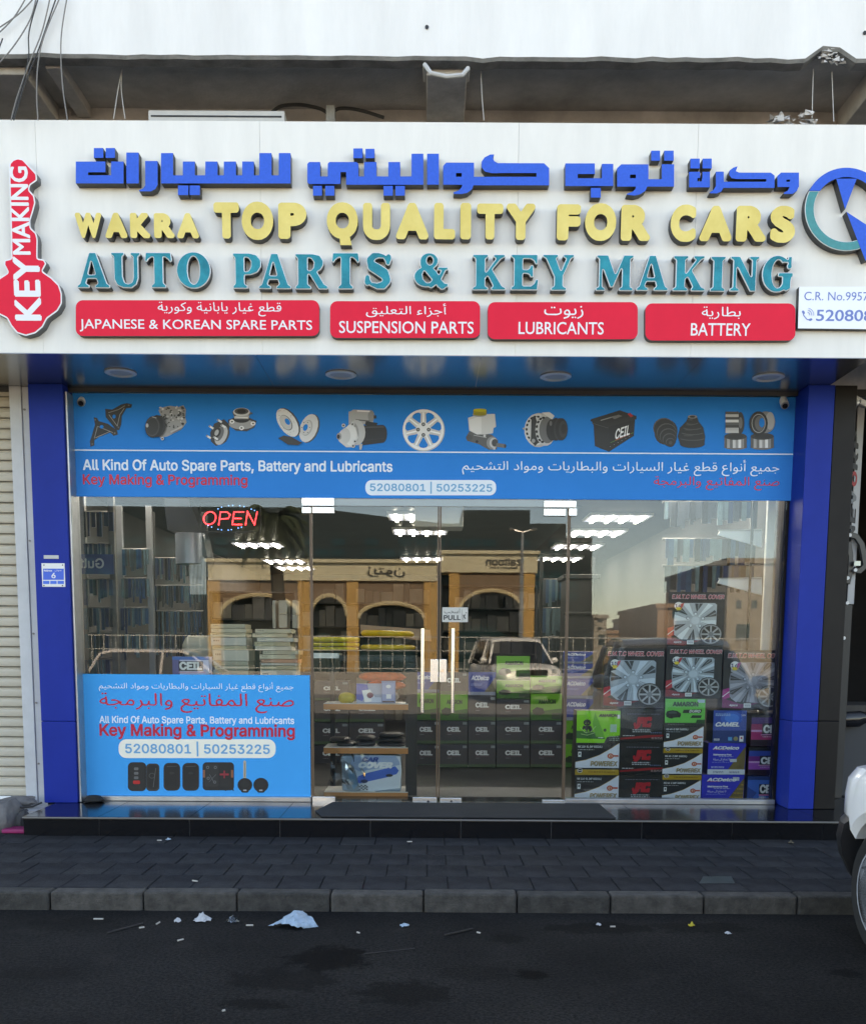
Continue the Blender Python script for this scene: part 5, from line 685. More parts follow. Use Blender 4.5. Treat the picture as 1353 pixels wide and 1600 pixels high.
shutter_m = mat('shutter_beige', (.52, .465, .375), .55, var=.16, scale=5, stretch=(1, 1, 4))
shut_gap = mat('shutter_gap_dark', (.10, .085, .07), .8)  # dark backing that shows in the gaps between slats
blk = mat('black_plastic', (.012, .012, .013), .45)
blk_g = mat('black_gloss', (.010, .010, .012), .2)
rub = mat('rubber', (.016, .016, .016), .8, var=.3, scale=12)
mat_m = mat('doormat_rubber', (.020, .021, .023), .8, var=.35, scale=4, bump=.5, bscale=200)
wht = mat('white_plastic', (.74, .74, .72), .45)
lgrey = mat('light_grey_plastic', (.5, .5, .49), .5, var=.1)
cable_m = mat('grey_cable', (.20, .19, .18), .7)
cable_d = mat('dark_cable', (.03, .03, .03), .6)
brownseal = mat('brown_edge_seal', (.115, .07, .04), .45)
glass = glass_mat('window_glass')
side_dk = mat('letter_side', (.040, .042, .045), .5)
L_blue = mat('letter_blue', (.010, .115, .62), .5, var=.12, scale=60, spec=.2)
L_yel = mat('letter_yellow', (.78, .63, .225), .6, var=.12, scale=5, tint=(.68, .52, .15), spec=.2)
L_teal = mat('letter_teal', (.001, .265, .33), .55, var=.4, scale=7, tint=(.002, .17, .225), spec=.06)
edge_w = mat('letter_edge', (.66, .70, .70), .4)
red_pl = mat('red_plate', (.82, .014, .045), .5, var=.06, scale=4, spec=.2)
white_pr = mat('white_vinyl', (.76, .77, .79), .5)
ban_blue = mat('banner_blue', (.0005, .215, .62), .65, var=.05, scale=2, spec=.06)
pos_blue = mat('poster_blue', (.001, .34, .74), .65, var=.05, scale=2, spec=.06)
pale_pr = ink(srgb(214, 226, 236)); crimson = ink(srgb(196, 12, 52)); dkline = ink(srgb(60, 40, 120))
cyan_pr = ink(srgb(90, 160, 200))

# ------------------------------------------------------------------ ground
m = MB(); m.box(-150, 150, -150, 30, -.6, 0); o = m.build('road', asphalt); tag(o, kind='structure')
m = MB(); m.box(-150, 150, -149, -26.3, 0, .012); tag(m.build('bounce_sand_lot', mat('pale_sand', (.30, .26, .20), .95, var=.2, scale=.8)), kind='structure')  # pale sand ground added across the road to bounce warm sunlight onto the shop
m = MB(); m.box(-60, 60, -26, -15.5, 0, .006); tag(m.build('parking_strip', mat('pale_worn_asphalt', (.16, .15, .14), .9, var=.25, scale=1.5)), kind='structure')  # paler worn asphalt, added to throw more sunlight back at the shop
m = MB(); m.box(-20, 20, YK + .12, 0.0, 0, ZP - .012); pav = m.build('pavement', joint_m); tag(pav, kind='structure')
def soft_tile(name, x0, x1, y0, y1, z0, z1, b=.006):
    mb = MB(); mb.ring([[(x0, y0, z0), (x1, y0, z0), (x1, y1, z0), (x0, y1, z0)], [(x0, y0, z1 - b), (x1, y0, z1 - b), (x1, y1, z1 - b), (x0, y1, z1 - b)],
                        [(x0 + b, y0 + b, z1), (x1 - b, y0 + b, z1), (x1 - b, y1 - b, z1), (x0 + b, y1 - b, z1)]]); return mb
pw, pd = .242, .328
me0 = []
for mm in pave_m:
    t = soft_tile('paver', -pw / 2 + .002, pw / 2 - .002, -pd / 2 + .002, pd / 2 - .002, -.03, 0, .004).build('paver', mm); me0.append(t.data); bpy.data.objects.remove(t)
for r in range(5):
    for i in range(-17, 18):
        x = i * pw + (pw / 2 if r % 2 else 0) ; y = YK + .12 + pd * (r + .5) + .003
        o = link_mesh('paver', random.choice(me0), pav, (x, y, ZP + random.uniform(-.0025, .002))); o.rotation_euler = (random.uniform(-.004, .004), random.uniform(-.004, .004), 0)
kb = thing('kerb', 'row of worn grey concrete kerb stones along the pavement', 'kerb', (0, YK, 0)); kb['kind'] = 'structure'
for i in range(-12, 13):
    x = i * .515 + .24; j = random.uniform(-.004, .004)
    mb = MB(); mb.box(x - .254, x + .254, YK + j, YK + .117, -.1, ZP + random.uniform(-.003, .004)); mb.build('kerb_stone', kerb_m[(i * 7 + 3) % 3], kb, bevel=.012)
# step with granite tiles
st = MB(); xl = px(37, 1290, YSTEP); xr = 6.2
st.box(xl + .01, xr, YSTEP + .012, 1.0, 0, ZT - .012); step = st.build('step', grout); tag(step, kind='structure')
xj = px(155, 1290, YSTEP); w_ = (px(720, 1298, YSTEP) - px(155, 1290, YSTEP)) / 4
xs = [xl] + [xj + w_ * k for k in range(0, 14)]
for a, b in zip(xs, xs[1:]):
    mb = MB(); mb.box(a + .003, b - .003, YSTEP, YSTEP + .012, ZP - .01, ZT - .02); mb.build('tile', granite, step)
    mb = MB(); mb.box(a + .002, b - .002, YSTEP - .012, YSTEP + .42, ZT - .014, ZT); mb.build('tile', granite, step)
    mb = MB(); mb.box(a + .002, b - .002, YSTEP + .423, .3, ZT - .014, ZT); mb.build('tile', granite, step)
mb = MB(); mb.box(xl, xr, YSTEP - .016, YSTEP - .0125, ZT - .011, ZT - .002); mb.build('nosing', mat('worn_nosing', (.20, .19, .18), .5), step)
# doormat (with a curled, cut corner)
mt = MB(); y0, y1 = YSTEP + .03, -.10
pts = [(px(520, 1257, y1), y1), (px(935, 1257, y1), y1), (px(962, 1276, y0), y0), (px(503, 1276, y0 ), y0), (px(492, 1268, y0 + .2), y0 + .25)]
mt.add([(x, y, ZT + .001) for x, y in pts] + [(x, y, ZT + .011) for x, y in pts], [tuple(range(4, -1, -1))[::-1][::-1], (5, 6, 7, 8, 9)] + [(i, (i + 1) % 5, (i + 1) % 5 + 5, i + 5) for i in range(5)])
tag(mt.build('doormat', mat_m, bevel=.003), 'grey rubber mat lying on the black step before the glass doors', 'doormat')
# ------------------------------------------------------------------ building: wall, slab, sign box
up = thing('upper_building', 'white rendered upper storey with a grimy slab edge above the shop sign', 'building', (0, -1, 4.5))
zs = pz(676, 88, -1.0); XL, XR = -6.5, 6.5
mb = MB(); n = 120; top = 6.6; fr = []
rnd = random.Random(3)
xs = [XL + (XR - XL) * i / n for i in range(n + 1)]
edge = [zs + .012 * rnd.uniform(-1, 1) * (1 if rnd.random() < .25 else .25) for _ in xs]
hx = px(1300, 80, -1.0)
for i, x in enumerate(xs):
    if abs(x - hx) < .13: edge[i] += .10 * (1 - abs(x - hx) / .15) + .02 * rnd.random()
vs = []; 
for x, e in zip(xs, edge): vs += [(x, -1.0, top), (x, -1.0, e), (x, -.985, e - .018), (x, -.90, e - .02), (x, -.90, zs + .05)]
fs = []
for i in range(n):
    for k in range(4): fs.append((i * 5 + k, i * 5 + k + 1, (i + 1) * 5 + k + 1, (i + 1) * 5 + k))
mb.add(vs, fs); mb.m = [0 if f[0] % 5 == 0 else 1 for f in fs]
mb.build('parapet', [white_wall, conc_edge], up)
mb = MB(); mb.box(XL, XR, -.8995, 4, zs + .05, zs + .3); mb.build('floor_slab', conc, up)
mb = MB(); mb.box(XL, XR, -.985, 4, top - .2, top); mb.build('balcony_top', white_wall, up)
mb = MB(); mb.box(-14, 14, .36, 12, 3.9, 13.2); mb.build('unseen_shade_block', white_wall, up)  # unseen mass, added and sized so its shadow covers the near road
def beam(x0a, x0b, Ya=-.88, Yb=-.26, h=.09, m_=None):
    mb = MB(); mb.box(x0a, x0b, Ya, Yb, zs + .05 - h, zs + .055); mb.build('beam', m_ or conc_lt, up, bevel=.008)
beam(px(666, 105, -.88), px(730, 105, -.88), h=.10)
beam(px(-30, 105, -.88) - .2, px(40, 105, -.88), h=.11, m_=conc)
beam(px(95, 140, -.6), px(118, 140, -.6), h=.07, m_=conc)
beam(px(1353, 130, -.75), 5.2, h=.16, m_=conc)
mb = MB(); mb.box(XL, XR, -.25, -.10, 4.2, zs + .06); mb.build('back_wall', conc, up)
# spalled patch with broken render
mb = MB()
for k in range(34):
    c = Vector((hx + rnd.gauss(0, .05), -.975 + rnd.uniform(-.02, .02), zs + rnd.uniform(-.012, .075))); r = rnd.uniform(.006, .022)
    q_ = [c + Vector((rnd.uniform(-r, r) * 1.6, rnd.uniform(-r, r), rnd.uniform(-r, r))) for _ in range(5)]
    mb.add(q_, [(0, 1, 2), (0, 2, 3), (0, 3, 1), (4, 2, 1), (4, 3, 2), (4, 1, 3)])
mb.build('spalled_concrete', conc_lt, up)
for (x, y) in ((667, 43), (1350, 52)):
    mb = MB(); c = P(x, y, -1.0); mb.cyl((c.x, -1.002, c.z), (c.x, -1.008, c.z), .012, 10); mb.build('drain_hole', blk, up)
mb = MB(); c = P(698, 104, -1.0); z_ = c.z
mb.tube([(c.x - .14, -.75, z_ + .05), (c.x - .14, -.98, z_ + .02), (c.x - .10, -.99, z_ - .035), (c.x, -.99, z_ - .055), (c.x + .10, -.99, z_ - .045), (c.x + .135, -.98, z_ + .0), (c.x + .14, -.75, z_ + .05)], .014, 8)
tag(mb.build('conduit', lgrey, origin=(c.x, -.98, z_)), 'bent pale conduit pipe hanging at the middle of the slab edge', 'pipe')
# side and rear walls of the storefront block
wl = thing('storefront_wall', 'dark wall carrying the shop and shutter bays beneath the sign', 'wall', (0, .3, 0))
zsf = pz(676, 609, 0.0)
mb = MB(); mb.box(XL, XR, -.05, .35, zsf + .0, 3.3 + 1.0); mb.build('lintel', conc, wl)

# sign box
sg = thing('fascia_sign', 'long white shop sign with blue, yellow and teal raised letters', 'shop sign', (0, YS, 3.4))
zt_, zb_ = pz(676, 191, YS), pz(676, 555, YS)
seams = [px(x, 370, YS) for x in (-420, -60, 408, 590, 808, 1085, 1290, 1600)]
seams = [XL + .0] + [px(x, 370, YS) for x in (-330, 62, 408, 808, 1085)] + [px(1420, 370, YS), XR]
for a, b in zip(seams, seams[1:]):
    mb = MB(); mb.box(a + .0008, b - .0008, YS, YS + .03, zb_, zt_); mb.build('panel', acp_white, sg)
mb = MB(); mb.box(XL, XR, YS + .0305, YS + .12, zb_ + .004, zt_ - .003); mb.build('backing', alu_dark, sg)
sof = thing('soffit', 'grey metal soffit under the sign with four round downlights', 'soffit', (0, -.5, zb_)); sof['kind'] = 'structure'
sx = [XL, px(405, 570, -.8), px(750, 570, -.8), px(1090, 570, -.8), px(1345, 575, -.8)]
for a, b in zip(sx, sx[1:]):
    mb = MB(); mb.box(a + .001, b - .001, YS + .004, -.052, zb_ - .003, zb_ + .003); mb.build('panel', soffit_m, sof)
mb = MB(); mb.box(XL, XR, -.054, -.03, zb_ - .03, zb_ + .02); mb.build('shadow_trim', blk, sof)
for i, (x, y) in enumerate([(189, 582), (533, 585), (868, 588), (1200, 589)]):
    c = PZ(x, y, zb_ - .004); mb = MB()
    mb.lathe((c.x, c.y, zb_ - .003), [(.105, 0), (.112, -.006), (.100, -.012), (.085, -.012), (.078, -.002), (.001, -.002)], n=28); mb.mi(1); mb.lathe((c.x, c.y, zb_ - .0035), [(.001, -.0005), (.076, -.0005), (.076, -.003), (.001, -.003)], n=24)
    w4 = ['leftmost, above the blue control arm prints', 'above the printed starter motor', 'above the printed alternator', 'rightmost, beside the corner camera'][i]
    tag(mb.build('downlight', [mat('downlight_steel', (.75, .74, .70), .35, metal=.3), mat('frosted_lens', (.55, .55, .54), .6)], origin=(c.x, c.y, zb_), smooth=True), 'round unlit downlight in the soffit, ' + w4, 'downlight', 'round downlights in the soffit')
# sign letters
Yf = YS - .07
def w2(L, Y): return [[(px(x, y, Y), pz(x, y, Y)) for x, y in l] for l in L]
def solid(loops, Yfr, depth, mats, name, parent, bevel=0, edge=False):
    me = fill_loops(loops, depth, bevel); mb = MB()
    zm = max(v.co.z for v in me.vertices)
    mb.add([(v.co.x, Yfr + (zm - v.co.z), v.co.y) for v in me.vertices], [tuple(p.vertices) for p in me.polygons])
    mb.m = [0 if p.normal.z > .9 else (2 if edge and p.normal.z > .3 else 1) for p in me.polygons]
    bpy.data.meshes.remove(me); return mb.build(name, mats, parent)
for L in GL['kufic']: solid(w2(L, Yf), Yf, .068, [L_blue, side_dk], 'letter', sg)
def fit(L, x0, y0, x1, y1, Y):
    X0, X1, Z0, Z1 = box_of(x0, y0, x1, y1, Y); return [[(X0 + (X1 - X0) * a / 1000, Z0 + (Z1 - Z0) * b / 1000) for a, b in l] for l in L]
for ch, x0, y0, x1, y1 in [('A', 120, 394, 172, 450), ('U', 174, 394, 220.4, 450), ('T', 226.7, 394, 269.4, 450), ('O', 275.8, 393, 329.7, 451), ('P', 363.7, 395, 408.4, 451), ('A', 404, 395.5, 455.3, 451.5),
                            ('R', 461, 396, 512.5, 452), ('T', 518.3, 394.4, 562, 452), ('S', 568.7, 394, 612.5, 452), ('&', 646.5, 394.5, 700.4, 452.5), ('K', 738, 397, 790.7, 453.5), ('E', 798, 397, 841.7, 453.5), ('Y', 847.4, 397, 896.9, 454),
                            ('M', 930.6, 398, 989.7, 454.5), ('A', 994, 398.5, 1044.5, 454.5), ('K', 1050.8, 399, 1102.1, 455), ('I', 1109.3, 400, 1133.3, 455.5), ('N', 1140, 400, 1185.7, 455.5), ('G', 1190, 398.5, 1239, 457)]:
    solid(fit(GL['serif'][ch], x0, y0, x1, y1, Yf), Yf, .068, [L_teal, side_dk, edge_w], 'letter', sg, bevel=.0055, edge=True)
for ch, x0, x1, y0, y1 in [('W', 118, 159, 332.4, 372), ('A', 164.8, 199, 332.4, 372), ('K', 203.7, 235, 332.6, 372), ('R', 241, 273, 333, 372), ('A', 277, 311, 333, 372.4),
                            ('T', 334.3, 373.8, 316, 372.7), ('O', 378, 427, 315, 375), ('P', 435, 479, 316.5, 373.4), ('Q', 510.8, 559.2, 316, 383), ('U', 567.3, 609.6, 317, 375), ('A', 618.9, 669.3, 317, 374),
                            ('L', 678.2, 711.1, 317, 374), ('I', 719.2, 735.9, 317, 374), ('T', 745.1, 786, 318, 374.2), ('Y', 791.2, 835.9, 318, 375), ('F', 870, 907, 319, 375.6), ('O', 913.9, 962.3, 317.5, 376.5), ('R', 970, 1015.7, 320, 376.5),
                            ('C', 1047.4, 1087, 319.5, 378), ('A', 1092.9, 1143.1, 321.5, 377), ('R', 1149.7, 1196.7, 321.5, 377.6), ('S', 1203, 1242, 321.5, 379.4)]:
    solid(fit(GL['heavy'][ch], x0, y0, x1, y1, Yf), Yf, .068, [L_yel, side_dk], 'letter', sg)
# red plates
def rrect(x0, y0, x1, y1, r, n=5):
    A = []
    for cx, cy, a in ((x1 - r, y1 - r, 0), (x0 + r, y1 - r, 90), (x0 + r, y0 + r, 180), (x1 - r, y0 + r, 270)):
        for k in range(n + 1): t = R_(a + 90 * k / n); A.append((cx + r * math.cos(t), cy + r * math.sin(t)))
    return A
Yp = YS - .05
def w_arr(A, Y): return [(px(x, y, Y), pz(x, y, Y)) for x, y in A]
for (x0, y0, x1, y1, en, eb, ar_, ab, lb) in [
    (119, 469, 499, 525, 'JAPANESE & KOREAN SPARE PARTS', (125, 499.5, 488, 519), 'قطع غيار يابانية وكورية', (247, 472, 440, 494), 'longest red plate, lettered JAPANESE & KOREAN SPARE PARTS'),
    (516, 470.5, 750, 528, 'SUSPENSION PARTS', (530, 502, 740, 521), 'أجزاء التعليق', (572, 474, 697, 496), 'red plate lettered SUSPENSION PARTS under the teal ampersand'),
    (762, 472, 996, 530, 'LUBRICANTS', (810, 503, 943, 522.5), 'زيوت', (850, 478, 911, 498), 'red plate lettered LUBRICANTS under the teal word KEY'),
    (1008, 474, 1242, 532, 'BATTERY', (1079, 505, 1172, 524.5), 'بطارية', (1096, 479, 1157, 499), 'rightmost red plate, lettered BATTERY')]:
    pl = thing('name_plate', lb, 'sign plate', tuple(P((x0 + x1) / 2, (y0 + y1) / 2, Yp)), 'red plates along the bottom of the fascia')
    solid([w_arr(rrect(x0, y0, x1, y1, 11), Yp)], Yp, .05, [red_pl, side_dk], 'plate', pl)
    ptext(en, *eb, Yp - .001, white_pr, pl, font='gill', off=.008)
    ptext(ar_, *ab, Yp - .001, white_pr, pl, off=.008, ar=True)
# key shaped sign
ks = thing('key_sign', 'red key-shaped sign reading KEYMAKING upright at the left end', 'sign', tuple(P(50, 400, Yf)), )
KL = w2(GL['key'], Yf)
solid(KL, Yf, .07, [white_pr, mat('key_side', (.12, .125, .13), .5)], 'backplate', ks)
cx_ = sum(p[0] for p in KL[0]) / len(KL[0]); 
def inset(L, d):
    n = len(L); A = sum(L[i][0] * L[(i + 1) % n][1] - L[(i + 1) % n][0] * L[i][1] for i in range(n)); sg_ = 1 if A > 0 else -1; o = []
    for i in range(n):
        a, c = L[i - 1], L[(i + 1) % n]; dx, dy = c[0] - a[0], c[1] - a[1]; q = math.hypot(dx, dy) or 1; o.append((L[i][0] - dy / q * d * sg_, L[i][1] + dx / q * d * sg_))
    return o
solid([inset(KL[0], .009)], Yf - .002, .002, [red_pl, red_pl], 'red_face', ks)
ptext('KEY', 22.3, 400.5, 64, 501, Yf - .003, white_pr, ks, font='gill', off=.035, rot=90)
ptext('MAKING', 17.8, 260, 46.5, 398, Yf - .003, white_pr, ks, font='gill', off=.025, rot=90)
# round logo
lg = thing('round_logo', 'round blue and teal ring emblem with pointed tail at the right end', 'logo', tuple(P(1322, 330, Yf)))
def arc(cx, cy, r, a0, a1, n=30): return [(cx + r * math.cos(R_(a0 + (a1 - a0) * i / n)), cy + r * math.sin(R_(a0 + (a1 - a0) * i / n))) for i in range(n + 1)]
a_ = math.degrees(math.asin(29 / 65)); b_ = math.degrees(math.asin(29 / 50.5))
solid([w_arr(arc(1322, 327, 65, 180 + a_, 360 - a_) + arc(1322, 327, 50.5, 360 - b_, 180 + b_), Yf)], Yf, .068, [L_blue, side_dk], 'ring_top', lg)
solid([w_arr(arc(1322, 327, 65, 180 + a_ - .4, -a_ + .4, 50) + arc(1322, 327, 50.5, -b_ + .4, 180 + b_ - .4, 50), Yf)], Yf, .068, [mat('logo_teal', (.008, .25, .26), .4, var=.15, scale=40), side_dk, edge_w], 'ring_bottom', lg, bevel=.004, edge=True)
solid([w_arr([(1306, 279), (1338, 279), (1319.8, 327)], Yf)], Yf + .001, .066, [L_blue, side_dk], 'pointer', lg)
solid([w_arr([(1321.5, 331), (1366, 360), (1372, 400), (1351, 407), (1337, 371)], Yf)], Yf - .002, .068, [L_blue, side_dk], 'tail', lg)
# white plate with the licence number
lp = thing('number_plate_sign', 'white plate with C.R. number and telephone number at the right end', 'sign plate', tuple(P(1320, 482, Yp)))
solid([w_arr([(1248, 448), (1420, 448), (1420, 515), (1246, 513)], Yp)], Yp, .05, [mat('white_plate', (.80, .82, .86), .35), side_dk], 'plate', lp)
b3 = ink(srgb(95, 120, 185)); ptext('C.R. No.9957', 1256, 456, 1356, 469.5, Yp - .001, b3, lp, font='gill')
ptext('52080801', 1274.5, 484, 1388, 502, Yp - .001, b3, lp, font='gill', off=.015)
q = Pr(Yp - .0005)
q.line([(1254, 487), (1255, 493), (1260, 499), (1266, 500.5)], 1.6, b3); q.ell(1254.5, 488, 2, 3, b3, -30); q.ell(1265.5, 499.5, 3, 1.9, b3, -20)
for r in (4, 7, 10): q.line(arc(1260, 492, r, -80, 10, 6), .8, b3)
q.build('phone_symbol', lp)
# things behind the sign
ac = thing('outdoor_unit', 'white metal unit lying behind the top of the sign, left of the middle beam', 'air conditioner', tuple(P(338, 187, -.6)))
mb = MB(); X0, X1, Z0, Z1 = box_of(232, 172, 445, 205, -.7); mb.box(X0, X1, -.7, -.32, Z0, Z1); mb.build('casing', mat('unit_white', (.55, .55, .54), .5, var=.1), ac, bevel=.008)
mb = MB(); mb.box(X0 + .02, X1 - .02, -.704, -.701, Z1 - .045, Z1 - .035); mb.build('lid_seam', blk, ac)
rub_ = thing('broken_rendering', 'broken mortar lump on the sign top below the chipped slab', 'rubble', tuple(P(1240, 188, -.8)))
mb = MB(); c = P(1240, 192, -.8); rnd = random.Random(9)
for k in range(40):
    p = Vector((c.x + rnd.uniform(-.15, .14), -.8 + rnd.uniform(-.05, .05), c.z + rnd.uniform(-.02, .035))); r = rnd.uniform(.012, .035)
    q_ = [p + Vector((rnd.uniform(-r, r) * 1.5, rnd.uniform(-r, r), rnd.uniform(-r, r) * .8)) for _ in range(5)]
    mb.add(q_, [(0, 1, 2), (0, 2, 3), (0, 3, 1), (4, 2, 1), (4, 3, 2), (4, 1, 3)])
mb.build('lump', conc_lt, rub_)
# cables
def cable(pts, Y, r, m_, lb, group=None, cat='cable'):
    A = [P(x, y, Y + (dy if len(q_) > 2 else 0)) for q_ in pts for x, y, dy in [(*q_, 0) if len(q_) == 2 else q_]]
    B = []
    for i in range(len(A) - 1):
        p0, p1, p2, p3 = A[max(i - 1, 0)], A[i], A[i + 1], A[min(i + 2, len(A) - 1)]
        for k in range(5):
            t = k / 5; B.append(.5 * ((2 * p1) + (p2 - p0) * t + (2 * p0 - 5 * p1 + 4 * p2 - p3) * t * t + (3 * p1 - p0 - 3 * p2 + p3) * t ** 3))
    B.append(A[-1]); mb = MB(); mb.tube(B, r, 5); return tag(mb.build('cable', m_, origin=A[0]), lb, cat, group)
g_ = 'loose cables hanging at the upper left'
for pts, lb, dk in [
    ([(45, -10), (22, 28), (-8, 58)], 'short grey cable slanting out across the top left corner', 0),
    ([(58, -8), (30, 22), (-8, 48)], 'second slanting cable just below the topmost one at the corner', 0),
    ([(58, -8), (48, 30), (20, 75), (-10, 108)], 'cable sagging from the top edge down to the left picture edge', 0),
    ([(62, -8), (46, 50), (44, 100), (20, 186)], 'long cable running from the top edge to the sign behind the key', 1),
    ([(80, -8), (66, 50), (46, 100), (28, 150), (18, 188)], 'cable crossing the slab edge above the key sign tip', 0),
    ([(90, -8), (72, 45), (60, 80), (40, 130), (22, 188)], 'thin cable parallel to the crossing bundle, nearer the wall', 1),
    ([(96, -8), (70, 55), (60, 100), (58, 150), (60, 188)], 'pale vertical cable dropping straight behind the sign', 0),
    ([(106, -8), (96, 60), (98, 130), (106, 188)], 'rightmost hanging cable of the corner bundle', 0),
    ([(5, 60), (-2, 80), (-6, 100)], 'stub of black cable at the left picture edge under the slab', 1)]:
    cable(pts, -1.04, .0042, cable_d if dk else cable_m, lb, g_)
g2 = 'thin wires hanging from the slab underside'
for pts, lb, Y in [([(191, 108), (185, 140), (178, 186)], 'thin wire hanging left of the white unit', -.8), ([(191, 108), (190, 140), (196, 186)], 'thin wire hanging right beside its twin above the Arabic letters', -.8),
                ([(751, 108), (753, 150), (756, 188)], 'single wire hanging just right of the middle beam', -.85), ([(1270, 108), (1268, 186)], 'wire hanging above the mortar lump', -.85), ([(1299, 112), (1302, 190)], 'rightmost thin wire hanging near the right beam', -.85)]:
    cable(pts, Y, .003, lgrey, lb, g2)
cable([(425, 176), (440, 166), (470, 164), (500, 170), (516, 178), (530, 170), (560, 172), (600, 184)], -.45, .012, cable_d, 'thick black cable looped on the wall behind the sign top')
mb = MB(); c = P(517, 180, -.5); mb.box(c.x - .03, c.x + .03, -.53, -.45, c.z - .06, c.z + .05); tag(mb.build('junction_box', conc_edge, origin=c), 'small grey junction box on the black looped cable', 'box')

# ------------------------------------------------------------------ pillars, shutter, neighbours
def pillar(name, lb, cat, xa, xb, ymid, Yf_, m_, ztop, zbot=ZT, parts=()):
    t = thing(name, lb, cat, (px(xa, ymid, Yf_), Yf_, zbot)); zs_ = pz((xa + xb) / 2, 1127, Yf_)
    for z0, z1 in ((zbot, zs_ - .0015), (zs_ + .0015, ztop)):
        mb = MB(); mb.box(px(xa, ymid, Yf_), px(xb, ymid, Yf_), Yf_, .1, z0, z1); mb.build('cladding', m_, t, bevel=.004)
    return t
zc_ = zb_ - .004
YPL = -.17
p1 = pillar('blue_pillar', 'glossy blue clad pillar left of the shop window with address plate', 'pillar', 57, 110, 930, YPL, blue_clad, zc_, ZT + .001)
p2 = pillar('blue_pillar', 'glossy blue clad pillar right of the shop window', 'pillar', 1246.5, 1287, 940, -.27, blue_clad, zc_, ZT + .001)
p3 = pillar('dark_pillar', 'dark brown clad pillar between the blue one and the open bay', 'pillar', 1287.6, 1321, 940, -.262, brown_clad, zc_, ZT + .001)
# left jamb of aluminium beside window
jm = thing('window_jamb', 'grey aluminium upright at the left side of the shop window', 'jamb', (px(112, 930, -.06), -.06, ZT)); jm['kind'] = 'structure'
mb = MB(); mb.box(px(110, 930, YPL) + .002, px(124, 930, -.03), -.14, .06, ZT + .001, pz(120, 617, -.03) + .0); mb.build('profile', alu, jm, bevel=.006)
jr = thing('window_jamb', 'dark brown upright at the right side of the shop window', 'jamb', (px(1228, 930, 0), 0, ZT)); jr['kind'] = 'structure'
mb = MB(); mb.box(px(1219, 930, .0), px(1247, 930, -.27) - .002, .012, .06, ZT + .001, zc_); mb.build('profile', brown_clad, jr)
# shutter bay on the left
YSH = -.02
sh = thing('roller_shutter', 'closed beige roller shutter of the neighbouring bay on the left', 'shutter', (-3.6, YSH, ZT))
xa, xb = -6.4, px(34, 930, YSH) ; z0_, z1_ = pz(10, 1243, YSH), zc_
pitch = (pz(10, 800, YSH) - pz(10, 816.3, YSH)); 
prof = [(0, 0), (.009, .004), (.012, .018), (.013, .040), (.008, .055), (.0, .060), (-.003, .066), (.006, .070), (.006, pitch - .008), (-.006, pitch - .004)]
mb = MB(); mb.ring([[(xa, YSH - a + .004, b) for a, b in prof], [(xb, YSH - a + .004, b) for a, b in prof]], closed=False, cap=False)
sl = mb.build('slat', shutter_m, sh, origin=(0, 0, 0)); sl_me = sl.data; bpy.data.objects.remove(sl); WORLD.pop('slat', None)
k = 0; z = z0_
while z < z1_ + .02: link_mesh('slat', sl_me, sh, (3.6, -YSH, z - ZT)); z += pitch
mb = MB(); mb.box(xa, xb, YSH + .012, YSH + .02, ZT - .05, z1_ + .1); mb.build('slat_backing', shut_gap, sh)
mb = MB(); mb.box(xa, xb, YSH - .02, YSH + .012, z0_ - .05, z0_ - .002); mb.build('bottom_rail', wht, sh, bevel=.004)
gr = thing('shutter_guide', 'white metal guide channel between the roller shutter and the blue pillar', 'guide rail', (xb, YSH, ZT))
xc, xd = px(46, 930, -.1), px(57, 930, YPL) - .003
mb = MB(); mb.box(xb + .002, xc, -.1, .05, ZP, z1_); mb.build('outer_rail', alu_white, gr, bevel=.003)
mb = MB(); mb.box(xc + .002, xd, -.085, .05, ZP, z1_); mb.build('inner_rail', alu_white, gr, bevel=.003)
for y in (845, 990, 1098, 1193, 640):
    mb = MB(); c = P(51, y, -.087); mb.cyl((xc + .018, -.086, c.z), (xc + .018, -.094, c.z), .008, 8); mb.build('screw', alu_dark, gr)
# address plate and little tag
ap = thing('address_plate', 'small white and blue address plate numbered 6 on the left pillar', 'sign plate', tuple(P(84, 898, YPL)))
Ya = YPL - .006
mb = MB(); X0, X1, Z0, Z1 = box_of(66, 880, 102, 917, Ya); mb.box(X0, X1, Ya, YPL - .0005, Z0, Z1); mb.build('plate', wht, ap, bevel=.002)
q = Pr(Ya); q.rect(68, 888.5, 100.5, 906, srgb(20, 90, 200)); 
for a in (68, 79.3, 90.6): q.rect(a, 907.5, a + 10, 912.5, srgb(30, 105, 210))
for a, b in ((69.5, 883), (98.5, 883), (69.5, 915), (98.5, 915)): q.ell(a, b, 1.1, 1.1, srgb(70, 70, 70), n=8)
q.build('printed_field', ap)
ptext('6', 81, 895, 87.5, 903.5, Ya - .003, white_pr, ap); ptext('عنوان', 86, 889.6, 97, 893, Ya - .003, white_pr, ap, ar=True); ptext('Address', 69, 890, 82, 893, Ya - .003, white_pr, ap)
mb = MB(); X0, X1, Z0, Z1 = box_of(69, 867.5, 92, 873, Ya); mb.box(X0, X1, Ya, YPL - .0005, Z0, Z1); t_ = mb.build('meter_tag', lgrey, origin=(X0, Ya, Z0)); tag(t_, 'tiny grey tag stuck above the address plate', 'tag')
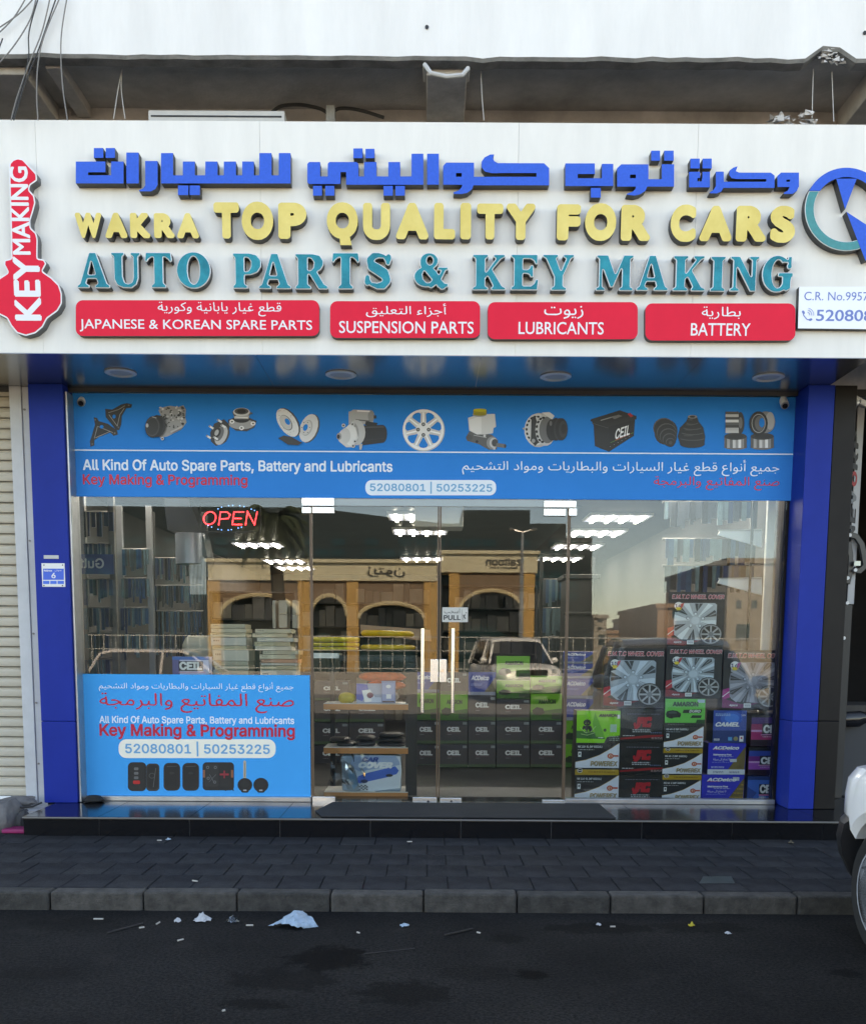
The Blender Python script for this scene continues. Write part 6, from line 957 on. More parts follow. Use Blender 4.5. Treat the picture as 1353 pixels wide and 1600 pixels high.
# security cameras
def cctv(cx, cy, lb, s=1., aim=(-.2, -1, -.5), tilt=0):
    c = PZ(cx, cy, zb_ - .004); t = thing('security_camera', lb, 'security camera', (c.x, c.y, zb_ - .003), 'security cameras under the soffit')
    mb = MB(); mb.lathe((c.x, c.y, zb_ - .003), [(.036 * s, 0), (.036 * s, -.012), (.02 * s, -.02), (.012 * s, -.045 * s), (.001, -.045 * s)], n=16); mb.build('mount', wht, t, smooth=True)
    a = Vector((c.x, c.y, zb_ - .06 * s)); d = Vector(aim).normalized(); mb = MB()
    mb.cyl(a - d * .03 * s, a + d * .075 * s, .03 * s, 18); mb.build('housing', wht, t, smooth=True)
    mb = MB(); mb.cyl(a + d * .075 * s, a + d * .083 * s, .029 * s, 18, r2=.026 * s); mb.mi(1); mb.cyl(a + d * .0835 * s, a + d * .085 * s, .02 * s, 14); mb.build('lens', [alu, blk_g], t); return t
cctv(130, 611, 'small white camera hanging at the left corner of the blue banner', 1, (.05, -1, -.75))
cctv(1224, 615, 'small white camera hanging at the right corner of the blue banner', 1, (-.12, -1, -.75))
t = cctv(1322, 607, 'larger white camera on a bracket outside the dark pillar', 1.25, (.9, -.35, -.55))
# ------------------------------------------------------------------ shop front glazing
sf = thing('shop_window', 'frameless glass shop window beside and over the doors', 'shop window', (0, 0, ZT))
XD0, XDM, XD1 = px(487, 1000, 0), px(685.5, 1000, 0), px(885.5, 1000, 0)
XG0, XG1 = px(124, 930, -.03), px(1222, 930, 0)
ZD0, ZD1 = pz(680, 1256, 0), pz(680, 791.5, 0)
ZB = pz(680, 779, 0)
for a, b in ((XG0, XD0 - .004), (XD1 + .004, XG1)):
    mb = MB(); mb.box(a, b, 0, .010, ZT + .04, ZD1 + 1.0); mb.build('glass_pane', glass, sf)
mb = MB(); mb.box(XD0 - .002, XD1 + .002, 0, .010, ZD1 + .004, ZD1 + 1.0); mb.build('glass_pane', glass, sf)
for a, b in ((px(130, 1255, -.03), XD0 - .01), (XD1 + .012, XG1)):
    mb = MB(); mb.box(a, b, -.05, .05, ZT + .0005, ZT + .038); mb.build('sill_rail', alu, sf, bevel=.004)
mb = MB(); mb.box(XD0 + .0, XD1, .0101, .03, ZD1 + .002, ZB + .01); mb.build('transom_rail', mat('transom_grey', (.20, .21, .23), .4, metal=.3), sf)
for x in (XD0 - .003, XD1 + .003):
    mb = MB(); mb.box(x - .006, x + .006, -.003, .014, ZT + .002, ZD1 + .02); mb.build('edge_seal', brownseal, sf)
def patch(x0, y0, x1, y1, nm='patch_fitting', Y=-.022, parent=sf):
    X0, X1, Z0, Z1 = box_of(x0, y0, x1, y1, Y); mb = MB(); mb.box(X0, X1, Y, -.0005, Z0, Z1); mb.build(nm, steel_m, parent, bevel=.003)
patch(472, 777.5, 522, 790.5); patch(472, 792, 486, 802); patch(850, 782, 900, 793); patch(889, 794, 901, 806)
door_l = thing('glass_door', 'left leaf of the glass door, before the display rack', 'door', (XD0, 0, ZT), 'glass entrance doors')
door_r = thing('glass_door', 'right leaf of the glass door, bearing the PULL sticker', 'door', (XD1, 0, ZT), 'glass entrance doors')
for d, a, b in ((door_l, XD0 + .006, XDM - .002), (door_r, XDM + .002, XD1 - .006)):
    mb = MB(); mb.box(a, b, 0, .010, ZD0 + .002, ZD1); mb.build('glass_pane', glass, d)
for d, x in ((door_l, XD0 + .008), (door_l, XDM - .009), (door_r, XDM + .009), (door_r, XD1 - .010)):
    mb = MB(); mb.box(x - .005, x + .005, -.004, .014, ZD0 + .05, ZD1 - .002); mb.build('edge_seal', brownseal, d)
patch(488, 792, 522, 802, parent=door_l); patch(850, 794.5, 884, 806, parent=door_r)
patch(488, 1245, 524, 1256, parent=door_l); patch(645, 1246, 682.5, 1257, 'lock_patch', parent=door_l); patch(687.5, 1247, 721, 1258, 'lock_patch', parent=door_r); patch(847, 1250, 883, 1258, parent=door_r)
for x in (669, 705):
    c = P(x, 1252, -.024); mb = MB(); mb.cyl((c.x, -.022, c.z), (c.x, -.027, c.z), .009, 10); mb.build('keyhole', blk, door_l if x < 685 else door_r)
for d, x in ((door_l, 660.5), (door_r, 708)):
    a, b = P(x, 982, -.06), P(x, 1113.5, -.06); mb = MB(); mb.cyl((a.x, -.06, a.z), (a.x, -.06, b.z), .015, 16)
    for z in (a.z - .08, b.z + .08): mb.cyl((a.x, -.06, z), (a.x, .0, z), .008, 8)
    mb.build('pull_handle', steel, d, smooth=True)
for d, x0, x1 in ((door_l, 672.5, 684.5), (door_r, 686.5, 698)):
    X0, X1, Z0, Z1 = box_of(x0, 1030, x1, 1066, -.02); mb = MB(); mb.box(X0, X1, -.02, -.0005, Z0, Z1); mb.build('lock_case', steel_m, d, bevel=.003)
c = P(691, 1048, -.02); mb = MB(); mb.cyl((c.x, -.02, c.z), (c.x, -.032, c.z), .011, 12); mb.build('lock_cylinder', steel, door_r)
X0, X1, Z0, Z1 = box_of(691, 949, 731, 972, -.003); mb = MB(); mb.box(X0, X1, -.003, -.0005, Z0, Z1); ps = mb.build('pull_sticker', mat('brushed_sticker', (.42, .44, .43), .35, metal=.3), door_r)
dg = ink(srgb(50, 55, 60)); ptext('PULL', 693, 961, 719.5, 969, -.004, dg, door_r, off=.04); ptext('اسحب', 694, 950.5, 718.5, 960.5, -.004, dg, door_r, ar=True)
q = Pr(-.003); q.rect(721.3, 952, 721.9, 970, srgb(80, 85, 88)); q.ell(728.5, 957.5, 1, 1, srgb(50, 55, 60)); q.line([(726.5, 960), (725, 964), (727.5, 967)], 1.4, dg); q.line([(725.5, 962), (723, 962)], 1, dg); q.line([(724, 960), (724, 969)], .8, dg); q.build('pull_symbol', door_r)
hc = thing('hose_coil', 'dark rubber hose coil on the left end of the window ledge', 'hose', (px(147, 1248, -.1), -.12, ZT))
mb = MB(); c = P(147, 1249, -.12)
mb.tube([(c.x + (.075 - .0006 * k) * math.cos(k * .45), -.12 + .05 * math.sin(k * .45), ZT + .012 + .0006 * k) for k in range(56)], .011, 8); mb.build('coil', rub, hc, smooth=True)

# ------------------------------------------------------------------ banner over the glass
YB = -.006
bn = thing('window_banner', 'long blue banner over the glass with pictures of car parts and telephone numbers', 'banner', (0, YB, pz(680, 700, YB)))
X0, X1 = px(116.5, 700, YB), px(1239, 700, YB); Z0, Z1 = pz(678, 779, YB), pz(678, 617.5, YB)
mb = MB(); mb.box(X0, X1, YB, -.0005, Z0, Z1); mb.build('panel', ban_blue, bn)
zl = pz(680, 706.5, YB); mb = MB(); mb.box(X0, X1, YB - .0008, YB - .0002, zl - .0045, zl + .0045); mb.build('dividing_line', pale_pr, bn)
YT = YB - .001
ptext('All Kind Of Auto Spare Parts, Battery and Lubricants', 130, 718.5, 613.5, 740.5, YT, pale_pr, bn, off=.022)
ptext('Key Making & Programming', 130, 741, 387, 762, YT, crimson, bn, off=.022)
ptext('جميع أنواع قطع غيار السيارات والبطاريات ومواد التشحيم', 722, 717.5, 1217, 743, YT, pale_pr, bn, off=.012, ar=True)
ptext('صنع المفاتيع والبرمجة', 1021, 744.5, 1217, 766, YT, crimson, bn, off=.014, ar=True)
q = Pr(YB - .0003); q.poly(rrect(571, 750, 775, 774, 10), pale_pr); q.build('number_pill', bn)
ptext('52080801 | 50253225', 578, 752.5, 769, 771.5, YT - .001, cyan_pr, bn, off=.014)
K = lambda v: srgb(*[min(235, int(v * (1.18 if v > 100 else .85 if v < 60 else 1)))] * 3)
def pic(nm, fn):
    q = Pr(YB - .0003, step=.00025); fn(q); q.build(nm, bn)
def arm(q, ox, oy):
    q.poly([(ox, oy), (ox + 5, oy + 1), (ox + 8, oy + 6), (ox + 22, oy + 10), (ox + 36, oy + 20), (ox + 38, oy + 27), (ox + 31, oy + 29), (ox + 26, oy + 24), (ox + 8, oy + 31), (ox + 1, oy + 36), (ox + 1, oy + 44), (ox - 5, oy + 46), (ox - 6, oy + 38), (ox - 1, oy + 22), (ox + 2, oy + 12)], K(30))
    q.line([(ox + 1, oy + 33), (ox + 6, oy + 14), (ox + 30, oy + 24)], 1.1, K(105)); q.line([(ox + 3, oy + 32), (ox + 26, oy + 22)], .9, K(120)); q.ell(ox + 12.5, oy + 15, 3, 2.7, ban_blue); q.ell(ox + 2.5, oy + 4, 1.4, 1.4, K(90)); q.ell(ox - 2, oy + 42, 1.5, 1.5, K(80)); q.ell(ox + 33, oy + 25, 1.5, 1.5, K(95))
def p_arms(q):
    arm(q, 147, 652)
    q.poly([(165, 639), (176, 640), (190, 632), (199, 630), (207, 632), (206, 637), (198, 638), (191, 650), (190, 664), (187, 672), (182, 672), (176, 664), (166, 652)], K(30))
    q.line([(170, 645), (186, 640), (196, 634)], 1, K(105)); q.line([(171, 648), (184, 666), (188, 648), (195, 638)], 1, K(115)); q.ell(179, 651, 2.6, 3.1, ban_blue); q.ell(202, 633.5, 1.6, 1.3, K(90)); q.ell(186, 668, 1.4, 1.4, K(90))
pic('printed_control_arms', p_arms)
def p_comp(q):
    q.poly([(252, 650), (248, 641), (256, 636), (266, 634), (279, 636), (287, 633), (291, 640), (290, 652), (292, 660), (284, 671), (262, 682), (250, 684)], K(125))
    rnd = random.Random(4)
    for i in range(60): q.ell(rnd.uniform(252, 288), rnd.uniform(636, 668), rnd.uniform(.8, 2.6), rnd.uniform(.7, 2.1), K(rnd.choice([35, 60, 85, 160, 175, 70, 45])), n=7)
    q.line([(268, 676), (286, 667)], 2.5, K(150)); q.ell(255, 686, 2.6, 2.6, K(150)); q.ell(255, 686, 1.2, 1.2, K(60))
    q.ell(249, 666.5, 11, 17, K(48), 8); q.ell(245.5, 666.5, 11, 17.5, K(22), 8)
    for k in range(3): q.ell(240.5 - k * .6, 667.5, 12.4 - k * 1.5, 17 - k * 2, K((30, 62, 40)[k]), 6)
    q.ell(231.5, 665.5, 2.2, 3.2, K(150)); q.line([(239, 652), (246, 654)], 1.2, K(130))
pic('printed_compressor', p_comp)
def p_hub(q):
    q.ell(348, 680, 10, 15.5, K(60), 25); q.poly([(329, 676), (335, 662), (350, 655), (360, 664), (354, 690), (338, 697), (330, 690)], K(55))
    q.ell(346, 680, 9, 16, K(150), 22); q.ell(343, 678, 6.5, 12, K(100), 22); q.ell(340, 676, 5, 8, K(45), 22); q.ell(339, 676, 3, 5, K(140), 22)
    for (x, y) in ((340, 657), (327, 667), (323, 682), (346, 665), (334, 684)): q.line([(x, y - 1.5), (x + 7, y + 3)], 3, K(185)); q.ell(x + 1, y - 1, 1.2, 1.8, K(110), n=8)
    q.poly([(357, 656), (366, 653), (390, 653), (401, 658), (398, 668), (386, 674), (369, 673), (358, 665)], K(60)); q.ell(378, 663, 20, 8, K(130))
    for (x, y) in ((363, 659), (396, 662), (378, 669)): q.ell(x, y, 3.8, 3.2, K(190)); q.ell(x, y, 1.8, 1.5, K(90))
    q.ell(378, 655, 13, 6, K(35)); q.poly([(365, 645), (391, 645), (389, 655), (367, 655)], K(140)); q.poly([(363, 643), (371, 648), (367, 652)], K(90)); q.poly([(396, 646), (388, 650), (392, 644)], K(90)); q.ell(378, 644, 13, 6.5, K(165)); q.ell(378, 643, 11, 5, K(70)); q.ell(378, 643, 7, 3.2, K(20)); q.line([(367, 652), (388, 653)], 1.2, K(200))
pic('printed_wheel_hubs', p_hub)
def p_disc(q):
    q.ell(484.5, 669.5, 14, 23.5, K(70), 20); q.ell(482.5, 669, 13.5, 23, K(172), 20); q.ell(480, 668.5, 8, 13, K(140), 20); q.ell(479, 668.5, 7, 11.5, K(165), 20); q.ell(477.5, 668, 3.6, 5.5, ban_blue, 20)
    for a in range(0, 360, 60): q.ell(478 + 6 * math.cos(R_(a)), 668 + 9 * math.sin(R_(a)), .7, .9, K(60), n=6)
    q.ell(451.5, 660, 14, 25.5, K(60), -33); q.ell(449.5, 660.5, 13.5, 25, K(180), -33); q.ell(447.5, 660.5, 8, 13.5, K(90), -33); q.ell(447, 660.3, 7.3, 12.6, K(160), -33); q.ell(449.5, 659, 3.4, 5.6, ban_blue, -33)
    rnd = random.Random(2)
    for i in range(26): a = rnd.uniform(0, 6.28); r = rnd.uniform(.66, .92); x, y = 13.5 * r * math.cos(a), 25 * r * math.sin(a); q.ell(449.5 + x * .84 + y * .54, 660.5 - x * .54 + y * .84, .5, .6, K(110), n=5)
    q.poly([(435, 685), (444, 681), (456, 683), (468, 690), (473, 692), (466, 696), (450, 695), (443, 690)], K(58))
pic('printed_brake_discs', p_disc)
def p_start(q):
    q.rect(545, 643, 556, 664, K(140)); q.poly([(545, 645), (552, 640), (580, 641), (585, 646), (583, 660), (564, 664), (550, 662)], K(135)); q.ell(580, 650, 5, 9, K(110)); q.rect(584, 649, 588, 654, K(50)); q.line([(558, 642), (578, 643)], 2, K(190)); q.line([(556, 656), (578, 658)], 2, K(90)); q.poly([(572, 658), (590, 661), (588, 667), (570, 664)], K(30))
    q.poly([(562, 665), (598, 664), (598, 692), (566, 696)], K(26)); q.ell(598, 678, 7, 14, K(32)); q.line([(568, 668), (600, 667)], 2.4, K(62)); q.line([(570, 688), (600, 685)], 1.4, K(45))
    q.ell(557, 676, 14, 20, K(150)); q.ell(551, 678, 10, 18, K(120)); q.poly([(527, 681), (533, 673), (546, 664), (556, 668), (560, 684), (552, 699), (541, 699), (530, 690)], K(165)); q.ell(548, 680, 9, 17, K(178)); q.ell(540, 681, 8, 12, K(160)); q.ell(530, 682, 4, 5.5, K(120)); q.ell(529, 682.5, 2.4, 3.4, K(40))
    for (x, y) in ((537, 665), (551, 663), (555, 690), (552, 697)): q.ell(x, y, 3, 3, K(160)); q.ell(x, y, 1.4, 1.4, K(40))
    q.poly([(561, 694), (567, 694), (565, 703), (562, 703)], K(140))
pic('printed_starter_motor', p_start)
def p_wheel(q):
    q.ell(662, 672.3, 33, 33, K(150), n=36); q.ell(661.5, 671.5, 32, 32, K(190), n=36); q.ell(661.5, 671.5, 27.5, 27.5, K(165), n=36)
    for k in range(7):
        a = -90 + 360 / 7 * (k + .5); b = 17
        q.poly([(661.5 + r * math.cos(R_(t)), 671.5 + r * math.sin(R_(t))) for r, t in ((11, a), (25, a - b), (28, a - b * .6), (28.5, a), (28, a + b * .6), (25, a + b))], ban_blue)
    for k in range(7):
        a = -90 + 360 / 7 * k; q.line([(661.5 + 6 * math.cos(R_(a)), 671.5 + 6 * math.sin(R_(a))), (661.5 + 27 * math.cos(R_(a)), 671.5 + 27 * math.sin(R_(a)))], 2.4, K(205))
    q.ell(661.5, 671.5, 11.5, 11.5, K(188))
    for a, b in ((0, -8.3), (8.3, 0), (0, 8.3), (-8.3, 0)): q.ell(661.5 + a, 671.5 + b, 3, 3, K(40), n=10); q.ell(661.5 + a, 671.5 + b, 1.6, 1.6, K(130), n=8)
pic('printed_wheel_trim', p_wheel)
def p_mast(q):
    q.poly([(728, 683), (733, 674), (752, 676), (768, 679), (778, 688), (776, 702), (764, 703), (748, 694), (730, 689)], K(82)); q.ell(733, 684, 5, 5, K(70)); q.ell(769, 692, 9, 10, K(110)); q.ell(771, 692, 6.5, 8, K(150)); q.ell(773, 692, 5, 6, K(60)); q.line([(775, 695), (789, 697)], 6, K(95)); q.ell(789, 697, 1.8, 2.8, K(55)); q.ell(757, 681, 2, 2, K(160)); q.ell(745, 690, 2.2, 2.2, K(45)); q.ell(772, 701, 2, 2, K(150)); q.line([(740, 680), (760, 684)], 1.2, K(130))
    q.poly([(731, 653), (737, 651), (752, 647), (773, 647), (775, 667), (771, 669), (770, 677), (758, 679), (745, 679), (733, 673)], K(165)); q.poly([(733, 656), (752, 650), (752, 678), (745, 679), (734, 672)], K(178)); q.ell(749, 648, 11, 3.5, K(120)); q.rect(739.5, 641, 760, 647, srgb(160, 150, 20)); q.ell(749.7, 647, 10.3, 2.8, srgb(140, 130, 10)); q.ell(749.7, 641, 10.3, 2.5, srgb(185, 175, 25))
pic('printed_master_cylinder', p_mast)
def p_alt(q):
    q.ell(842, 672, 22, 27, K(140), 6); q.ell(838, 671, 19, 25, K(165), 6)
    for a in range(60, 320, 20): q.ell(838 + 15.5 * math.cos(R_(a)), 671 + 20 * math.sin(R_(a)), 1.7, 2.4, K(30), a, n=8)
    q.poly([(830, 652), (836, 650), (841, 668), (846, 686), (836, 697), (829, 690)], K(45)); q.ell(852, 672, 16, 25, K(150)); q.ell(855, 672, 13, 21, K(95))
    for a in range(100, 270, 24): q.ell(849 + 11 * math.cos(R_(a)), 672 + 19 * math.sin(R_(a)), 1.8, 2.6, K(25), a, n=8)
    q.poly([(846, 645), (858, 644), (866, 650), (862, 656)], K(170)); q.ell(833, 689, 2.8, 3.2, K(120)); q.ell(818, 670, 2, 1.5, K(130))
    q.ell(862, 672, 9, 17, K(28)); q.ell(868, 671, 9.5, 18, K(20)); q.ell(874, 671, 9.5, 17.5, K(40)); q.ell(877, 671, 9.5, 17.5, K(22)); q.ell(879, 671, 6.5, 13, K(48)); q.ell(880, 671, 4, 8, K(20)); q.ell(860, 662, 2, 4, K(90))
pic('printed_alternator', p_alt)
def p_bat(q):
    q.poly([(924, 657), (950, 664), (951, 706), (929, 697), (927, 665)], K(20)); q.poly([(950, 664), (992, 652), (990, 681), (951, 706)], K(13)); q.poly([(923, 655), (968, 641), (994, 650), (994, 655), (951, 667), (922, 658)], K(30)); q.poly([(928, 655), (966, 643), (987, 650), (951, 661)], K(17)); q.line([(938, 657), (962, 650)], 1.5, K(110)); q.poly([(954, 652), (966, 648), (972, 650), (960, 655)], K(95)); q.poly([(980, 647), (984, 645), (989, 650), (985, 652)], srgb(170, 20, 30)); q.line([(953, 692), (989, 676)], 1, srgb(60, 110, 40)); q.line([(961, 688), (985, 678)], .8, srgb(180, 50, 30)); q.line([(924, 661), (950, 669)], .8, K(70))
    for k in range(6): q.ell(953 + k * 6, 698 - k * 3.2, .6, .6, K(120), n=5)
pic('printed_battery', p_bat)
vs, fs, ns = text_mesh('CEIL', 'sans', .05, 0, .25)
X0, X1, Z0, Z1 = box_of(961, 668, 983, 684, YT); o, fs = place2d(vs, fs, ns, X0, X1, Z0, Z1, YB - .006, 0)
mb = MB(); mb.add([(x, y, z + (x - X0) * .34 - .015) for x, y, z in o], fs); mb.build('lettering', white_pr, bn)
def p_boot(q):
    q.ell(1040, 675, 18, 20, K(38), 20); q.ell(1030, 663, 10, 7, K(110), -35)
    for k, (cx, cy, r) in enumerate(((1037, 669, 17), (1041, 676, 15.5), (1043.5, 682, 13.5), (1045, 687, 10.5), (1046.5, 691, 7))): q.ell(cx, cy, r, r * .95, K(72)); q.ell(cx + .6, cy + 1.1, r * .96, r * .92, K(26))
    q.ell(1047, 692, 2.6, 2.6, K(60))
    q.poly([(1075, 651), (1088, 651), (1091, 659), (1098, 668), (1101, 682), (1100, 694), (1062, 694), (1058, 682), (1062, 668), (1071, 659)], K(26)); q.ell(1081, 694, 19.5, 6, K(30))
    for y, r in ((660, 10), (668, 15), (676, 18), (685, 20)): q.ell(1081, y, r, 4, K(75), a0=10, a1=170, n=12); q.ell(1081, y - 1.4, r, 4, K(30), a0=10, a1=170, n=12); q.ell(1081 - r * .3, y - 4, r * .4, 1, K(64))
    q.ell(1081, 651.5, 7.5, 2.8, K(110)); q.ell(1081, 651.5, 4.6, 1.6, K(20))
pic('printed_rubber_boots', p_boot)
def p_bear(q):
    def drum(x0, x1, y0, y1):
        cx, r = (x0 + x1) / 2, (x1 - x0) / 2; q.ell(cx, y1, r, 5, K(100)); q.rect(x0, y0, x1, y1, K(105))
        for i, v in enumerate((80, 130, 100, 165, 120, 185, 110, 75)): w = (x1 - x0) / 8; q.rect(x0 + i * w, y0, x0 + (i + 1) * w, y1 + 2, K(v))
        q.ell(cx, y0, r, 5.5, K(50)); q.ell(cx, y0, r * .7, 3.4, K(28))
    drum(1131, 1166, 682, 698); drum(1172, 1208, 682, 698)
    q.rect(1133, 645, 1155, 677, K(110)); q.ell(1156, 661, 6, 17, K(45)); q.ell(1156, 661, 3, 9, K(100))
    for i, v in enumerate((70, 150, 60, 175, 80, 55, 140, 150)): q.rect(1132.5, 643.5 + i * 4.2, 1153, 647.7 + i * 4.2, K(v))
    q.ell(1195, 660, 15, 17, K(105)); q.ell(1202, 658, 7, 14, K(135)); q.ell(1184, 662, 14.5, 19, K(22)); q.ell(1184, 662, 11, 15, K(125)); q.ell(1184, 662, 10, 13.6, K(48)); q.ell(1186, 662, 8, 12, K(90)); q.ell(1189, 661, 4.2, 7.5, ban_blue)
pic('printed_wheel_bearings', p_bear)

# ------------------------------------------------------------------ lower left poster
YQ = -.006
po = thing('window_poster', 'blue poster on the lower left window with car keys and telephone numbers', 'poster', (px(308, 1150, YQ), YQ, ZT + .05))
X0, X1, Z0, Z1 = box_of(131, 1054, 485, 1249, YQ); mb = MB(); mb.box(X0, X1, YQ, -.0005, Z0, Z1); mb.build('panel', pos_blue, po)
YT = YQ - .001
ptext('جميع أنواع قطع غيار السيارات والبطاريات ومواد التشحيم', 155, 1065, 459, 1081, YT, pale_pr, po, off=.01, ar=True)
ptext('صنع المفاتيع والبرمجة', 156, 1083, 459.5, 1114, YT, crimson, po, off=.014, ar=True)
ptext('All Kind Of Auto Spare Parts, Battery and Lubricants', 156, 1119, 460, 1133.5, YT, pale_pr, po, off=.026)
ptext('Key Making & Programming', 156, 1131, 461, 1156, YT, crimson, po, off=.032)
cream_pr = ink(srgb(238, 232, 215))
q = Pr(YQ - .0003); q.poly(rrect(186, 1155, 431, 1184.5, 12), cream_pr); q.build('number_pill', po)
ptext('52080801 | 50253225', 196, 1158.5, 422, 1182, YT - .001, cyan_pr, po, off=.014)
def keyp(nm, fn): q = Pr(YQ - .0003, step=.00025); fn(q); q.build(nm, po)
def k1(q):
    q.poly(rrect(229, 1193, 249.5, 1236, 6), K(48)); q.poly(rrect(231, 1195, 247.5, 1233, 5), K(20)); q.ell(238, 1212, 5, 4.5, K(60)); q.ell(238, 1212, 3.6, 3.2, K(24)); q.line([(244, 1200), (240, 1230)], .9, K(85))
    q.poly(rrect(200.5, 1191, 229, 1236, 7), K(22)); q.poly(rrect(203, 1193, 226.5, 1234, 6), K(34)); 
    for y in (1199, 1206, 1213): q.poly(rrect(210, y, 217, y + 4.4, 1.6), K(92))
    q.poly(rrect(208.5, 1219.5, 219.5, 1225, 2), srgb(190, 30, 30))
def k2(q):
    for x in (256, 285.5): q.poly(rrect(x, 1192, x + 26, 1235.5, 8), K(30)); q.poly(rrect(x + 2, 1194, x + 24, 1233, 7), K(16)); q.line([(x + 5, 1198), (x + 21, 1197)], .9, K(70)); q.ell(x + 13, 1208, 4, 2, K(40))
def k3(q):
    q.poly(rrect(317, 1191, 366, 1235, 6), K(28)); q.poly([(352, 1228), (364, 1228), (366, 1236), (360, 1233), (352, 1236)], K(28)); q.poly(rrect(320, 1194, 342, 1229, 3), K(40)); q.poly(rrect(345, 1194, 364, 1229, 3), K(36))
    for a, b in ((325, 1199), (337, 1199), (326, 1216), (336, 1222)): q.ell(a, b, 2.4, 2.4, K(95)); q.ell(a, b, 1.2, 1.2, K(20))
    for a in (317.5, 361.5): q.rect(a, 1203, a + 3.5, 1215, srgb(140, 85, 60))
    q.line([(344, 1210), (358, 1210)], 3, srgb(150, 40, 50)); q.line([(351, 1204), (351, 1216)], 2.5, srgb(140, 40, 50)); q.line([(328, 1210), (336, 1224)], 1, K(90)); q.line([(338, 1210), (327, 1222)], 1, K(80))
def k4(q):
    q.poly([(380.5, 1190), (382.5, 1187.5), (385, 1190), (385, 1216), (380.5, 1216)], srgb(170, 165, 145)); q.line([(382.7, 1192), (382.7, 1214)], .9, srgb(110, 105, 90))
    for cx, cy, r in ((383, 1226.5, 11.5), (408, 1226.5, 11.8)): q.ell(cx, cy, r, r * .95, K(20)); q.poly(rrect(cx - 6, cy + 2, cx + 6, cy + 12, 3), K(20)); q.rect(cx - 2.6, cy + 7.2, cx + 2.6, cy + 9.4, K(130)); q.ell(cx, cy - 2, r * .6, r * .5, K(36))
keyp('printed_smart_key', k1); keyp('printed_key_cases', k2); keyp('printed_key_shell', k3); keyp('printed_metal_key', k4)
# ------------------------------------------------------------------ shop room
ZC = 3.05
room = thing('shop_interior', 'dim shop room behind the glass with grey and dark teal surfaces', 'room', (0, 4, ZT)); room['kind'] = 'structure'
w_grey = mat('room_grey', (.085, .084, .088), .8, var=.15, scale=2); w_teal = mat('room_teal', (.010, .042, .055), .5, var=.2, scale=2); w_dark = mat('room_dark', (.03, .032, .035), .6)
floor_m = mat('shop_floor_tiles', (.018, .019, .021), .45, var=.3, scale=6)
RX0, RX1, RY = -3.6, 3.12, 14.0
def rb(nm, m_, *b): mb = MB(); mb.box(*b); return mb.build(nm, m_, room)
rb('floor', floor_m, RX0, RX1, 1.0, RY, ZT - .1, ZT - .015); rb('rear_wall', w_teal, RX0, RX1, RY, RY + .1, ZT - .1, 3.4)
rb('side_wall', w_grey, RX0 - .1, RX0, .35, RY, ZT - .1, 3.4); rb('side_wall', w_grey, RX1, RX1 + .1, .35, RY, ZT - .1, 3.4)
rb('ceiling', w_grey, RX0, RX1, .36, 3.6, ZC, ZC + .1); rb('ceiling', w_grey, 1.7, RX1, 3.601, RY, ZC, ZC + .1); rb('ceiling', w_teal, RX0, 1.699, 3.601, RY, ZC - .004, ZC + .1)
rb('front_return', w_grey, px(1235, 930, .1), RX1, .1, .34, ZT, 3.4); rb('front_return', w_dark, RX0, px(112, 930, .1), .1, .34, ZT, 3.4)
tube_m = mat('lit_tube', (.9, .9, .9), .5, emit=(.86, .92, 1), estr=9); refl_m = mat('louver_reflector', (.45, .46, .55), .5, emit=(.5, .6, 1), estr=.12)
def fixture(x, y, lb):
    t = thing('ceiling_light', lb, 'ceiling light', (x, y, ZC), 'lit louvred ceiling lights'); mb = MB()
    zc = ZC - .006
    for k in range(4):
        a = x - .36 + k * .18 + .012; mb.add([(a, y - .3, zc - .03), (a + .156, y - .3, zc - .03), (a + .156, y + .3, zc - .03), (a, y + .3, zc - .03)], [(0, 1, 2, 3)])
    mb.build('louver', refl_m, t); mb = MB()
    for k in range(4): a = x - .36 + k * .18 + .09; mb.box(a - .016, a + .016, y - .28, y + .28, zc - .05, zc - .034)
    mb.build('tubes', tube_m, t); mb = MB(); mb.box(x - .37, x + .37, y - .31, y + .31, zc - .028, zc); mb.build('housing', wht, t)
for j, (xc, w1) in enumerate([(-2.58, 'left'), (-.12, 'middle'), (2.24, 'right')]):
    for i, yy in enumerate([[1.1, 2.2, 7.7, 10.5, 12.0], [1.1, 2.2, 4.4, 5.9, 9.9], [1.1, 2.2, 4.4, 5.9, 7.7, 9.7]][j]):  # two nearest of each row: hidden behind the banner, added to brighten the stock
        fixture(xc, yy, 'lit four-tube ceiling light, %s in the %s row from the window' % (['added hidden fill, first', 'second', 'third', 'fourth', 'fifth', 'sixth'][i], w1))
mb = MB(); X0, X1, Z0, Z1 = box_of(648, 787, 724, 823, .55); mb.box(X0, X1, .55, .85, Z0, Z1 + .03); tag(mb.build('wall_unit', wht, origin=(X0, .55, Z0), bevel=.008), 'plain white box unit hanging above the doors inside the shop', 'unit')

# ------------------------------------------------------------------ cartons: helper
def carton(name, lb, cat, rc, Y, depth, base, fn=None, group=None, parent=None, bev=.002, step=.0004):
    X0, X1, Z0, Z1 = box_of(*rc, Y); t = thing(name, lb, cat, ((X0 + X1) / 2, Y, Z0), group)
    mb = MB(); mb.box(X0, X1, Y, Y + depth, Z0, Z1); mb.build('box', base if not isinstance(base, tuple) else ink(base, .4), t, bevel=bev)
    q = Pr(Y, f=lambda u, v: (X0 + (X1 - X0) * u, Z1 - (Z1 - Z0) * v), step=step)
    def T(body, u0, v0, u1, v1, m_, yo=0, **k): return text(body, (X0 + (X1 - X0) * u0, X0 + (X1 - X0) * u1, Z1 - (Z1 - Z0) * v1, Z1 - (Z1 - Z0) * v0), Y - (q.n + 1) * step - yo, m_ if not isinstance(m_, tuple) else ink(m_), t, **k)
    if fn: fn(q, T)
    if q.mb.v: q.build('print', t)
    return t
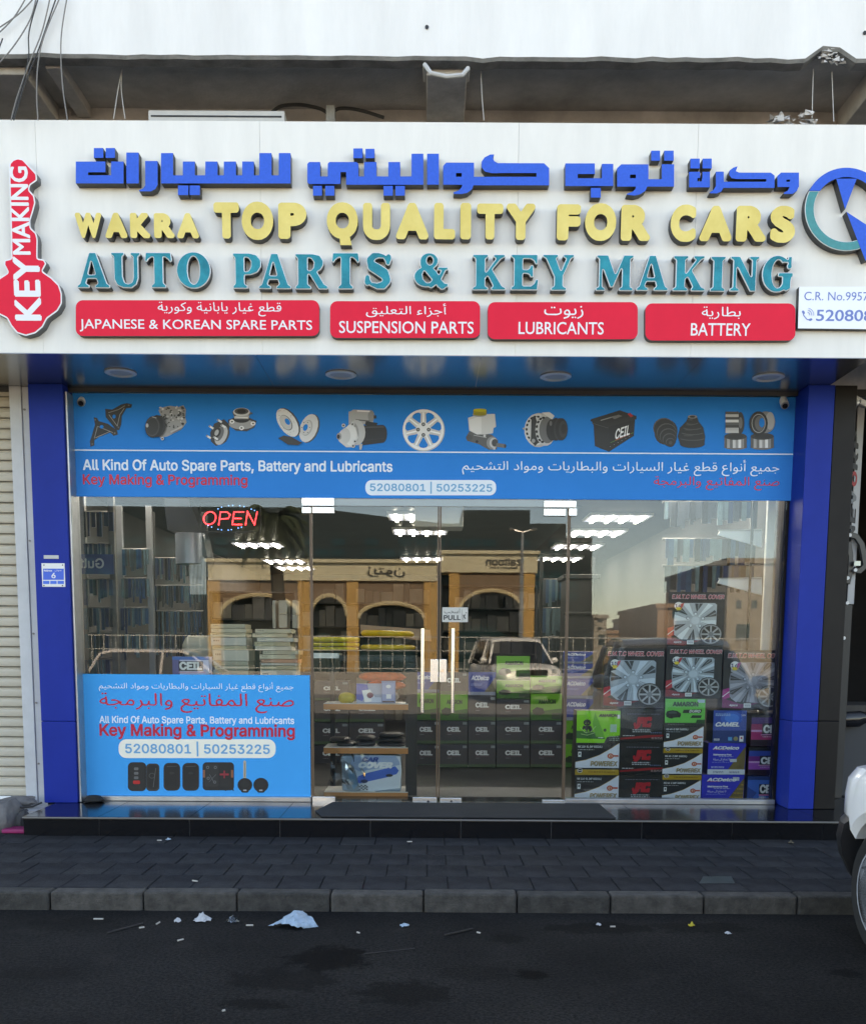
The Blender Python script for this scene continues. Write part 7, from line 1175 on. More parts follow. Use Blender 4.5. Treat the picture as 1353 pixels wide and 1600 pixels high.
W_ = srgb(235, 238, 240); DK = srgb(28, 30, 34)
def blurb(q, u0, v0, u1, v1, col, rows=3, seed=1):
    r = random.Random(seed); h = (v1 - v0) / (rows * 1.7)
    for i in range(rows):
        u = u0
        while u < u1:
            w = r.uniform(.02, .07); q.rect(u, v0 + i * 1.7 * h, min(u1, u + w), v0 + i * 1.7 * h + h, col); u += w + .015
def p_powerex(lbl='NX 110-5L (MF 80D26L)'):
    def f(q, T):
        q.rect(0, 0, 1, .80, DK); q.poly([(0, .60), (.25, .53), (.55, .38), (.8, .18), (1, .0), (1, .775), (0, .775)], srgb(228, 234, 246)); q.poly([(0, .585), (.25, .515), (.55, .365), (.8, .165), (.975, .0), (1, 0), (.8, .18), (.55, .38), (.25, .53), (0, .60)], srgb(205, 170, 110))
        q.rect(0, .835, 1, 1, srgb(190, 150, 40)); q.rect(.02, .83, .98, .845, srgb(215, 185, 90)); q.ell(.11, .86, .06, .07, W_); q.ell(.11, .86, .05, .06, DK); q.rect(.07, .85, .15, .875, srgb(220, 200, 200))
        q.rect(.06, .27, .13, .43, W_); q.ell(.095, .34, .02, .035, DK)
        q.ell(.80, .40, .07, .085, srgb(205, 75, 40)); q.ell(.80, .40, .04, .05, srgb(235, 200, 180)); q.rect(.86, .37, .98, .42, srgb(205, 75, 40)); q.rect(.79, .37, .82, .44, srgb(205, 75, 40))
        blurb(q, .3, .89, .9, .93, srgb(110, 80, 20), 1)
        T('POWEREX', .35, .56, .96, .72, srgb(120, 100, 70), off=.03, shear=.12); T('POWEREX', .342, .552, .952, .712, srgb(185, 165, 130), yo=.0004, off=.0, shear=.12)
        T(lbl, .05, .07, .60, .15, W_, off=.02); blurb(q, .05, .19, .42, .225, srgb(170, 175, 180), 1)
    return f
def p_jpc(q, T):
    blurb(q, .15, .15, .92, .18, srgb(120, 125, 150), 1, 3)
    red = srgb(200, 20, 38); q.poly([(.30, .58), (.36, .53), (.40, .27), (.72, .24), (.73, .34), (.62, .36), (.61, .45), (.72, .44), (.70, .56), (.50, .55), (.52, .36), (.47, .36), (.44, .56), (.38, .62)], red); q.rect(.55, .36, .60, .42, (.012, .012, .013))
    T('JPC', .30, .24, .72, .55, red, off=.06, shear=.2)
    blurb(q, .28, .62, .70, .73, srgb(185, 190, 195), 2, 8); q.poly([(0, .88), (.3, .84), (.6, .80), (1, .78), (1, .83), (.6, .88), (0, .93)], srgb(165, 22, 30)); blurb(q, .7, .70, .95, .76, srgb(90, 110, 150), 1, 4); blurb(q, .72, .86, .98, .92, srgb(180, 150, 150), 2, 5); blurb(q, .05, .80, .32, .83, W_, 1, 6)
def p_amaron_l(q, T):
    q.poly([(0, 0), (1, 0), (1, .76), (.7, .82), (.64, 1), (0, 1)], srgb(120, 215, 30)); q.poly([(0, .62), (.42, .66), (.66, .84), (.66, .88), (0, .86)], srgb(35, 110, 40)); q.poly([(.42, .05), (.56, .5), (.66, .85), (.45, .80), (.36, .4)], srgb(85, 180, 30))
    q.ell(.24, .37, .085, .10, DK); q.ell(.21, .39, .012, .015, srgb(150, 200, 40)); q.ell(.265, .39, .012, .015, srgb(150, 200, 40)); q.poly([(.15, .47), (.33, .47), (.38, .62), (.30, .66), (.27, .56), (.24, .66), (.18, .56), (.12, .62)], DK); q.line([(.08, .52), (.2, .68), (.32, .66), (.44, .48)], .012, srgb(190, 230, 150)); q.line([(.1, .72), (.25, .76), (.42, .68)], .012, srgb(190, 230, 150))
    q.rect(.93, .12, .99, .24, W_); q.rect(.77, .42, .92, .66, srgb(170, 210, 190)); q.ell(.65, .60, .035, .05, srgb(60, 90, 40)); blurb(q, .75, .78, .98, .95, srgb(150, 160, 150), 3, 3); blurb(q, .5, .82, .62, .86, W_, 1)
    T('AMARON', .50, .09, .93, .19, srgb(30, 45, 30), off=.05, shear=.15)
def p_amaron_s(q, T):
    q.rect(0, 0, 1, .88, srgb(90, 205, 90)); q.poly([(.02, .55), (.05, .46), (.18, .42), (.30, .44), (.40, .54), (.40, .64), (.33, .68), (.12, .72), (.04, .66)], srgb(40, 48, 45)); q.poly([(.08, .50), (.18, .45), (.28, .47), (.30, .54), (.1, .55)], srgb(75, 90, 88)); q.ell(.17, .67, .03, .06, srgb(20, 22, 22)); q.ell(.36, .64, .025, .05, srgb(20, 22, 22))
    q.poly([(.46, .40), (.92, .38), (.90, .52), (.44, .52)], srgb(45, 60, 50)); q.poly([(.68, .60), (.92, .60), (.90, .70), (.64, .70)], srgb(45, 60, 50)); q.poly([(.80, .76), (1, .76), (1, .96), (.76, .96)], srgb(40, 85, 50)); q.rect(.80, .02, .98, .14, srgb(190, 215, 230)); q.rect(0, .9, 1, 1, srgb(30, 34, 34)); blurb(q, .08, .93, .5, .96, srgb(140, 145, 140), 1)
    T('AMARON', .18, .10, .82, .28, srgb(35, 75, 40), off=.05); T('DURO', .60, .40, .88, .50, W_, off=.04, shear=.2)
def p_camel(q, T):
    q.rect(0, 0, 1, 1, srgb(18, 75, 165)); q.ell(.55, .25, .33, .22, srgb(25, 100, 200)); q.ell(.56, .24, .22, .14, srgb(45, 130, 225)); q.rect(0, .62, 1, 1, srgb(12, 55, 120)); blurb(q, .06, .1, .5, .19, srgb(150, 185, 225), 2, 2)
    q.rect(.46, .82, .58, .93, srgb(60, 160, 220)); q.ell(.69, .87, .07, .065, srgb(150, 140, 100)); q.rect(.80, .78, .92, .96, W_); q.ell(.86, .85, .03, .03, srgb(200, 40, 40))
    T('CAMEL', .06, .36, .78, .50, W_, off=.05, shear=.3); T('023', .03, .87, .20, .93, W_, off=.04); T('12V', .83, .12, .96, .17, W_)
def p_acd(low=False):
    def f(q, T):
        h = .84 if not low else .93
        q.rect(0, 0, 1, h, srgb(14, 40, 190)); q.poly([(1, .12), (.985, h), (.56, h)], srgb(120, 100, 55)); q.poly([(1, .12), (.98, .12), (.54, h), (.56, h)], srgb(90, 80, 60))
        q.rect(0, h, 1, 1, srgb(215, 222, 230) if not low else srgb(190, 160, 60)); 
        if not low: blurb(q, .15, .9, .42, .96, srgb(70, 90, 130), 2, 3); blurb(q, .58, .9, .85, .96, srgb(70, 90, 130), 2, 4)
        else:
            for k in range(5): blurb(q, .93 - .09 * k, .30 + .13 * k, .99, .35 + .13 * k, srgb(190, 150, 50), 1, k)
        q.rect(.58, .5, .76, .60, srgb(200, 205, 215)) if not low else q.rect(.72, .07, .87, .18, srgb(190, 195, 205)); q.rect(.12, .2, .42, .215, srgb(200, 40, 90))
        blurb(q, .28, .42, .66, .445, srgb(190, 200, 235), 1, 5); blurb(q, .1, .60, .55, .63, srgb(120, 140, 220), 1, 6); blurb(q, .08, .74, .42, .80, srgb(200, 210, 240), 2, 7)
        T('ACDelco', .10, .09, .80, .20, W_, off=.045, shear=.25); T('Maintenance Free', .12, .33, .60, .39, W_, off=.04, shear=.1); T('لا تحتاج الى صيانة', .12, .47, .56, .58, W_, ar=True, off=.01)
    return f
def p_ceil(a, b, c, low=False):
    def f(q, T):
        q.rect(0, 0, 1, .13, srgb(20, 22, 28)); q.rect(0, .12, 1, .36, a); q.rect(0, .32, 1, .55, b); q.rect(0, .50, 1, .62, srgb(225, 170, 215)); q.rect(0, .56, 1, .80, c); q.rect(0, .80, 1, 1, srgb(40, 18, 40)); q.poly([(.34, .30), (1, .28), (1, .66), (.34, .68)], srgb(25, 25, 45)); q.poly([(.3, .63), (1, .61), (1, .645), (.3, .665)], srgb(215, 150, 190)); q.rect(.82, .86, 1, .95, srgb(220, 200, 215)); blurb(q, .36, .70, .8, .73, srgb(230, 200, 220), 1)
        T('CEIL', .37, .34, 1.02, .60, W_, off=.055)
    return f
def p_ceil_b(q, T):
    q.rect(0, 0, 1, 1, srgb(22, 105, 200)); q.poly([(0, .35), (.3, .55), (.15, .75), (0, .7)], srgb(15, 70, 150)); q.poly([(0, .72), (.4, .8), (1, .7), (1, 1), (0, 1)], srgb(50, 150, 225)); q.rect(0, 0, 1, .12, srgb(18, 60, 120)); q.rect(.36, .26, .98, .62, srgb(20, 25, 50)); q.rect(.36, .60, .98, .64, srgb(220, 120, 170)); blurb(q, .6, .70, .95, .74, srgb(180, 210, 240), 1)
    T('CEIL', .38, .27, .96, .56, W_, off=.055); T('CFB1', .36, .67, .58, .76, W_, off=.03)
g_b = 'battery cartons stacked in the right window'
Yb = .12
acc = [('battery_carton', 'bright green carton lettered AMARON, topmost of the left stack', (900.6, 1110.5, 968.5, 1160.8), (.03, .03, .03), p_amaron_l),
    ('battery_carton', 'silver and black POWEREX carton under the bright green one, left stack', (898.6, 1161.2, 966.8, 1210.9), (.02, .02, .02), p_powerex()),
    ('battery_carton', 'bottom POWEREX carton of the left stack, standing on the window floor', (897.4, 1211.3, 965.8, 1261), (.02, .02, .02), p_powerex()),
    ('battery_carton', 'black carton with red letters, topmost of the three in its stack', (969, 1107.5, 1036, 1159), (.012, .012, .013), p_jpc),
    ('battery_carton', 'black carton with red letters, middle one of its stack', (968, 1159.4, 1035, 1209.6), (.012, .012, .013), p_jpc),
    ('battery_carton', 'black carton with red letters, at the bottom of its stack', (966, 1210, 1034, 1260), (.012, .012, .013), p_jpc),
    ('battery_carton', 'light green AMARON carton with a dark car, under the middle wheel cover box', (1038.5, 1092, 1101, 1134.4), (.03, .03, .03), p_amaron_s),
    ('battery_carton', 'POWEREX carton directly under the light green AMARON one', (1036.6, 1135, 1098, 1176.6), (.02, .02, .02), p_powerex('NS 40-Z (MF 36B20L)')),
    ('battery_carton', 'middle POWEREX carton of the stack beside the blue cartons', (1034.6, 1177, 1096.2, 1218.3), (.02, .02, .02), p_powerex('NS 40-Z (MF 36B20L)')),
    ('battery_carton', 'lowest POWEREX carton of the stack beside the blue cartons', (1032.6, 1218.8, 1094, 1260), (.02, .02, .02), p_powerex('NS 40-Z (MF 36B20L)')),
    ('battery_carton', 'dark blue CAMEL carton with white letters, topmost of its stack', (1113.5, 1110, 1165.3, 1160.5), srgb(10, 30, 70), p_camel),
    ('battery_carton', 'ACDelco carton with a white base band under the CAMEL one', (1105.5, 1161, 1164, 1210), srgb(14, 30, 120), p_acd()),
    ('battery_carton', 'bottom ACDelco carton with gold ACDelco pattern at its right', (1095.5, 1210.5, 1161.5, 1260), srgb(14, 30, 120), p_acd(True)),
    ('battery_carton', 'pink CEIL carton at the top of the rightmost stack', (1173, 1115, 1223, 1166), srgb(30, 20, 30), p_ceil(srgb(75, 40, 120), srgb(170, 30, 90), srgb(190, 40, 110))),
    ('battery_carton', 'violet and blue CEIL carton in the middle of the rightmost stack', (1169, 1168, 1219, 1211), srgb(30, 20, 30), p_ceil(srgb(20, 70, 170), srgb(120, 30, 130), srgb(165, 75, 180))),
    ('battery_carton', 'light blue CEIL carton at the bottom of the rightmost stack', (1167, 1213, 1217, 1260), srgb(18, 60, 120), p_ceil_b)]
zfl = box_of(1000, 1240, 1060, 1260, Yb)[2]
rb('window_floor', floor_m, px(886, 1250, .06), RX1, .055, 1.2, ZT - .05, min(zfl, ZT + .0) - .001 if zfl < ZT else ZT)
for a in acc:
    rc = list(a[2])
    carton(a[0], a[1], 'carton', rc, Yb + (.0 if 'left' in a[1] or 'bottom' in a[1] else .004), .2, a[3], a[4], g_b)
def p_cover(size, spokes, tone, accent):
    def f(q, T):
        r_ = random.Random(spokes); q.rect(0, 0, 1, 1, srgb(28, 24, 27)); q.rect(0, .0, .45, .30, srgb(18, 18, 22)); q.poly([(0, .66), (.14, .62), (.14, .78), (0, .84)], accent); q.poly([(0, .80), (.3, .9), (.6, .88), (.3, .98), (0, .96)], tuple(c * .5 for c in accent)); q.line([(.0, .78), (.13, .68)], .012, W_)
        q.poly([(.24, .20), (.82, .20), (.86, .23), (.86, .55), (.86, .86), (.55, .88), (.22, .86), (.12, .78), (.10, .5), (.12, .38), (.2, .36)], tuple(c * .9 for c in tone))
        cx, cy = (.48, .52)
        def cl(r, a): return (max(.115, min(.85, cx + r * math.cos(R_(a)))), max(.21, min(.87, cy + r * .92 * math.sin(R_(a)))))
        for k in range(spokes):
            g = 360 / spokes; a = g * k + 12
            q.poly([cl(.10, a - g * .18), cl(.46, a - g * .22), cl(.46, a + g * .16), cl(.10, a + g * .14)], tuple(min(.92, c * 1.45) for c in tone))
            q.poly([cl(.12, a + g * .02), cl(.45, a + g * .05), cl(.45, a + g * .16), cl(.12, a + g * .10)], tuple(c * .8 for c in tone))
            q.poly([cl(.17, a + g * .42), cl(.40, a + g * .27), cl(.45, a + g * .44), cl(.42, a + g * .60)], tuple(c * .10 for c in tone))
            q.poly([cl(.20, a + g * .50), cl(.42, a + g * .40), cl(.42, a + g * .46)], tuple(c * .6 for c in tone))
        q.ell(cx, cy, .10, .09, tone); q.ell(cx, cy, .075, .068, tuple(min(1, c * 1.2) for c in tone))
        for k in range(5): a = 72 * k - 90; q.ell(cx + .145 * math.cos(R_(a)), cy + .13 * math.sin(R_(a)), .032, .03, tuple(c * .45 for c in tone), n=10); q.ell(cx + .14 * math.cos(R_(a)), cy + .122 * math.sin(R_(a)), .022, .021, tuple(min(1, c * 1.5) for c in tone), n=10)
        q.ell(.76, .77, .205, .19, srgb(18, 18, 20), n=28); q.ell(.76, .77, .19, .175, srgb(150, 152, 155), n=28); q.ell(.76, .77, .165, .152, srgb(25, 25, 28), n=28)
        for k in range(8): a = 45 * k - 90; q.line([(.76, .77), (.76 + .17 * math.cos(R_(a)), .77 + .155 * math.sin(R_(a)))], .03, srgb(175, 178, 182))
        q.ell(.76, .77, .045, .042, srgb(120, 124, 130), n=12)
        q.ell(.17, .255, .075, .07, W_, n=16); q.poly([(.12, .28), (.21, .28), (.23, .30), (.20, .335), (.14, .335)], srgb(235, 205, 60)); q.poly([(.21, .22), (.27, .20), (.24, .28), (.20, .32)], accent)
        q.rect(.34, .885, .46, .955, W_); 
        for k in range(6): q.rect(.355 + k * .016, .90, .363 + k * .016, .94, srgb(70, 80, 110))
        T(size, .105, .225, .215, .285, srgb(40, 45, 110), off=.02, yo=.0)
        T('4pcs', .10, .90, .24, .94, W_, off=.02, shear=.2)
        T('E.M.T.C WHEEL COVER', .05, .055, .97, .125, srgb(190, 35, 60), off=.01, shear=.15, yo=.0008); T('E.M.T.C WHEEL COVER', .045, .048, .975, .132, srgb(235, 225, 230), off=.055, shear=.15)
    return f
g_w = 'wheel cover boxes in the right window'
carton('wheel_cover_box', 'wheel cover box marked 15, leftmost above the black cartons', 'carton', (943, 1013, 1037, 1106), .14, .12, (.03, .02, .025), p_cover('15', 5, srgb(170, 185, 200), srgb(190, 30, 50)), g_w)
carton('wheel_cover_box', 'wheel cover box marked 14 standing on the light green carton', 'carton', (1040, 1011, 1127, 1091.5), .135, .12, (.03, .02, .025), p_cover('14', 10, srgb(175, 190, 202), srgb(190, 30, 50)), g_w)
carton('wheel_cover_box', 'dark violet wheel cover box marked 16 at the right jamb', 'carton', (1129, 1016, 1224, 1109.5), .14, .12, (.03, .02, .03), p_cover('16', 9, srgb(150, 152, 165), srgb(180, 30, 130)), g_w)
carton('wheel_cover_box', 'topmost wheel cover box, standing on the other box marked 14', 'carton', (1043, 925, 1131, 1010.5), .145, .12, (.03, .02, .025), p_cover('14', 6, srgb(200, 205, 210), srgb(200, 60, 50)), g_w)
# shelf brackets with upright
br = thing('shelf_upright', 'white slotted upright with two empty shelf brackets in the right window', 'shelf bracket', (px(1198, 930, .5), .5, ZT))
mb = MB(); mb.box(px(1193, 930, .42), px(1206, 930, .42), .42, .46, ZT, ZC); mb.build('upright', mat('bracket_white', (.82, .83, .82), .5), br, bevel=.003)
for y in (828, 903):
    A = [(1121, y + 8), (1125, y + .5), (1190, y - 1), (1190, y + 27)]
    mb = MB(); mb.prism([(px(a, b, .4), pz(a, b, .4)) for a, b in A], .40, .425); mb.build('bracket', MATS['bracket_white'], br)
    mb = MB(); X0, X1, Z0, Z1 = box_of(1122, y - .3, 1189, y + .8, .39); mb.box(X0, X1, .388, .4, Z0 - .004, Z1 - .002); mb.build('bracket_lip', lgrey, br)
mb = MB(); x_ = px(1172, 900, .3); mb.box(x_ - .008, x_ + .008, .3, .316, ZT, ZC); tag(mb.build('dark_post', blk_g, origin=(x_, .3, ZT)), 'thin black upright pole behind the shelf brackets', 'pole')

# ------------------------------------------------------------------ stock further inside
def plain(nm, lb, rc, Y, d, col, fn=None, g=None): return carton(nm, lb, 'carton', rc, Y, d, col, fn, g)
dkc = srgb(58, 56, 60)
def p_cdark(q, T):
    q.rect(0, 0, 1, .22, srgb(48, 50, 58)); q.rect(0, .86, 1, 1, srgb(62, 84, 58)); q.rect(.82, .06, .97, .17, srgb(120, 130, 135)); q.rect(.27, .52, .76, .535, srgb(110, 80, 85)); T('CEIL', .26, .27, .75, .48, srgb(205, 212, 215), off=.055); blurb(q, .27, .59, .42, .62, srgb(140, 140, 145), 1)
def p_green(q, T):
    q.rect(0, 0, 1, 1, srgb(80, 150, 30)); q.poly([(0, .7), (1, .55), (1, 1), (0, 1)], srgb(35, 90, 28)); q.poly([(.05, .62), (.2, .5), (.4, .55), (.46, .72), (.3, .82), (.1, .78)], srgb(25, 40, 25)); q.rect(.68, .72, 1, .95, srgb(40, 60, 45)); T('AMARON', .25, .2, .8, .38, srgb(25, 50, 25), off=.05)
def p_blue(q, T):
    q.rect(0, 0, 1, 1, srgb(40, 62, 140)); q.poly([(1, .2), (1, 1), (.5, 1)], srgb(95, 90, 70)); q.rect(0, .85, 1, 1, srgb(120, 130, 150)); T('ACDelco', .1, .15, .75, .36, srgb(200, 208, 225), off=.045, shear=.25); blurb(q, .1, .5, .5, .6, srgb(120, 140, 200), 2)
Yc = 2.5; g_c = 'battery cartons stacked inside behind the right door'
cols = [(687, 730.6), (731.6, 774.4), (775.6, 827.4), (828.6, 877.6)]
nm_c = ['leftmost', 'second', 'third', 'rightmost']
rows = [(1162.6, 1199, 'bottom'), (1126, 1162, 'second')]
for j, (a, b) in enumerate(cols):
    for (y0, y1, rn) in rows: plain('battery_carton', 'dark CEIL carton, %s row of the %s stack behind the right door' % (rn, nm_c[j]), (a, y0, b, y1), Yc + .01 * j, .25, dkc, p_cdark, g_c)
for j, lb, y0, y1, fn in [(0, 'green AMARON carton on the leftmost dark stack behind the door', 1085, 1125.6, p_green), (0, 'dark CEIL carton above the green one, leftmost inner stack', 1050, 1084.5, p_cdark), (1, 'dark CEIL carton third in the second inner stack', 1087, 1125.6, p_cdark), (1, 'blue ACDelco carton on top of the second inner stack', 1050, 1086.4, p_blue),
                          (2, 'dark CEIL carton third in the third inner stack', 1092, 1125.6, p_cdark), (2, 'shaded green carton fourth in the third inner stack', 1063, 1091.5, p_green), (2, 'olive green AMARON carton topmost of the third inner stack', 1025, 1062.5, p_green),
                          (3, 'green AMARON carton with a dark car in the rightmost inner stack', 1084, 1125.6, p_green), (3, 'upper green AMARON carton of the rightmost inner stack', 1056, 1083.5, p_green)]:
    plain('battery_carton', lb, (cols[j][0], y0, cols[j][1], y1), Yc + .01 * j, .25, dkc if fn is p_cdark else srgb(40, 60, 40), fn, g_c)
for i, (y0, y1, fn) in enumerate([(1163, 1199, p_green), (1126, 1162.5, p_green), (1092, 1125.5, p_blue), (1060, 1091.5, p_blue), (1037, 1059.5, p_blue), (1018, 1036.5, p_blue)]):
    plain('battery_carton', '%s carton from the floor in the stack seen right of the door edge' % ['green lowest', 'green second', 'blue third', 'blue fourth', 'blue fifth', 'blue topmost'][i], (880, y0, 926, y1), Yc + .05, .25, srgb(30, 45, 60), fn, g_c)
for i, (x0, y0, x1, y1, fn) in enumerate([(644, 1050, 686, 1082, p_blue), (644, 1083, 686, 1125, p_green), (645, 1126, 686, 1162, p_cdark), (645, 1163, 686, 1199, p_cdark)]):
    plain('battery_carton', '%s carton seen between the rack post and the door gap' % ['blue ACDelco', 'green', 'dark upper', 'dark lowest'][i], (x0, y0, x1, y1), Yc + .3, .25, dkc, fn, g_c)
for i, (x0, y0, x1, y1, fn) in enumerate([(492, 1095, 545, 1128, p_cdark), (546, 1095, 600, 1128, p_cdark), (492, 1064, 545, 1094.5, p_cdark), (490, 1129, 545, 1163, p_cdark), (546, 1129, 600, 1163, p_cdark), (490, 1164, 545, 1199, p_cdark), (546, 1164, 600, 1199, p_cdark)]):
    plain('battery_carton', 'dark CEIL carton behind the rack, %s' % ['third row left', 'third row right', 'topmost, above the lime sponge', 'second row left', 'second row right', 'bottom row left', 'bottom row right'][i], (x0, y0, x1, y1), Yc + .4, .25, dkc, fn, g_c)

# display rack behind the left door leaf
rk = thing('display_rack', 'black display rack with three orange edged shelves behind the left door', 'rack', (px(572, 1240, .4), .4, ZT))
orng = mat('wood_edge', (.62, .24, .07), .45, var=.25, scale=3, stretch=(.5, 1, 6)); Yk = .32
xl_, xr_ = px(506, 1170, Yk), px(637.5, 1170, Yk)
for (y0, y1) in ((1099.5, 1109), (1168, 1177.6), (1237.5, 1246.5)):
    z1, z0 = pz(572, y0, Yk), pz(572, y1, Yk)
    mb = MB(); mb.box(xl_, xr_, Yk, Yk + .02, z0, z1 - .004); mb.build('shelf_edge', orng, rk); mb = MB(); mb.box(xl_, xr_, Yk - .001, Yk + .36, z1 - .0038, z1); mb.build('shelf_board', wht, rk)
x_ = px(646, 1150, Yk + .03)
mb = MB(); mb.box(xr_ - .02, x_ + .03, Yk + .022, Yk + .06, ZT, pz(640, 1024, Yk)); mb.build('post', blk, rk); mb = MB(); mb.box(xl_ + .02, xl_ + .06, Yk + .36, Yk + .40, ZT, pz(640, 1024, Yk)); mb.build('post', blk, rk)
mb = MB(); mb.box(px(530, 1028, Yk), px(650, 1028, Yk), Yk - .01, Yk + .38, pz(590, 1033, Yk), pz(590, 1024, Yk)); mb.build('top_board', mat('rack_black', (.02, .02, .022), .5), rk)
mb = MB(); mb.box(px(484, 1028, Yk), px(529, 1028, Yk), Yk + .05, Yk + .38, pz(590, 1029, Yk), pz(590, 1021, Yk)); mb.build('top_board', wht, rk)
yel = mat('yellow_vinyl', (.62, .50, .015), .4, var=.25, scale=14, tint=(.35, .27, .02)); yel2 = mat('yellow_orange', (.70, .42, .012), .35, var=.2, scale=10)
def torus(c, R, r, tilt=0, n=40, m_=12, sq=.9):
    mb = MB(); rs = []
    for i in range(n + 1):
        a = 2 * math.pi * i / n; row = []
        for k in range(m_):
            b = 2 * math.pi * k / m_; x = (R + r * math.cos(b)) * math.cos(a); y = (R + r * math.cos(b)) * math.sin(a); z = r * sq * math.sin(b)
            row.append((c[0] + x, c[1] + y, c[2] + z + x * tilt))
        rs.append(row)
    mb.ring(rs, cap=False); return mb
def steer(x0, x1, y0, y1, Yc_, lb, m_, tilt=0):
    ym = (y0 + y1) / 2; Y = Yc_; c = P((x0 + x1) / 2, ym, Y - .15); h = abs(pz(600, y0, Y - .15) - pz(600, y1, Y - .15)) / 2; wd = (px(x1, ym, Y) - px(x0, ym, Y)) / 2
    mb = torus((c.x, Y, c.z), wd - h, h, tilt); tag(mb.build('steering_cover', m_, origin=(c.x, Y, c.z), smooth=True), lb, 'steering cover', 'steering wheel covers on the rack')
steer(562, 648, 1007, 1016, .52, 'yellow steering cover with a pale top, lowest on the rack top', yel2)
steer(563, 646, 984.5, 995.5, .54, 'golden yellow steering cover lying topmost on the rack', yel2, -.02)
steer(484, 560, 995, 1003, .56, 'lime yellow steering cover topmost at the rack left end', yel)
steer(484, 560, 1004, 1010, .56, 'lime yellow steering cover second at the rack left end', yel)
steer(486, 558, 1011, 1016, .56, 'lime yellow steering cover lowest at the rack left end', yel)
mb = MB(); A = [(563, 976), (672, 984), (674, 1002), (650, 1000), (563, 990)]; mb.prism([(px(a, b, .9), pz(a, b, .9)) for a, b in A], .9, .96); c = P(610, 990, .9)
tag(mb.build('cardboard_sheet', mat('cardboard', (.42, .27, .18), .8, var=.15), origin=c), 'flat brown cardboard piece behind the yellow steering covers', 'cardboard')
# soft bags and packs
def bag(name, lb, cat, rc, Y, d, m_, seed=1, group=None, fn=None, amp=.12):
    X0, X1, Z0, Z1 = box_of(*rc, Y); r_ = random.Random(seed); N, M_ = 14, 10; rs = []
    ph = [r_.uniform(0, 6.28) for _ in range(6)]
    for j in range(M_ + 1):
        v = j / M_; row = []
        for i in range(24):
            a = 2 * math.pi * i / 24; sx = math.copysign(abs(math.cos(a)) ** .45, math.cos(a)); sy = math.copysign(abs(math.sin(a)) ** .6, math.sin(a))
            bul = (math.sin(math.pi * (v * .84 + .08))) ** .35; q_ = 1 + amp * math.sin(3 * a + ph[0] + v * 5) * .3 + amp * math.sin(7 * a + ph[1] - v * 9) * .2
            row.append(((X0 + X1) / 2 + sx * (X1 - X0) / 2 * bul * q_, Y + d / 2 + sy * d / 2 * bul, Z0 + (Z1 - Z0) * v * (1 + .04 * math.sin(2 * a + ph[2]))))
        rs.append(row)
    mb = MB(); mb.ring(rs); return tag(mb.build(name, m_, origin=((X0 + X1) / 2, Y, Z0), smooth=True), lb, cat, group)
orf = mat('orange_fabric', (.85, .10, .008), .6, var=.3, scale=20, bump=.4, bscale=30)
bag('orange_bag', 'orange cloth bag with a black top, upper one on the first shelf', 'bag', (560, 1050, 633, 1065), .42, .2, orf, 1, 'orange bags'); bag('orange_bag', 'orange cloth bag under the other orange one', 'bag', (572, 1065, 633, 1078), .42, .2, orf, 2, 'orange bags')
bag('black_cover', 'folded black cover lying on the orange bags', 'cloth', (568, 1046, 630, 1052), .44, .2, blk, 3)
clear = glass_mat('clear_plastic', (.80, .86, .90), .8, .01)
carton('care_kit', 'clear pack with blue and white sachets on the top orange shelf', 'pack', (557, 1068, 600, 1098.6), .40, .05, srgb(150, 165, 190), lambda q, T: (q.poly([(0, 0), (.4, .05), (.45, .5), (.2, .9), (0, .8)], srgb(30, 80, 180)), q.poly([(.2, .35), (.5, .3), (.75, .9), (.3, .95)], W_), q.ell(.5, .6, .12, .15, srgb(110, 30, 80)), q.rect(.55, .7, .95, .95, srgb(190, 205, 225))))
carton('care_kit', 'small clear box of white parts at the right of the top shelf', 'pack', (596, 1064, 618, 1098.6), .36, .05, srgb(120, 140, 185), lambda q, T: (q.rect(.08, .1, .92, .95, srgb(140, 160, 205)), q.ell(.5, .25, .18, .08, W_), q.rect(.35, .6, .7, .8, W_), q.rect(.08, .9, .92, .97, srgb(40, 45, 60))))
bag('sponge_pack', 'lime and white sponge in a wrapper on the top orange shelf', 'sponge', (528, 1083, 555, 1098.6), .40, .1, yel, 5)
bag('tail_bag', 'silver grey rounded pouch behind the sachets on the top shelf', 'pouch', (575, 1079, 622, 1098.6), .5, .12, lgrey, 6)
blkm = mat('dark_mat_pack', (.05, .05, .053), .35, var=.4, scale=8)
for i, (x0, y0, x1, y1) in enumerate([(525, 1160, 556, 1168), (556, 1158, 586, 1168), (588, 1160, 634, 1168), (588, 1153, 632, 1160), (513, 1153, 545, 1160), (556, 1151, 586, 1158), (590, 1146, 630, 1153)]):
    bag('mat_pack', 'flat dark wrapped pack on the middle shelf, %s' % ['bottom left', 'bottom centre', 'bottom right', 'second right', 'second left, tilted', 'second centre', 'topmost right'][i], 'pack', (x0, y0, x1, y1), .40, .24, blkm, 20 + i, 'flat dark packs on the middle shelf')
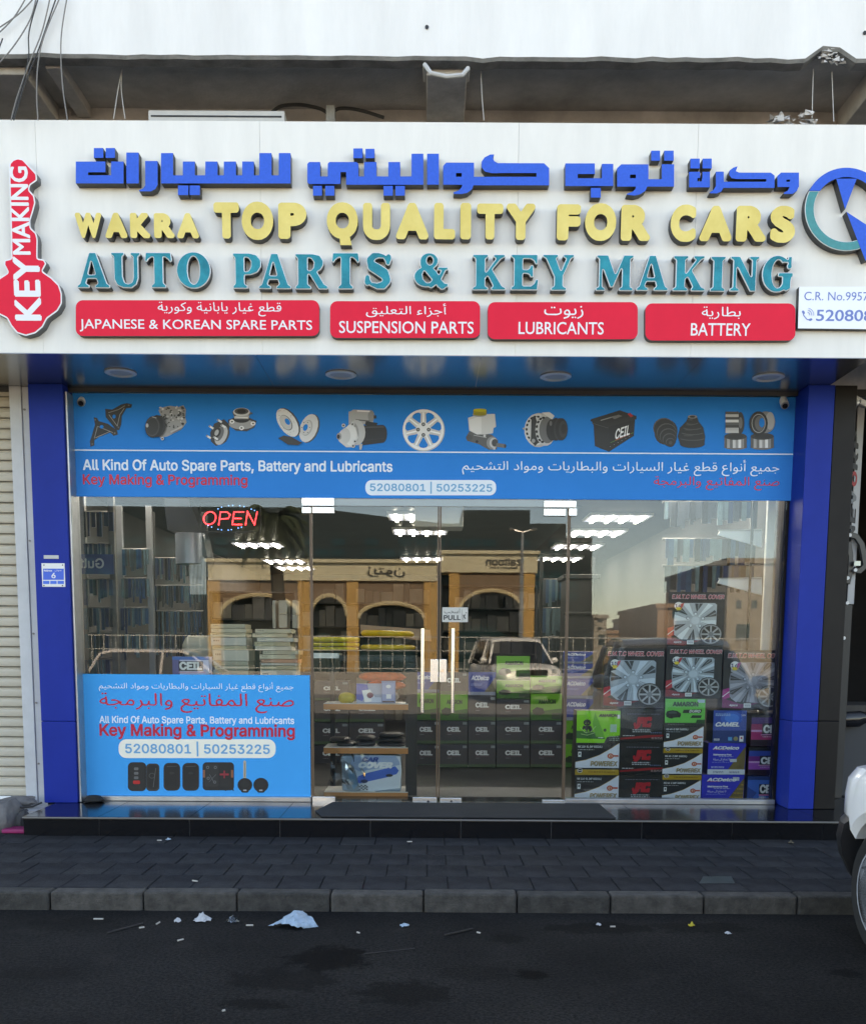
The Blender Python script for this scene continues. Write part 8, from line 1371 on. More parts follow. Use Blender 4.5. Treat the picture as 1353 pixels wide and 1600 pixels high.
def p_carcover(q, T):
    q.poly([(.22, .0), (.98, .02), (1, .3), (.98, .9), (.5, 1), (.22, .96), (.12, .8)], srgb(205, 218, 228)); q.poly([(.22, .0), (.9, .0), (1, .26), (.3, .45), (.12, .3)], srgb(150, 175, 205)); q.poly([(.28, .58), (.45, .48), (.9, .30), (.96, .42), (.92, .52), (.82, .56), (.78, .60), (.3, .78), (.24, .72)], srgb(35, 100, 195)); q.ell(.80, .555, .06, .04, srgb(30, 35, 45)); q.ell(.38, .72, .06, .05, srgb(30, 50, 90))
    for i in range(8):
        for j in range(4):
            if (i + j) % 2 == 0: q.rect(.2 + i * .03, .82 + j * .035, .23 + i * .03, .855 + j * .035, srgb(25, 28, 32))
    q.poly([(0, .1), (.2, .3), (.26, .6), (.3, .98), (.1, .95), (.02, .6)], srgb(120, 135, 145)); q.poly([(.05, .3), (.2, .45), (.28, .8), (.2, .95)], srgb(95, 140, 165)); q.line([(.96, .02), (1, .4), (.97, .9)], .012, W_)
    T('CAR', .34, .05, .62, .18, srgb(40, 80, 150), off=.06, shear=.2); T('COVER', .28, .18, .86, .36, W_, off=.08, shear=.2)
carton('car_cover_pack', 'crumpled clear bag with a blue and white car cover on the lowest shelf', 'pack', (534, 1180, 627, 1236.5), .36, .14, srgb(150, 170, 185), p_carcover, bev=.02)
mb = MB(); r_ = random.Random(5); A = []
for i in range(9):
    for j in range(7): c = P(522 + i * 7 - j * 1.5, 1172 + j * 9, .345); A.append((c.x + r_.uniform(-.008, .008), .345 - r_.uniform(.0, .035), c.z + r_.uniform(-.008, .008)))
mb.add(A, [(i * 7 + j, (i + 1) * 7 + j, (i + 1) * 7 + j + 1, i * 7 + j + 1) for i in range(8) for j in range(6)]); 
o = mb.build('plastic_wrap', clear, origin=A[0]); tag(o, 'loose crumpled clear film hanging over the car cover pack', 'plastic film')

# left window stock: long cream filter boxes in two uneven stacks
cream = [srgb(176, 168, 142), srgb(188, 182, 160), srgb(170, 166, 146), srgb(192, 188, 175), srgb(165, 158, 130), srgb(182, 180, 172)]
def cream_box(i, lb, rc, Y, g, col=None):
    c = col or cream[i % 6]; rc_ = rc
    carton('filter_box', lb, 'carton', rc_, Y, .3, c, lambda q, T: (blurb(q, .07, .3, .24, .62, tuple(v * .45 for v in c), 1, i)), g)
g1 = 'flat cream boxes in the left window, left stack'; y = 1060.; r_ = random.Random(12)
ords = ['lowest', 'second', 'third', 'fourth', 'fifth', 'sixth', 'seventh', 'eighth', 'ninth', 'tenth', 'eleventh', 'twelfth']
k = 0
for (x0, x1, y0, y1) in [(334, 388, 1047, 1062), (336, 389, 1040, 1046.5), (334, 388, 1033, 1039.5), (333, 389, 1016, 1032.5), (332, 386, 1009, 1015.5), (330, 385, 996, 1008.5), (329, 384, 989, 995.5), (330, 385, 982, 988.5), (329.5, 383.5, 975, 981.5)]:
    cream_box(k, 'flat cream box, %s of the left cream stack' % ords[k], (x0, y0, x1, y1), .9, g1); k += 1
g1 = 'flat cream boxes in the left window, right stack'; k = 0
for (x0, x1, y0, y1, c) in [(407, 463, 1047, 1062, None), (407, 463.5, 1040, 1046.5, None), (408, 464, 1036, 1039.6, None), (409, 465, 1030, 1035.6, srgb(190, 140, 115)), (406, 462, 1023, 1029.6, None), (411, 467, 1016.5, 1022.6, None), (399, 455, 1010, 1016, None), (398, 454, 1003, 1009.6, None), (402, 459, 996.5, 1002.6, None), (395, 450, 989.5, 996, None), (399, 455, 983, 989, None)]:
    cream_box(k + 3, ('salmon coloured' if c else 'flat pale') + ' box, %s of the uneven right cream stack' % ords[k], (x0, y0, x1, y1), .9, g1, c); k += 1
k = 0
for (x0, x1, y0, y1) in [(426, 431, 938, 981), (436, 449, 938, 959), (436, 449, 960, 981), (457, 464, 938, 959), (457, 464, 960, 981)]:
    plain('narrow_carton', 'narrow grey carton above the right cream stack, %s' % ['tall one at the left', 'upper middle', 'lower middle', 'upper right', 'lower right'][k], (x0, y0, x1, y1), 1.2, .2, srgb(140, 138, 128), None, 'narrow grey cartons above the cream stack'); k += 1
carton('battery_carton', 'white and blue CEIL carton in the left window over the poster', 'carton', (270, 1026, 327, 1062), .35, .12, srgb(150, 160, 200), lambda q, T: (q.rect(0, 0, 1, .14, srgb(40, 110, 190)), q.rect(0, .14, .2, 1, srgb(90, 90, 150)), q.rect(.2, .14, 1, 1, srgb(200, 200, 225)), q.rect(.17, .2, .84, .62, srgb(25, 30, 45)), q.rect(.17, .66, .9, .69, srgb(220, 150, 190)), T('CEIL', .19, .22, .82, .58, W_, off=.055)), 'CEIL cartons')
bag('cushion', 'rounded grey cushion behind the CEIL carton in the left window', 'cushion', (282, 994, 333, 1030), 1.0, .25, mat('cushion_grey', (.34, .34, .29), .8), 9)
# accessory racks with hanging goods
def hang_rack(name, lb, x0, x1, Y, rowsy, seed, pal, hgt=(18, 34), wd=(4, 9), posts=True, pm=None):
    r_ = random.Random(seed); t = thing(name, lb, 'rack', (px((x0 + x1) / 2, 950, Y), Y, ZT)); ms = [mat('goods_%s_%d' % (name, i), c, .35, var=.3, scale=15) for i, c in enumerate(pal)]
    for y in rowsy:
        c0, c1 = P(x0, y, Y), P(x1, y, Y); mb = MB(); mb.cyl((c0.x, Y + .02, c0.z), (c1.x, Y + .02, c0.z), .012, 8); mb.build('rail', alu_dark, t); x = x0 + 2
        while x < x1 - 3:
            w = r_.uniform(*wd); h = r_.uniform(*hgt); a, b = P(x, y + 1, Y), P(x + w * .86, y + h, Y); mb = MB(); yy = Y - r_.uniform(.0, .06)
            mb.box(a.x, b.x, yy - .02, yy + .006, b.z, a.z); mb.build('hanging_pack', r_.choice(ms), t); x += w
    for x in (x0, x1):
        if posts: c = P(x, 950, Y); mb = MB(); mb.box(c.x - .025, c.x + .025, Y, Y + .05, ZT, ZC - .3); mb.build('post', pm or alu_dark, t)
    return t
hang_rack('accessory_rack', 'rack of small blue and clear packs hanging at the far left of the window', 133, 178, .9, (800, 850, 905, 950, 990, 1030), 1, [srgb(30, 65, 95), srgb(80, 105, 115), srgb(45, 52, 60), srgb(25, 45, 80)], (22, 44), (4, 9))
hang_rack('accessory_rack', 'tall grey pipe rack with dark hanging packs left of the curved fin', 190, 236, 1.6, (858, 904, 950, 990), 2, [srgb(45, 45, 50), srgb(80, 82, 88), srgb(28, 30, 35), srgb(150, 150, 150)], (24, 42), (3, 7), pm=mat('pipe_grey', (.22, .23, .25), .4, metal=.4))
hang_rack('accessory_rack', 'dark rack of thin wiper packs between the pipes and the cream boxes', 240, 322, 2.0, (872, 915, 955, 990), 3, [srgb(22, 24, 28), srgb(45, 46, 50), srgb(95, 80, 60), srgb(70, 75, 85), srgb(18, 18, 20)], (24, 40), (2.5, 5), pm=blk)
hang_rack('accessory_rack', 'right wall rack with pale and blue blister packs above the wheel covers', 1035, 1175, 1.6, (784, 842, 884), 4, [srgb(150, 155, 165), srgb(60, 85, 140), srgb(110, 112, 125), srgb(170, 172, 180), srgb(130, 60, 60)], (26, 44), (4, 10), posts=False)
hang_rack('accessory_rack', 'dark end rack with thin packs left of the right window boxes', 845, 925, 6.5, (905, 950, 995), 5, [srgb(18, 22, 30), srgb(30, 45, 80), srgb(50, 52, 58)], (30, 44), (3, 6), pm=blk)
# tall dark cabinet and rear shelving
def shelves(name, lb, x0, x1, ytop, Y, n, seed, pal, m_):
    t = thing(name, lb, 'shelving', (px((x0 + x1) / 2, 960, Y), Y, ZT)); r_ = random.Random(seed); X0, X1 = px(x0, 960, Y), px(x1, 960, Y); zt = pz((x0 + x1) / 2, ytop, Y); h = (zt - ZT) / n
    mb = MB(); mb.box(X0, X1, Y + .4, Y + .42, ZT, zt); mb.build('back_panel', m_, t)
    for i in range(n + 1): mb = MB(); mb.box(X0, X1, Y, Y + .4, ZT + i * h - .012, ZT + i * h + .012); mb.build('shelf', m_, t)
    for x in (X0, X1): mb = MB(); mb.box(x - .02, x + .02, Y - .002, Y + .402, ZT, zt + .013); mb.build('side', m_, t)
    ms = [mat('stock_%s_%d' % (name, i), c, .5, var=.15) for i, c in enumerate(pal)]
    for i in range(n):
        x = X0 + .03
        while x < X1 - .12:
            w = r_.uniform(.09, .26); hh = h * r_.uniform(.45, .85)
            if r_.random() < .88: mb = MB(); mb.box(x, x + w - .01, Y + r_.uniform(.02, .1), Y + .38, ZT + i * h + .013, ZT + i * h + .013 + hh); mb.build('stock_box', r_.choice(ms), t)
            x += w
    return t
shelves('rear_shelving', 'wall shelving full of grey boxes far behind the left door', 470, 672, 905, 9.5, 6, 1, [srgb(88, 86, 84), srgb(60, 60, 62), srgb(120, 116, 108), srgb(45, 47, 52)], w_dark)
shelves('rear_shelving', 'wall shelving with dark stock far behind the right door', 690, 838, 915, 9.5, 6, 2, [srgb(62, 60, 60), srgb(40, 42, 48), srgb(95, 75, 60), srgb(30, 60, 100)], w_dark)
shelves('rear_shelving', 'dark shelving with few cartons behind the cream stacks', 330, 462, 925, 8.0, 5, 3, [srgb(50, 50, 52), srgb(30, 32, 36), srgb(90, 92, 95)], w_dark)
cb = thing('dark_cabinet', 'tall black cabinet with a projecting cornice right of the door', 'cabinet', (px(902, 960, 5.4), 5.4, ZT))
X0, X1 = px(884, 960, 5.4), px(928, 960, 5.4); zt = pz(905, 905, 5.4)
for nm, b in (('body', (X0, X1, 5.4, 6.0, ZT, zt)), ('cornice', (X0 - .05, X1 + .06, 5.34, 6.0, zt + .001, zt + .06)), ('middle_ledge', (X0 - .03, X1 + .04, 5.36, 5.398, zt - .46, zt - .42))):
    mb = MB(); mb.box(*b); mb.build(nm, blk, cb, bevel=.01)
# curved dark fin and lamp body reflected/standing near the left window
fn_ = thing('curved_display', 'big dark curved display fin with a pale cylinder, hanging left of the OPEN sign', 'display', (px(290, 850, 1.2), 1.2, 2.0))
mb = MB(); A = [(256, 779), (295, 779), (303, 800), (318, 840), (324, 870), (320, 900), (296, 832), (262, 828)]; mb.prism([(px(a, b, 1.2), pz(a, b, 1.2)) for a, b in A], 1.2, 1.5); mb.build('fin', mat('fin_dark', (.03, .035, .045), .3), fn_)
mb = MB(); a, b = P(272, 832, 1.15), P(272, 880, 1.15); mb.cyl((a.x + .12, 1.25, a.z), (a.x + .12, 1.25, b.z), .13, 24); mb.build('drum', mat('drum_pale', (.22, .25, .30), .3, metal=.3), fn_, smooth=True)
mb = MB(); 
for k in range(12): x = 296 + k * 2.2; a, b = P(x, 850 + k * 2, 1.18), P(x, 884, 1.18); mb.box(a.x, a.x + .006, 1.18, 1.19, b.z - .25, a.z)
mb.build('fringe', alu, fn_)
# OPEN sign, lit
op = thing('open_sign', 'lit LED sign reading OPEN in red dots with a blue dotted oval', 'LED sign', tuple(P(361, 810, .10)))
led_r = mat('led_red', (.5, .02, .02), .4, emit=(1, .03, .05), estr=2.6); led_b = mat('led_blue', (.02, .1, .5), .4, emit=(.08, .30, 1), estr=1.5)
def dots(paths, m_, nm, step=2.1, r=.0042, Y=.09):
    mb = MB()
    for pth in paths:
        D = 0; L = []
        for (xa, ya), (xb, yb) in zip(pth, pth[1:]):
            l = math.hypot(xb - xa, yb - ya); n = max(1, round(l / step)); L += [(xa + (xb - xa) * k / n, ya + (yb - ya) * k / n) for k in range(n)]
        L.append(pth[-1])
        for x, y in L: c = P(x, y, Y); mb.lathe(c, [(.001, -r), (r, -r * .4), (r, r), (.001, r * 1.2)], axis='Y', n=6)
    mb.build(nm, m_, op)
ov = lambda cx, cy, rx, ry: [(cx + rx * math.cos(R_(t)) + (cy - (cy + ry * math.sin(R_(t)))) * .12, cy + ry * math.sin(R_(t))) for t in range(0, 361, 24)]
dots([ov(328, 809.5, 9.5, 10)], led_r, 'letter_leds')
dots([[(342, 820), (345, 800), (355, 800), (360, 804), (357, 810), (345, 811)]], led_r, 'letter_leds')
dots([[(381, 800), (366, 800), (363, 819.5), (378, 819.5)], [(367, 810), (377, 810)]], led_r, 'letter_leds')
dots([[(384, 820), (387, 799), (398, 820), (402, 800)]], led_r, 'letter_leds')
mb = MB()
for x, y in ((341, 795), (346.5, 792.5), (357.5, 790), (364, 789.7), (375, 790), (381.5, 791.5), (393, 795.5), (398, 797.5), (325.5, 821), (331, 823.5), (341, 827), (346.5, 828), (357, 828.3), (362, 827.5), (372.5, 825), (377.5, 823.5)):
    c = P(x, y, .09); mb.lathe(c, [(.001, -.003), (.0036, -.001), (.0036, .003), (.001, .004)], axis='Y', n=6)
mb.build('oval_leds', led_b, op)
mb = MB(); X0, X1, Z0, Z1 = box_of(314, 787, 407, 831, .105)
for z in (Z0, Z1): mb.box(X0, X1, .105, .108, z - .002, z + .002)
for x in (X0, X1): mb.box(x - .002, x + .002, .105, .108, Z0, Z1)
mb.build('frame_wire', blk, op)
gb = thing('oil_brand_banner', 'blue banner lettered Gulf seen from behind at the left window edge', 'banner', tuple(P(142, 885, .55)))
mb = MB(); X0, X1, Z0, Z1 = box_of(128, 866, 178, 897, .7); mb.box(X0, X1, .7, .705, Z0, Z1); mb.build('cloth', ink(srgb(38, 62, 110)), gb)
vs, fs, ns = text_mesh('Gulf', 'sans', .06); o, fs = place2d([(-a, b, c) for a, b, c in vs], [f[::-1] for f in fs], ns, *box_of(124, 872, 163, 888, .698), .698, 0); mb = MB(); mb.add(o, fs); mb.build('lettering', ink(srgb(180, 185, 190)), gb)
# ------------------------------------------------------------------ open bay on the right
bay = thing('garage_bay', 'dark open workshop bay at the right edge beyond the brown pillar', 'room', (4.5, 2, ZP)); bay['kind'] = 'structure'
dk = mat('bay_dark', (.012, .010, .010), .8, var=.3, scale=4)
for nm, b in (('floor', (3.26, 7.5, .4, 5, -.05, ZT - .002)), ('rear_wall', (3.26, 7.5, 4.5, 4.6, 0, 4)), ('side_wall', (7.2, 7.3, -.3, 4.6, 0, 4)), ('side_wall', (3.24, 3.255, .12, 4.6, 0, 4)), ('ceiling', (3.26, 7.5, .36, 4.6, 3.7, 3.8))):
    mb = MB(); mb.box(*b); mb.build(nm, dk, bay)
tm = thing('tyre_machine', 'grey post with sideways lettering and black hinged arm inside the dark bay', 'workshop machine', (px(1335, 900, .35), .35, ZT))
Yt = .35; gp = mat('machine_grey', (.42, .43, .44), .4, var=.1)
mb = MB(); mb.box(px(1325, 900, Yt), px(1336, 900, Yt), Yt, Yt + .08, pz(1325, 944, Yt), pz(1340, 632, Yt)); mb.build('post', gp, tm, bevel=.004)
mb = MB(); mb.box(px(1323, 900, Yt), px(1334, 900, Yt), Yt + .005, Yt + .075, ZT, pz(1325, 945, Yt)); mb.build('lower_post', blk, tm)
for ch, y0, y1, c in (('P', 672, 702, DK), ('R', 706, 735, DK), ('O', 736, 760, srgb(170, 25, 30)), ('V', 765, 788, srgb(110, 115, 118)), ('E', 792, 818, DK), ('N', 820, 842, DK)):
    x = 1338.5 - (y0 - 640) * .040; text(ch, box_of(x - 5.5, y0, x + 4, y1, Yt - .003), Yt - .003, ink(c), tm, font='sans', off=.05, rot=-1 if False else 1, shear=.1)
arm_ = mat('arm_black', (.02, .02, .022), .35)
def strip(pts, wd, Y, m_, nm, par, th=.03):
    L, R2 = [], []
    for i, (x, y) in enumerate(pts):
        a = pts[max(i - 1, 0)]; b = pts[min(i + 1, len(pts) - 1)]; l = math.hypot(b[0] - a[0], b[1] - a[1]) or 1; nx, ny = -(b[1] - a[1]) / l * wd / 2, (b[0] - a[0]) / l * wd / 2
        L.append((x + nx, y + ny)); R2.append((x - nx, y - ny))
    A = L + R2[::-1]; solid([w_arr(A, Y)], Y, th, [m_, m_], nm, par, bevel=.003)
strip([(1326, 835), (1338, 838), (1346, 850), (1350, 868), (1352, 884), (1343, 892), (1334, 890)], 9, Yt - .06, arm_, 'hinged_arm', tm)
strip([(1326, 846), (1329, 870), (1328, 895), (1324, 912)], 8, Yt - .055, arm_, 'lower_arm', tm)
for x, y, c in ((1328, 836, wht), (1336.5, 890.5, wht), (1324.5, 903, wht), (1324, 942, wht), (1318.5, 997, wht)):
    c_ = P(x, y, Yt - .1); mb = MB(); mb.cyl((c_.x, Yt - .095, c_.z), (c_.x, Yt - .06, c_.z), .014, 12); mb.build('bolt', c, tm)
mb = MB(); X0, X1, Z0, Z1 = box_of(1334, 876.5, 1344, 884, Yt - .1); mb.box(X0, X1, Yt - .1, Yt - .08, Z0, Z1); mb.build('reflective_tape', ink(srgb(240, 245, 225)), tm)
cctv_arm = strip([(1326, 614), (1335, 621), (1347, 628), (1356, 632)], 9, -.12, wht, 'camera_arm', t, .05)
bp = thing('blue_locker', 'small blue metal panel low inside the open bay', 'cabinet', (px(1318, 1060, .6), .6, .9)); mb = MB(); X0, X1, Z0, Z1 = box_of(1306, 1028, 1323, 1102, .6); mb.box(X0, X1, .6, .8, Z0, Z1); mb.build('body', ink(srgb(50, 50, 120)), bp)
wb = thing('workbench', 'cluttered dark workbench with black bags inside the bay', 'workbench', (4, .5, ZT)); X0, X1, Z0, Z1 = box_of(1306, 1102, 1380, 1112, .45)
mb = MB(); mb.box(X0, X1 + .6, .45, 1.1, Z0, Z1); mb.build('top', mat('bench_top', (.06, .052, .045), .8, var=.3), wb); mb = MB(); mb.box(X0 + .02, X1 + .5, .52, 1.0, ZT, Z0 - .001); mb.build('body', mat('bench_grey', (.035, .037, .042), .6), wb)
bag('black_bag', 'crumpled black bag drooping over the workbench edge', 'bag', (1309, 1112, 1356, 1136), .38, .12, blk_g, 31, amp=.5)

# ------------------------------------------------------------------ vehicles
def vehicle(name, lb, L, W, H, paint, wheel_r, loc, rz, cat, suv=False, bumper=None):
    """nose towards local +Y, origin on the ground at the centre"""
    t = thing(name, lb, cat, (0, 0, 0)); hl, hw = L / 2, W / 2; yf, yr = hl - .19 * L, -hl + .2 * L; belt = H * .60 if suv else H * .62; hood = belt - .02
    n = 120; rs = []
    def top(y):
        u = (y + hl) / L
        pts = [(0, .58 * belt), (.02, belt * .9), (.06, belt), (.70, belt), (.76, hood - .01), (.93, hood - .09), (.975, hood - .17), (1, .55 * belt)]
        for (a, za), (b, zb) in zip(pts, pts[1:]):
            if u <= b: k = (u - a) / (b - a); return za + (zb - za) * (k * k * (3 - 2 * k))
        return pts[-1][1]
    def bot(y):
        z = .27 if not suv else .34
        if y > yf + wheel_r * .98: z = max(z, belt * .60)
        for c in (yf, yr):
            R = wheel_r * 1.13; d = y - c
            if abs(d) < R: z = max(z, wheel_r + math.sqrt(R * R - d * d))
        return z
    def wid(y):
        u = (y + hl) / L; f = 1
        if u > .86: f = 1 - .30 * ((u - .86) / .14) ** 2.2
        if u < .10: f = 1 - .16 * ((.10 - u) / .10) ** 2
        return hw * f
    for i in range(n + 1):
        y = -hl + L * i / n; b, tp, w = bot(y), top(y), wid(y); tp = max(tp, b + .05); m1 = b + (tp - b) * .45
        half = [(w * .55, b), (w * .965, b), (w, b + (tp - b) * .12), (w * 1.0, m1), (w * .985, b + (tp - b) * .72), (w * .93, b + (tp - b) * .90), (w * .82, tp - .012), (w * .5, tp + .012)]
        rs.append([Vector((x, y, z)) for x, z in half] + [Vector((-x, y, z)) for x, z in half[::-1]])
    mb = MB(); mb.ring(rs); mb.build('body', paint, t, smooth=True)
    # cabin
    g0, g1 = (-.48 * L if suv else -.40 * L), .22 * L
    st = [(g0, 0, .02), (g0 + .06 * L, .9, .0), (g0 + .12 * L, 1, 0), (-.02 * L, 1.0, 0), (.06 * L, .98, 0), (.10 * L, .85, 0), (g1 + .03, 0, 0)]
    dgl = mat('car_glass', (.02, .024, .028), .05, spec=.8)
    def roofz(y):
        for (a, ka, _), (b, kb_, _) in zip(st, st[1:]):
            if y <= b: k = (y - a) / (b - a); return belt - .03 + (H - belt) * (ka + (kb_ - ka) * k)
        return belt
    N = 30; rs = []
    for i in range(N + 1):
        y = g0 + (g1 + .03 - g0) * i / N; z = roofz(y); k = max(0, (z - belt + .03) / (H - belt)); wb_ = hw * .93; wt = hw * (.93 - .20 * k)
        rs.append([Vector(p) for p in [(wb_, y, belt - .05), (wt + (wb_ - wt) * .1, y, belt - .03 + (z - belt + .03) * .86), (wt * .9, y, z - .01), (wt * .4, y, z + .012), (-wt * .4, y, z + .012), (-wt * .9, y, z - .01), (-wt - (wb_ - wt) * .1, y, belt - .03 + (z - belt + .03) * .86), (-wb_, y, belt - .05)]])
    mb = MB(); mb.ring(rs); mb.build('cabin_glass', dgl, t, smooth=True)
    mb = MB(); rs = []
    for i in range(16):
        y = g0 + .07 * L + (.09 * L - g0 - .07 * L) * i / 15; z = roofz(y); wt = hw * .755
        rs.append([Vector(p) for p in [(wt, y, z - .06), (wt * .97, y, z), (wt * .4, y, z + .022), (-wt * .4, y, z + .022), (-wt * .97, y, z), (-wt, y, z - .06)]])
    mb.ring(rs); mb.build('roof', paint, t, smooth=True)
    for s in (-1, 1):
        for ya, yb in ((.115 * L, .215 * L), (-.03 * L, -.04 * L), (g0 + .07 * L, g0 + .01 * L)):
            mb = MB(); mb.tube([(s * (hw * .745 + .0), ya - .02, roofz(ya - .02) - .02), (s * hw * .94, yb, belt - .02)], .035, 6); mb.build('pillar', paint, t)
        mb = MB(); mb.lathe((s * (hw + .07), .16 * L, belt + .09), [(.001, -.10), (.07, -.08), (.085, 0), (.07, .08), (.001, .10)], axis='X', n=14); mb.build('mirror', paint, t, smooth=True)
        yy = hl - .17; mb = MB(); mb.lathe((s * hw * .66, yy + .02, belt * .79), [(.001, -.1), (.075, -.08), (.09, 0), (.075, .055), (.001, .07)], axis='Y', n=16); mb.build('headlight', mat('headlamp', (.6, .62, .62), .1, metal=.3), t, smooth=True)
    bm_ = bumper or paint; z0 = .24 if not suv else .33; z1 = belt * .615; path = []
    ys_ = [yf + wheel_r * 1.02 + (hl - yf - wheel_r * 1.16) * k / 7 for k in range(8)]
    for y in ys_: path.append((wid(y) + .02, y, 1, 0))
    xe = wid(hl)
    for k in range(1, 8): x = xe * (1 - 2 * k / 8); path.append((x, hl + .035 + .05 * math.sin(math.pi * k / 8), 0, 1))
    for y in ys_[::-1]: path.append((-wid(y) - .02, y, -1, 0))
    rs = []
    for (x, y, nx, ny) in path:
        rs.append([Vector((x - nx * i_, y - ny * i_, z)) for i_, z in ((.22, z0 + .02), (.13, z0), (.05, z0 + .10), (.0, z0 + .20), (-.015, z1 - .10), (.0, z1 - .02), (.04, z1 + .01), (.22, z1 + .01))])
    mb = MB(); mb.ring(rs); mb.build('bumper', bm_, t, smooth=True)
    mb = MB(); mb.box(-hw * .45, hw * .45, hl - .10, hl + .0, belt * .70, belt * .86); mb.build('grille', blk_g, t, bevel=.02)
    mb = MB(); mb.box(-.26, .26, hl + .062, hl + .072, .42, .53); mb.build('number_plate', wht, t)
    for s in (-1, 1):
        for yc in (yf, yr):
            xo = s * (hw - .02); xi = s * (hw - .24); R = wheel_r; mb = MB(); d = (xi - xo)
            mb.lathe((xo, yc, R), [(R * .66, 0), (R * .70, -s * .012), (R * .90, -s * .004), (R * .975, d * .10), (R, d * .22), (R, d * .8), (R * .95, d), (R * .6, d)], axis='X', n=40); wo = mb.build('wheel', rub, t, smooth=True)
            mb = MB(); mb.lathe((xo, yc, R), [(R * .69, d * .0), (R * .66, d * .03), (R * .63, d * .25), (R * .2, d * .16), (.001, d * .12)], axis='X', n=30)
            for k in range(5):
                a = 2 * math.pi * k / 5 + .3; u = Vector((0, math.cos(a), math.sin(a))); v = Vector((0, -math.sin(a), math.cos(a))); c0 = Vector((xo + d * .08, yc, R))
                mb.ring([[c0 + u * r + v * wd + Vector((d * dx, 0, 0)) for wd, dx in ((-h_, .08), (-h_ * .7, 0), (h_ * .7, 0), (h_, .08))] for r, h_ in ((R * .10, .035), (R * .64, .024))])
            mb.build('rim', mat('alloy', (.52, .55, .60), .3, metal=.35), wo, smooth=False)
    mb = MB(); mb.box(-hw * .8, hw * .8, -hl + .3, hl - .3, .22, .55); mb.build('chassis', blk, t)
    t.location = loc; t.rotation_euler.z = rz; return t
car_w = mat('car_white', (.88, .88, .88), .25, coat=.6); car_s = mat('car_silver', (.80, .80, .80), .3, coat=.5); car_r = mat('car_pearl', (.60, .56, .56), .22, coat=.6)
LV = 3.95
vehicle('parked_car', 'white car with black bumper nosed up to the kerb at the right edge', LV, 1.70, 1.62, car_w, .318, (2.125 + .85, -2.60 - LV / 2, 0), R_(2.5), 'car', bumper=blk)
vehicle('parked_suv', 'silver off-road car facing the shop from across the road, mirrored in the door glass', 4.8, 1.95, 1.86, car_s, .38, (0, 0, 0), 0, 'car', suv=True)
suv = bpy.data.objects['parked_suv']; c = P(795, 1018, 20); suv.location = (c.x + .3, -20 - 2.2, 0); suv.rotation_euler.z = R_(-8)
sed = vehicle('parked_sedan', 'pearl white saloon parked side-on behind the viewer, mirrored above the poster', 4.7, 1.8, 1.47, car_r, .33, (0, 0, 0), R_(-90), 'car')
c = P(245, 1020, 12); sed.location = (c.x - .55, -15.9, 0)

# ------------------------------------------------------------------ across the road (seen mirrored in the window)
sand = mat('sand_render', (.52, .43, .27), .85, var=.15, scale=1.5); sandp = mat('pale_sand_band', (.58, .53, .39), .8, var=.1, scale=1.5); ochre = mat('ochre_pier', (.50, .30, .11), .8, var=.15, scale=2)
brn = mat('brown_soffit_wall', (.19, .125, .08), .8); win_d = mat('arcade_glass', (.015, .045, .055), .15)
sign_bk = mat('sign_dark', (.03, .03, .03), .5)
def mir(x, y, V): c = P(x, y, V - 8); return Vector((c.x, -(V - 8), c.z))
def arcade(nm, lb, V, x0, x1, ytop, yband, piers, arches, rot_x=None, text_=None):
    t = thing(nm, lb, 'building', tuple(mir((x0 + x1) / 2, 1018, V)) if True else 0); a, b = mir(x0, ytop, V), mir(x1, ytop, V); Yb_ = a.y; zt, zb2 = a.z, mir(x0, yband, V).z
    mb = MB(); mb.box(a.x, b.x, Yb_ - 6, Yb_, zb2, zt); mb.build('parapet_band', sandp, t)
    mb = MB(); mb.box(a.x - .1, b.x + .1, Yb_ - 6, Yb_ + .12, zt + .001, zt + .14); mb.build('coping', sandp, t)
    mb = MB(); mb.box(a.x, b.x, Yb_ - 6, Yb_ - 1.6, 0, zb2 - .001); mb.build('rear_glazing', win_d, t)
    for (p, q_) in piers:
        A, B = mir(p, 1000, V).x, mir(q_, 1000, V).x; mb = MB(); mb.box(A, B, Yb_ - .7, Yb_ - .05, 0, zb2 - .002); mb.build('pier', ochre, t)
    for (p, q_, yt, ys) in arches:
        A, B = mir(p, 1000, V).x, mir(q_, 1000, V).x; zs_, zt2 = mir(p, ys, V).z, mir(p, yt, V).z; cx = (A + B) / 2; n = 14; rim = [(cx + (B - A) / 2 * math.cos(R_(180 - 180 * k / n)), zs_ + (zt2 - zs_) * math.sin(R_(180 - 180 * k / n))) for k in range(n + 1)]
        mb = MB()
        for k in range(n):
            (xa, za), (xb, zb3) = rim[k], rim[k + 1]; mb.prism([(xa, za), (xb, zb3), (xb, zb2 - .003), (xa, zb2 - .003)], Yb_ - .5, Yb_ - .12)
        mb.build('arch_wall', brn, t)
        mb = MB(); mb.tube([(x, Yb_ - .1, z) for x, z in rim], .09, 6); mb.build('arch_trim', sand, t)
    if text_:
        for body, bx, ar in text_:
            A, B = mir(bx[0], bx[1], V), mir(bx[2], bx[3], V); text(body, (A.x, B.x, B.z, A.z), Yb_ + .02, sign_bk, t, flip=True, off=.03, ar=ar)
    return t
arcade('restaurant', 'sand coloured arcade with zaitoon lettering across the road, mirrored in the right door', 45, 686, 840, 865, 894, [(701, 717), (817, 834)], [(717, 817, 922, 956)], text_=[('zaitoon', (759, 871, 815, 884), False), ('Restaurant & Grill', (765, 885, 808, 889), False)])
arcade('arcade_building', 'long ochre arcade left of the restaurant across the road, mirrored in the window', 43, 325, 683, 878, 906, [(466, 486), (542, 560), (662, 683), (325, 345)], [(345, 466, 929, 960), (486, 542, 930, 962), (560, 662, 942, 966)], text_=[('زيتون', (574, 886, 633, 902), True)])
wf = thing('street_fence', 'dark metal railing on a white kerb wall across the road, mirrored in the glass', 'fence', (0, -26, 0)); Yw = -26.
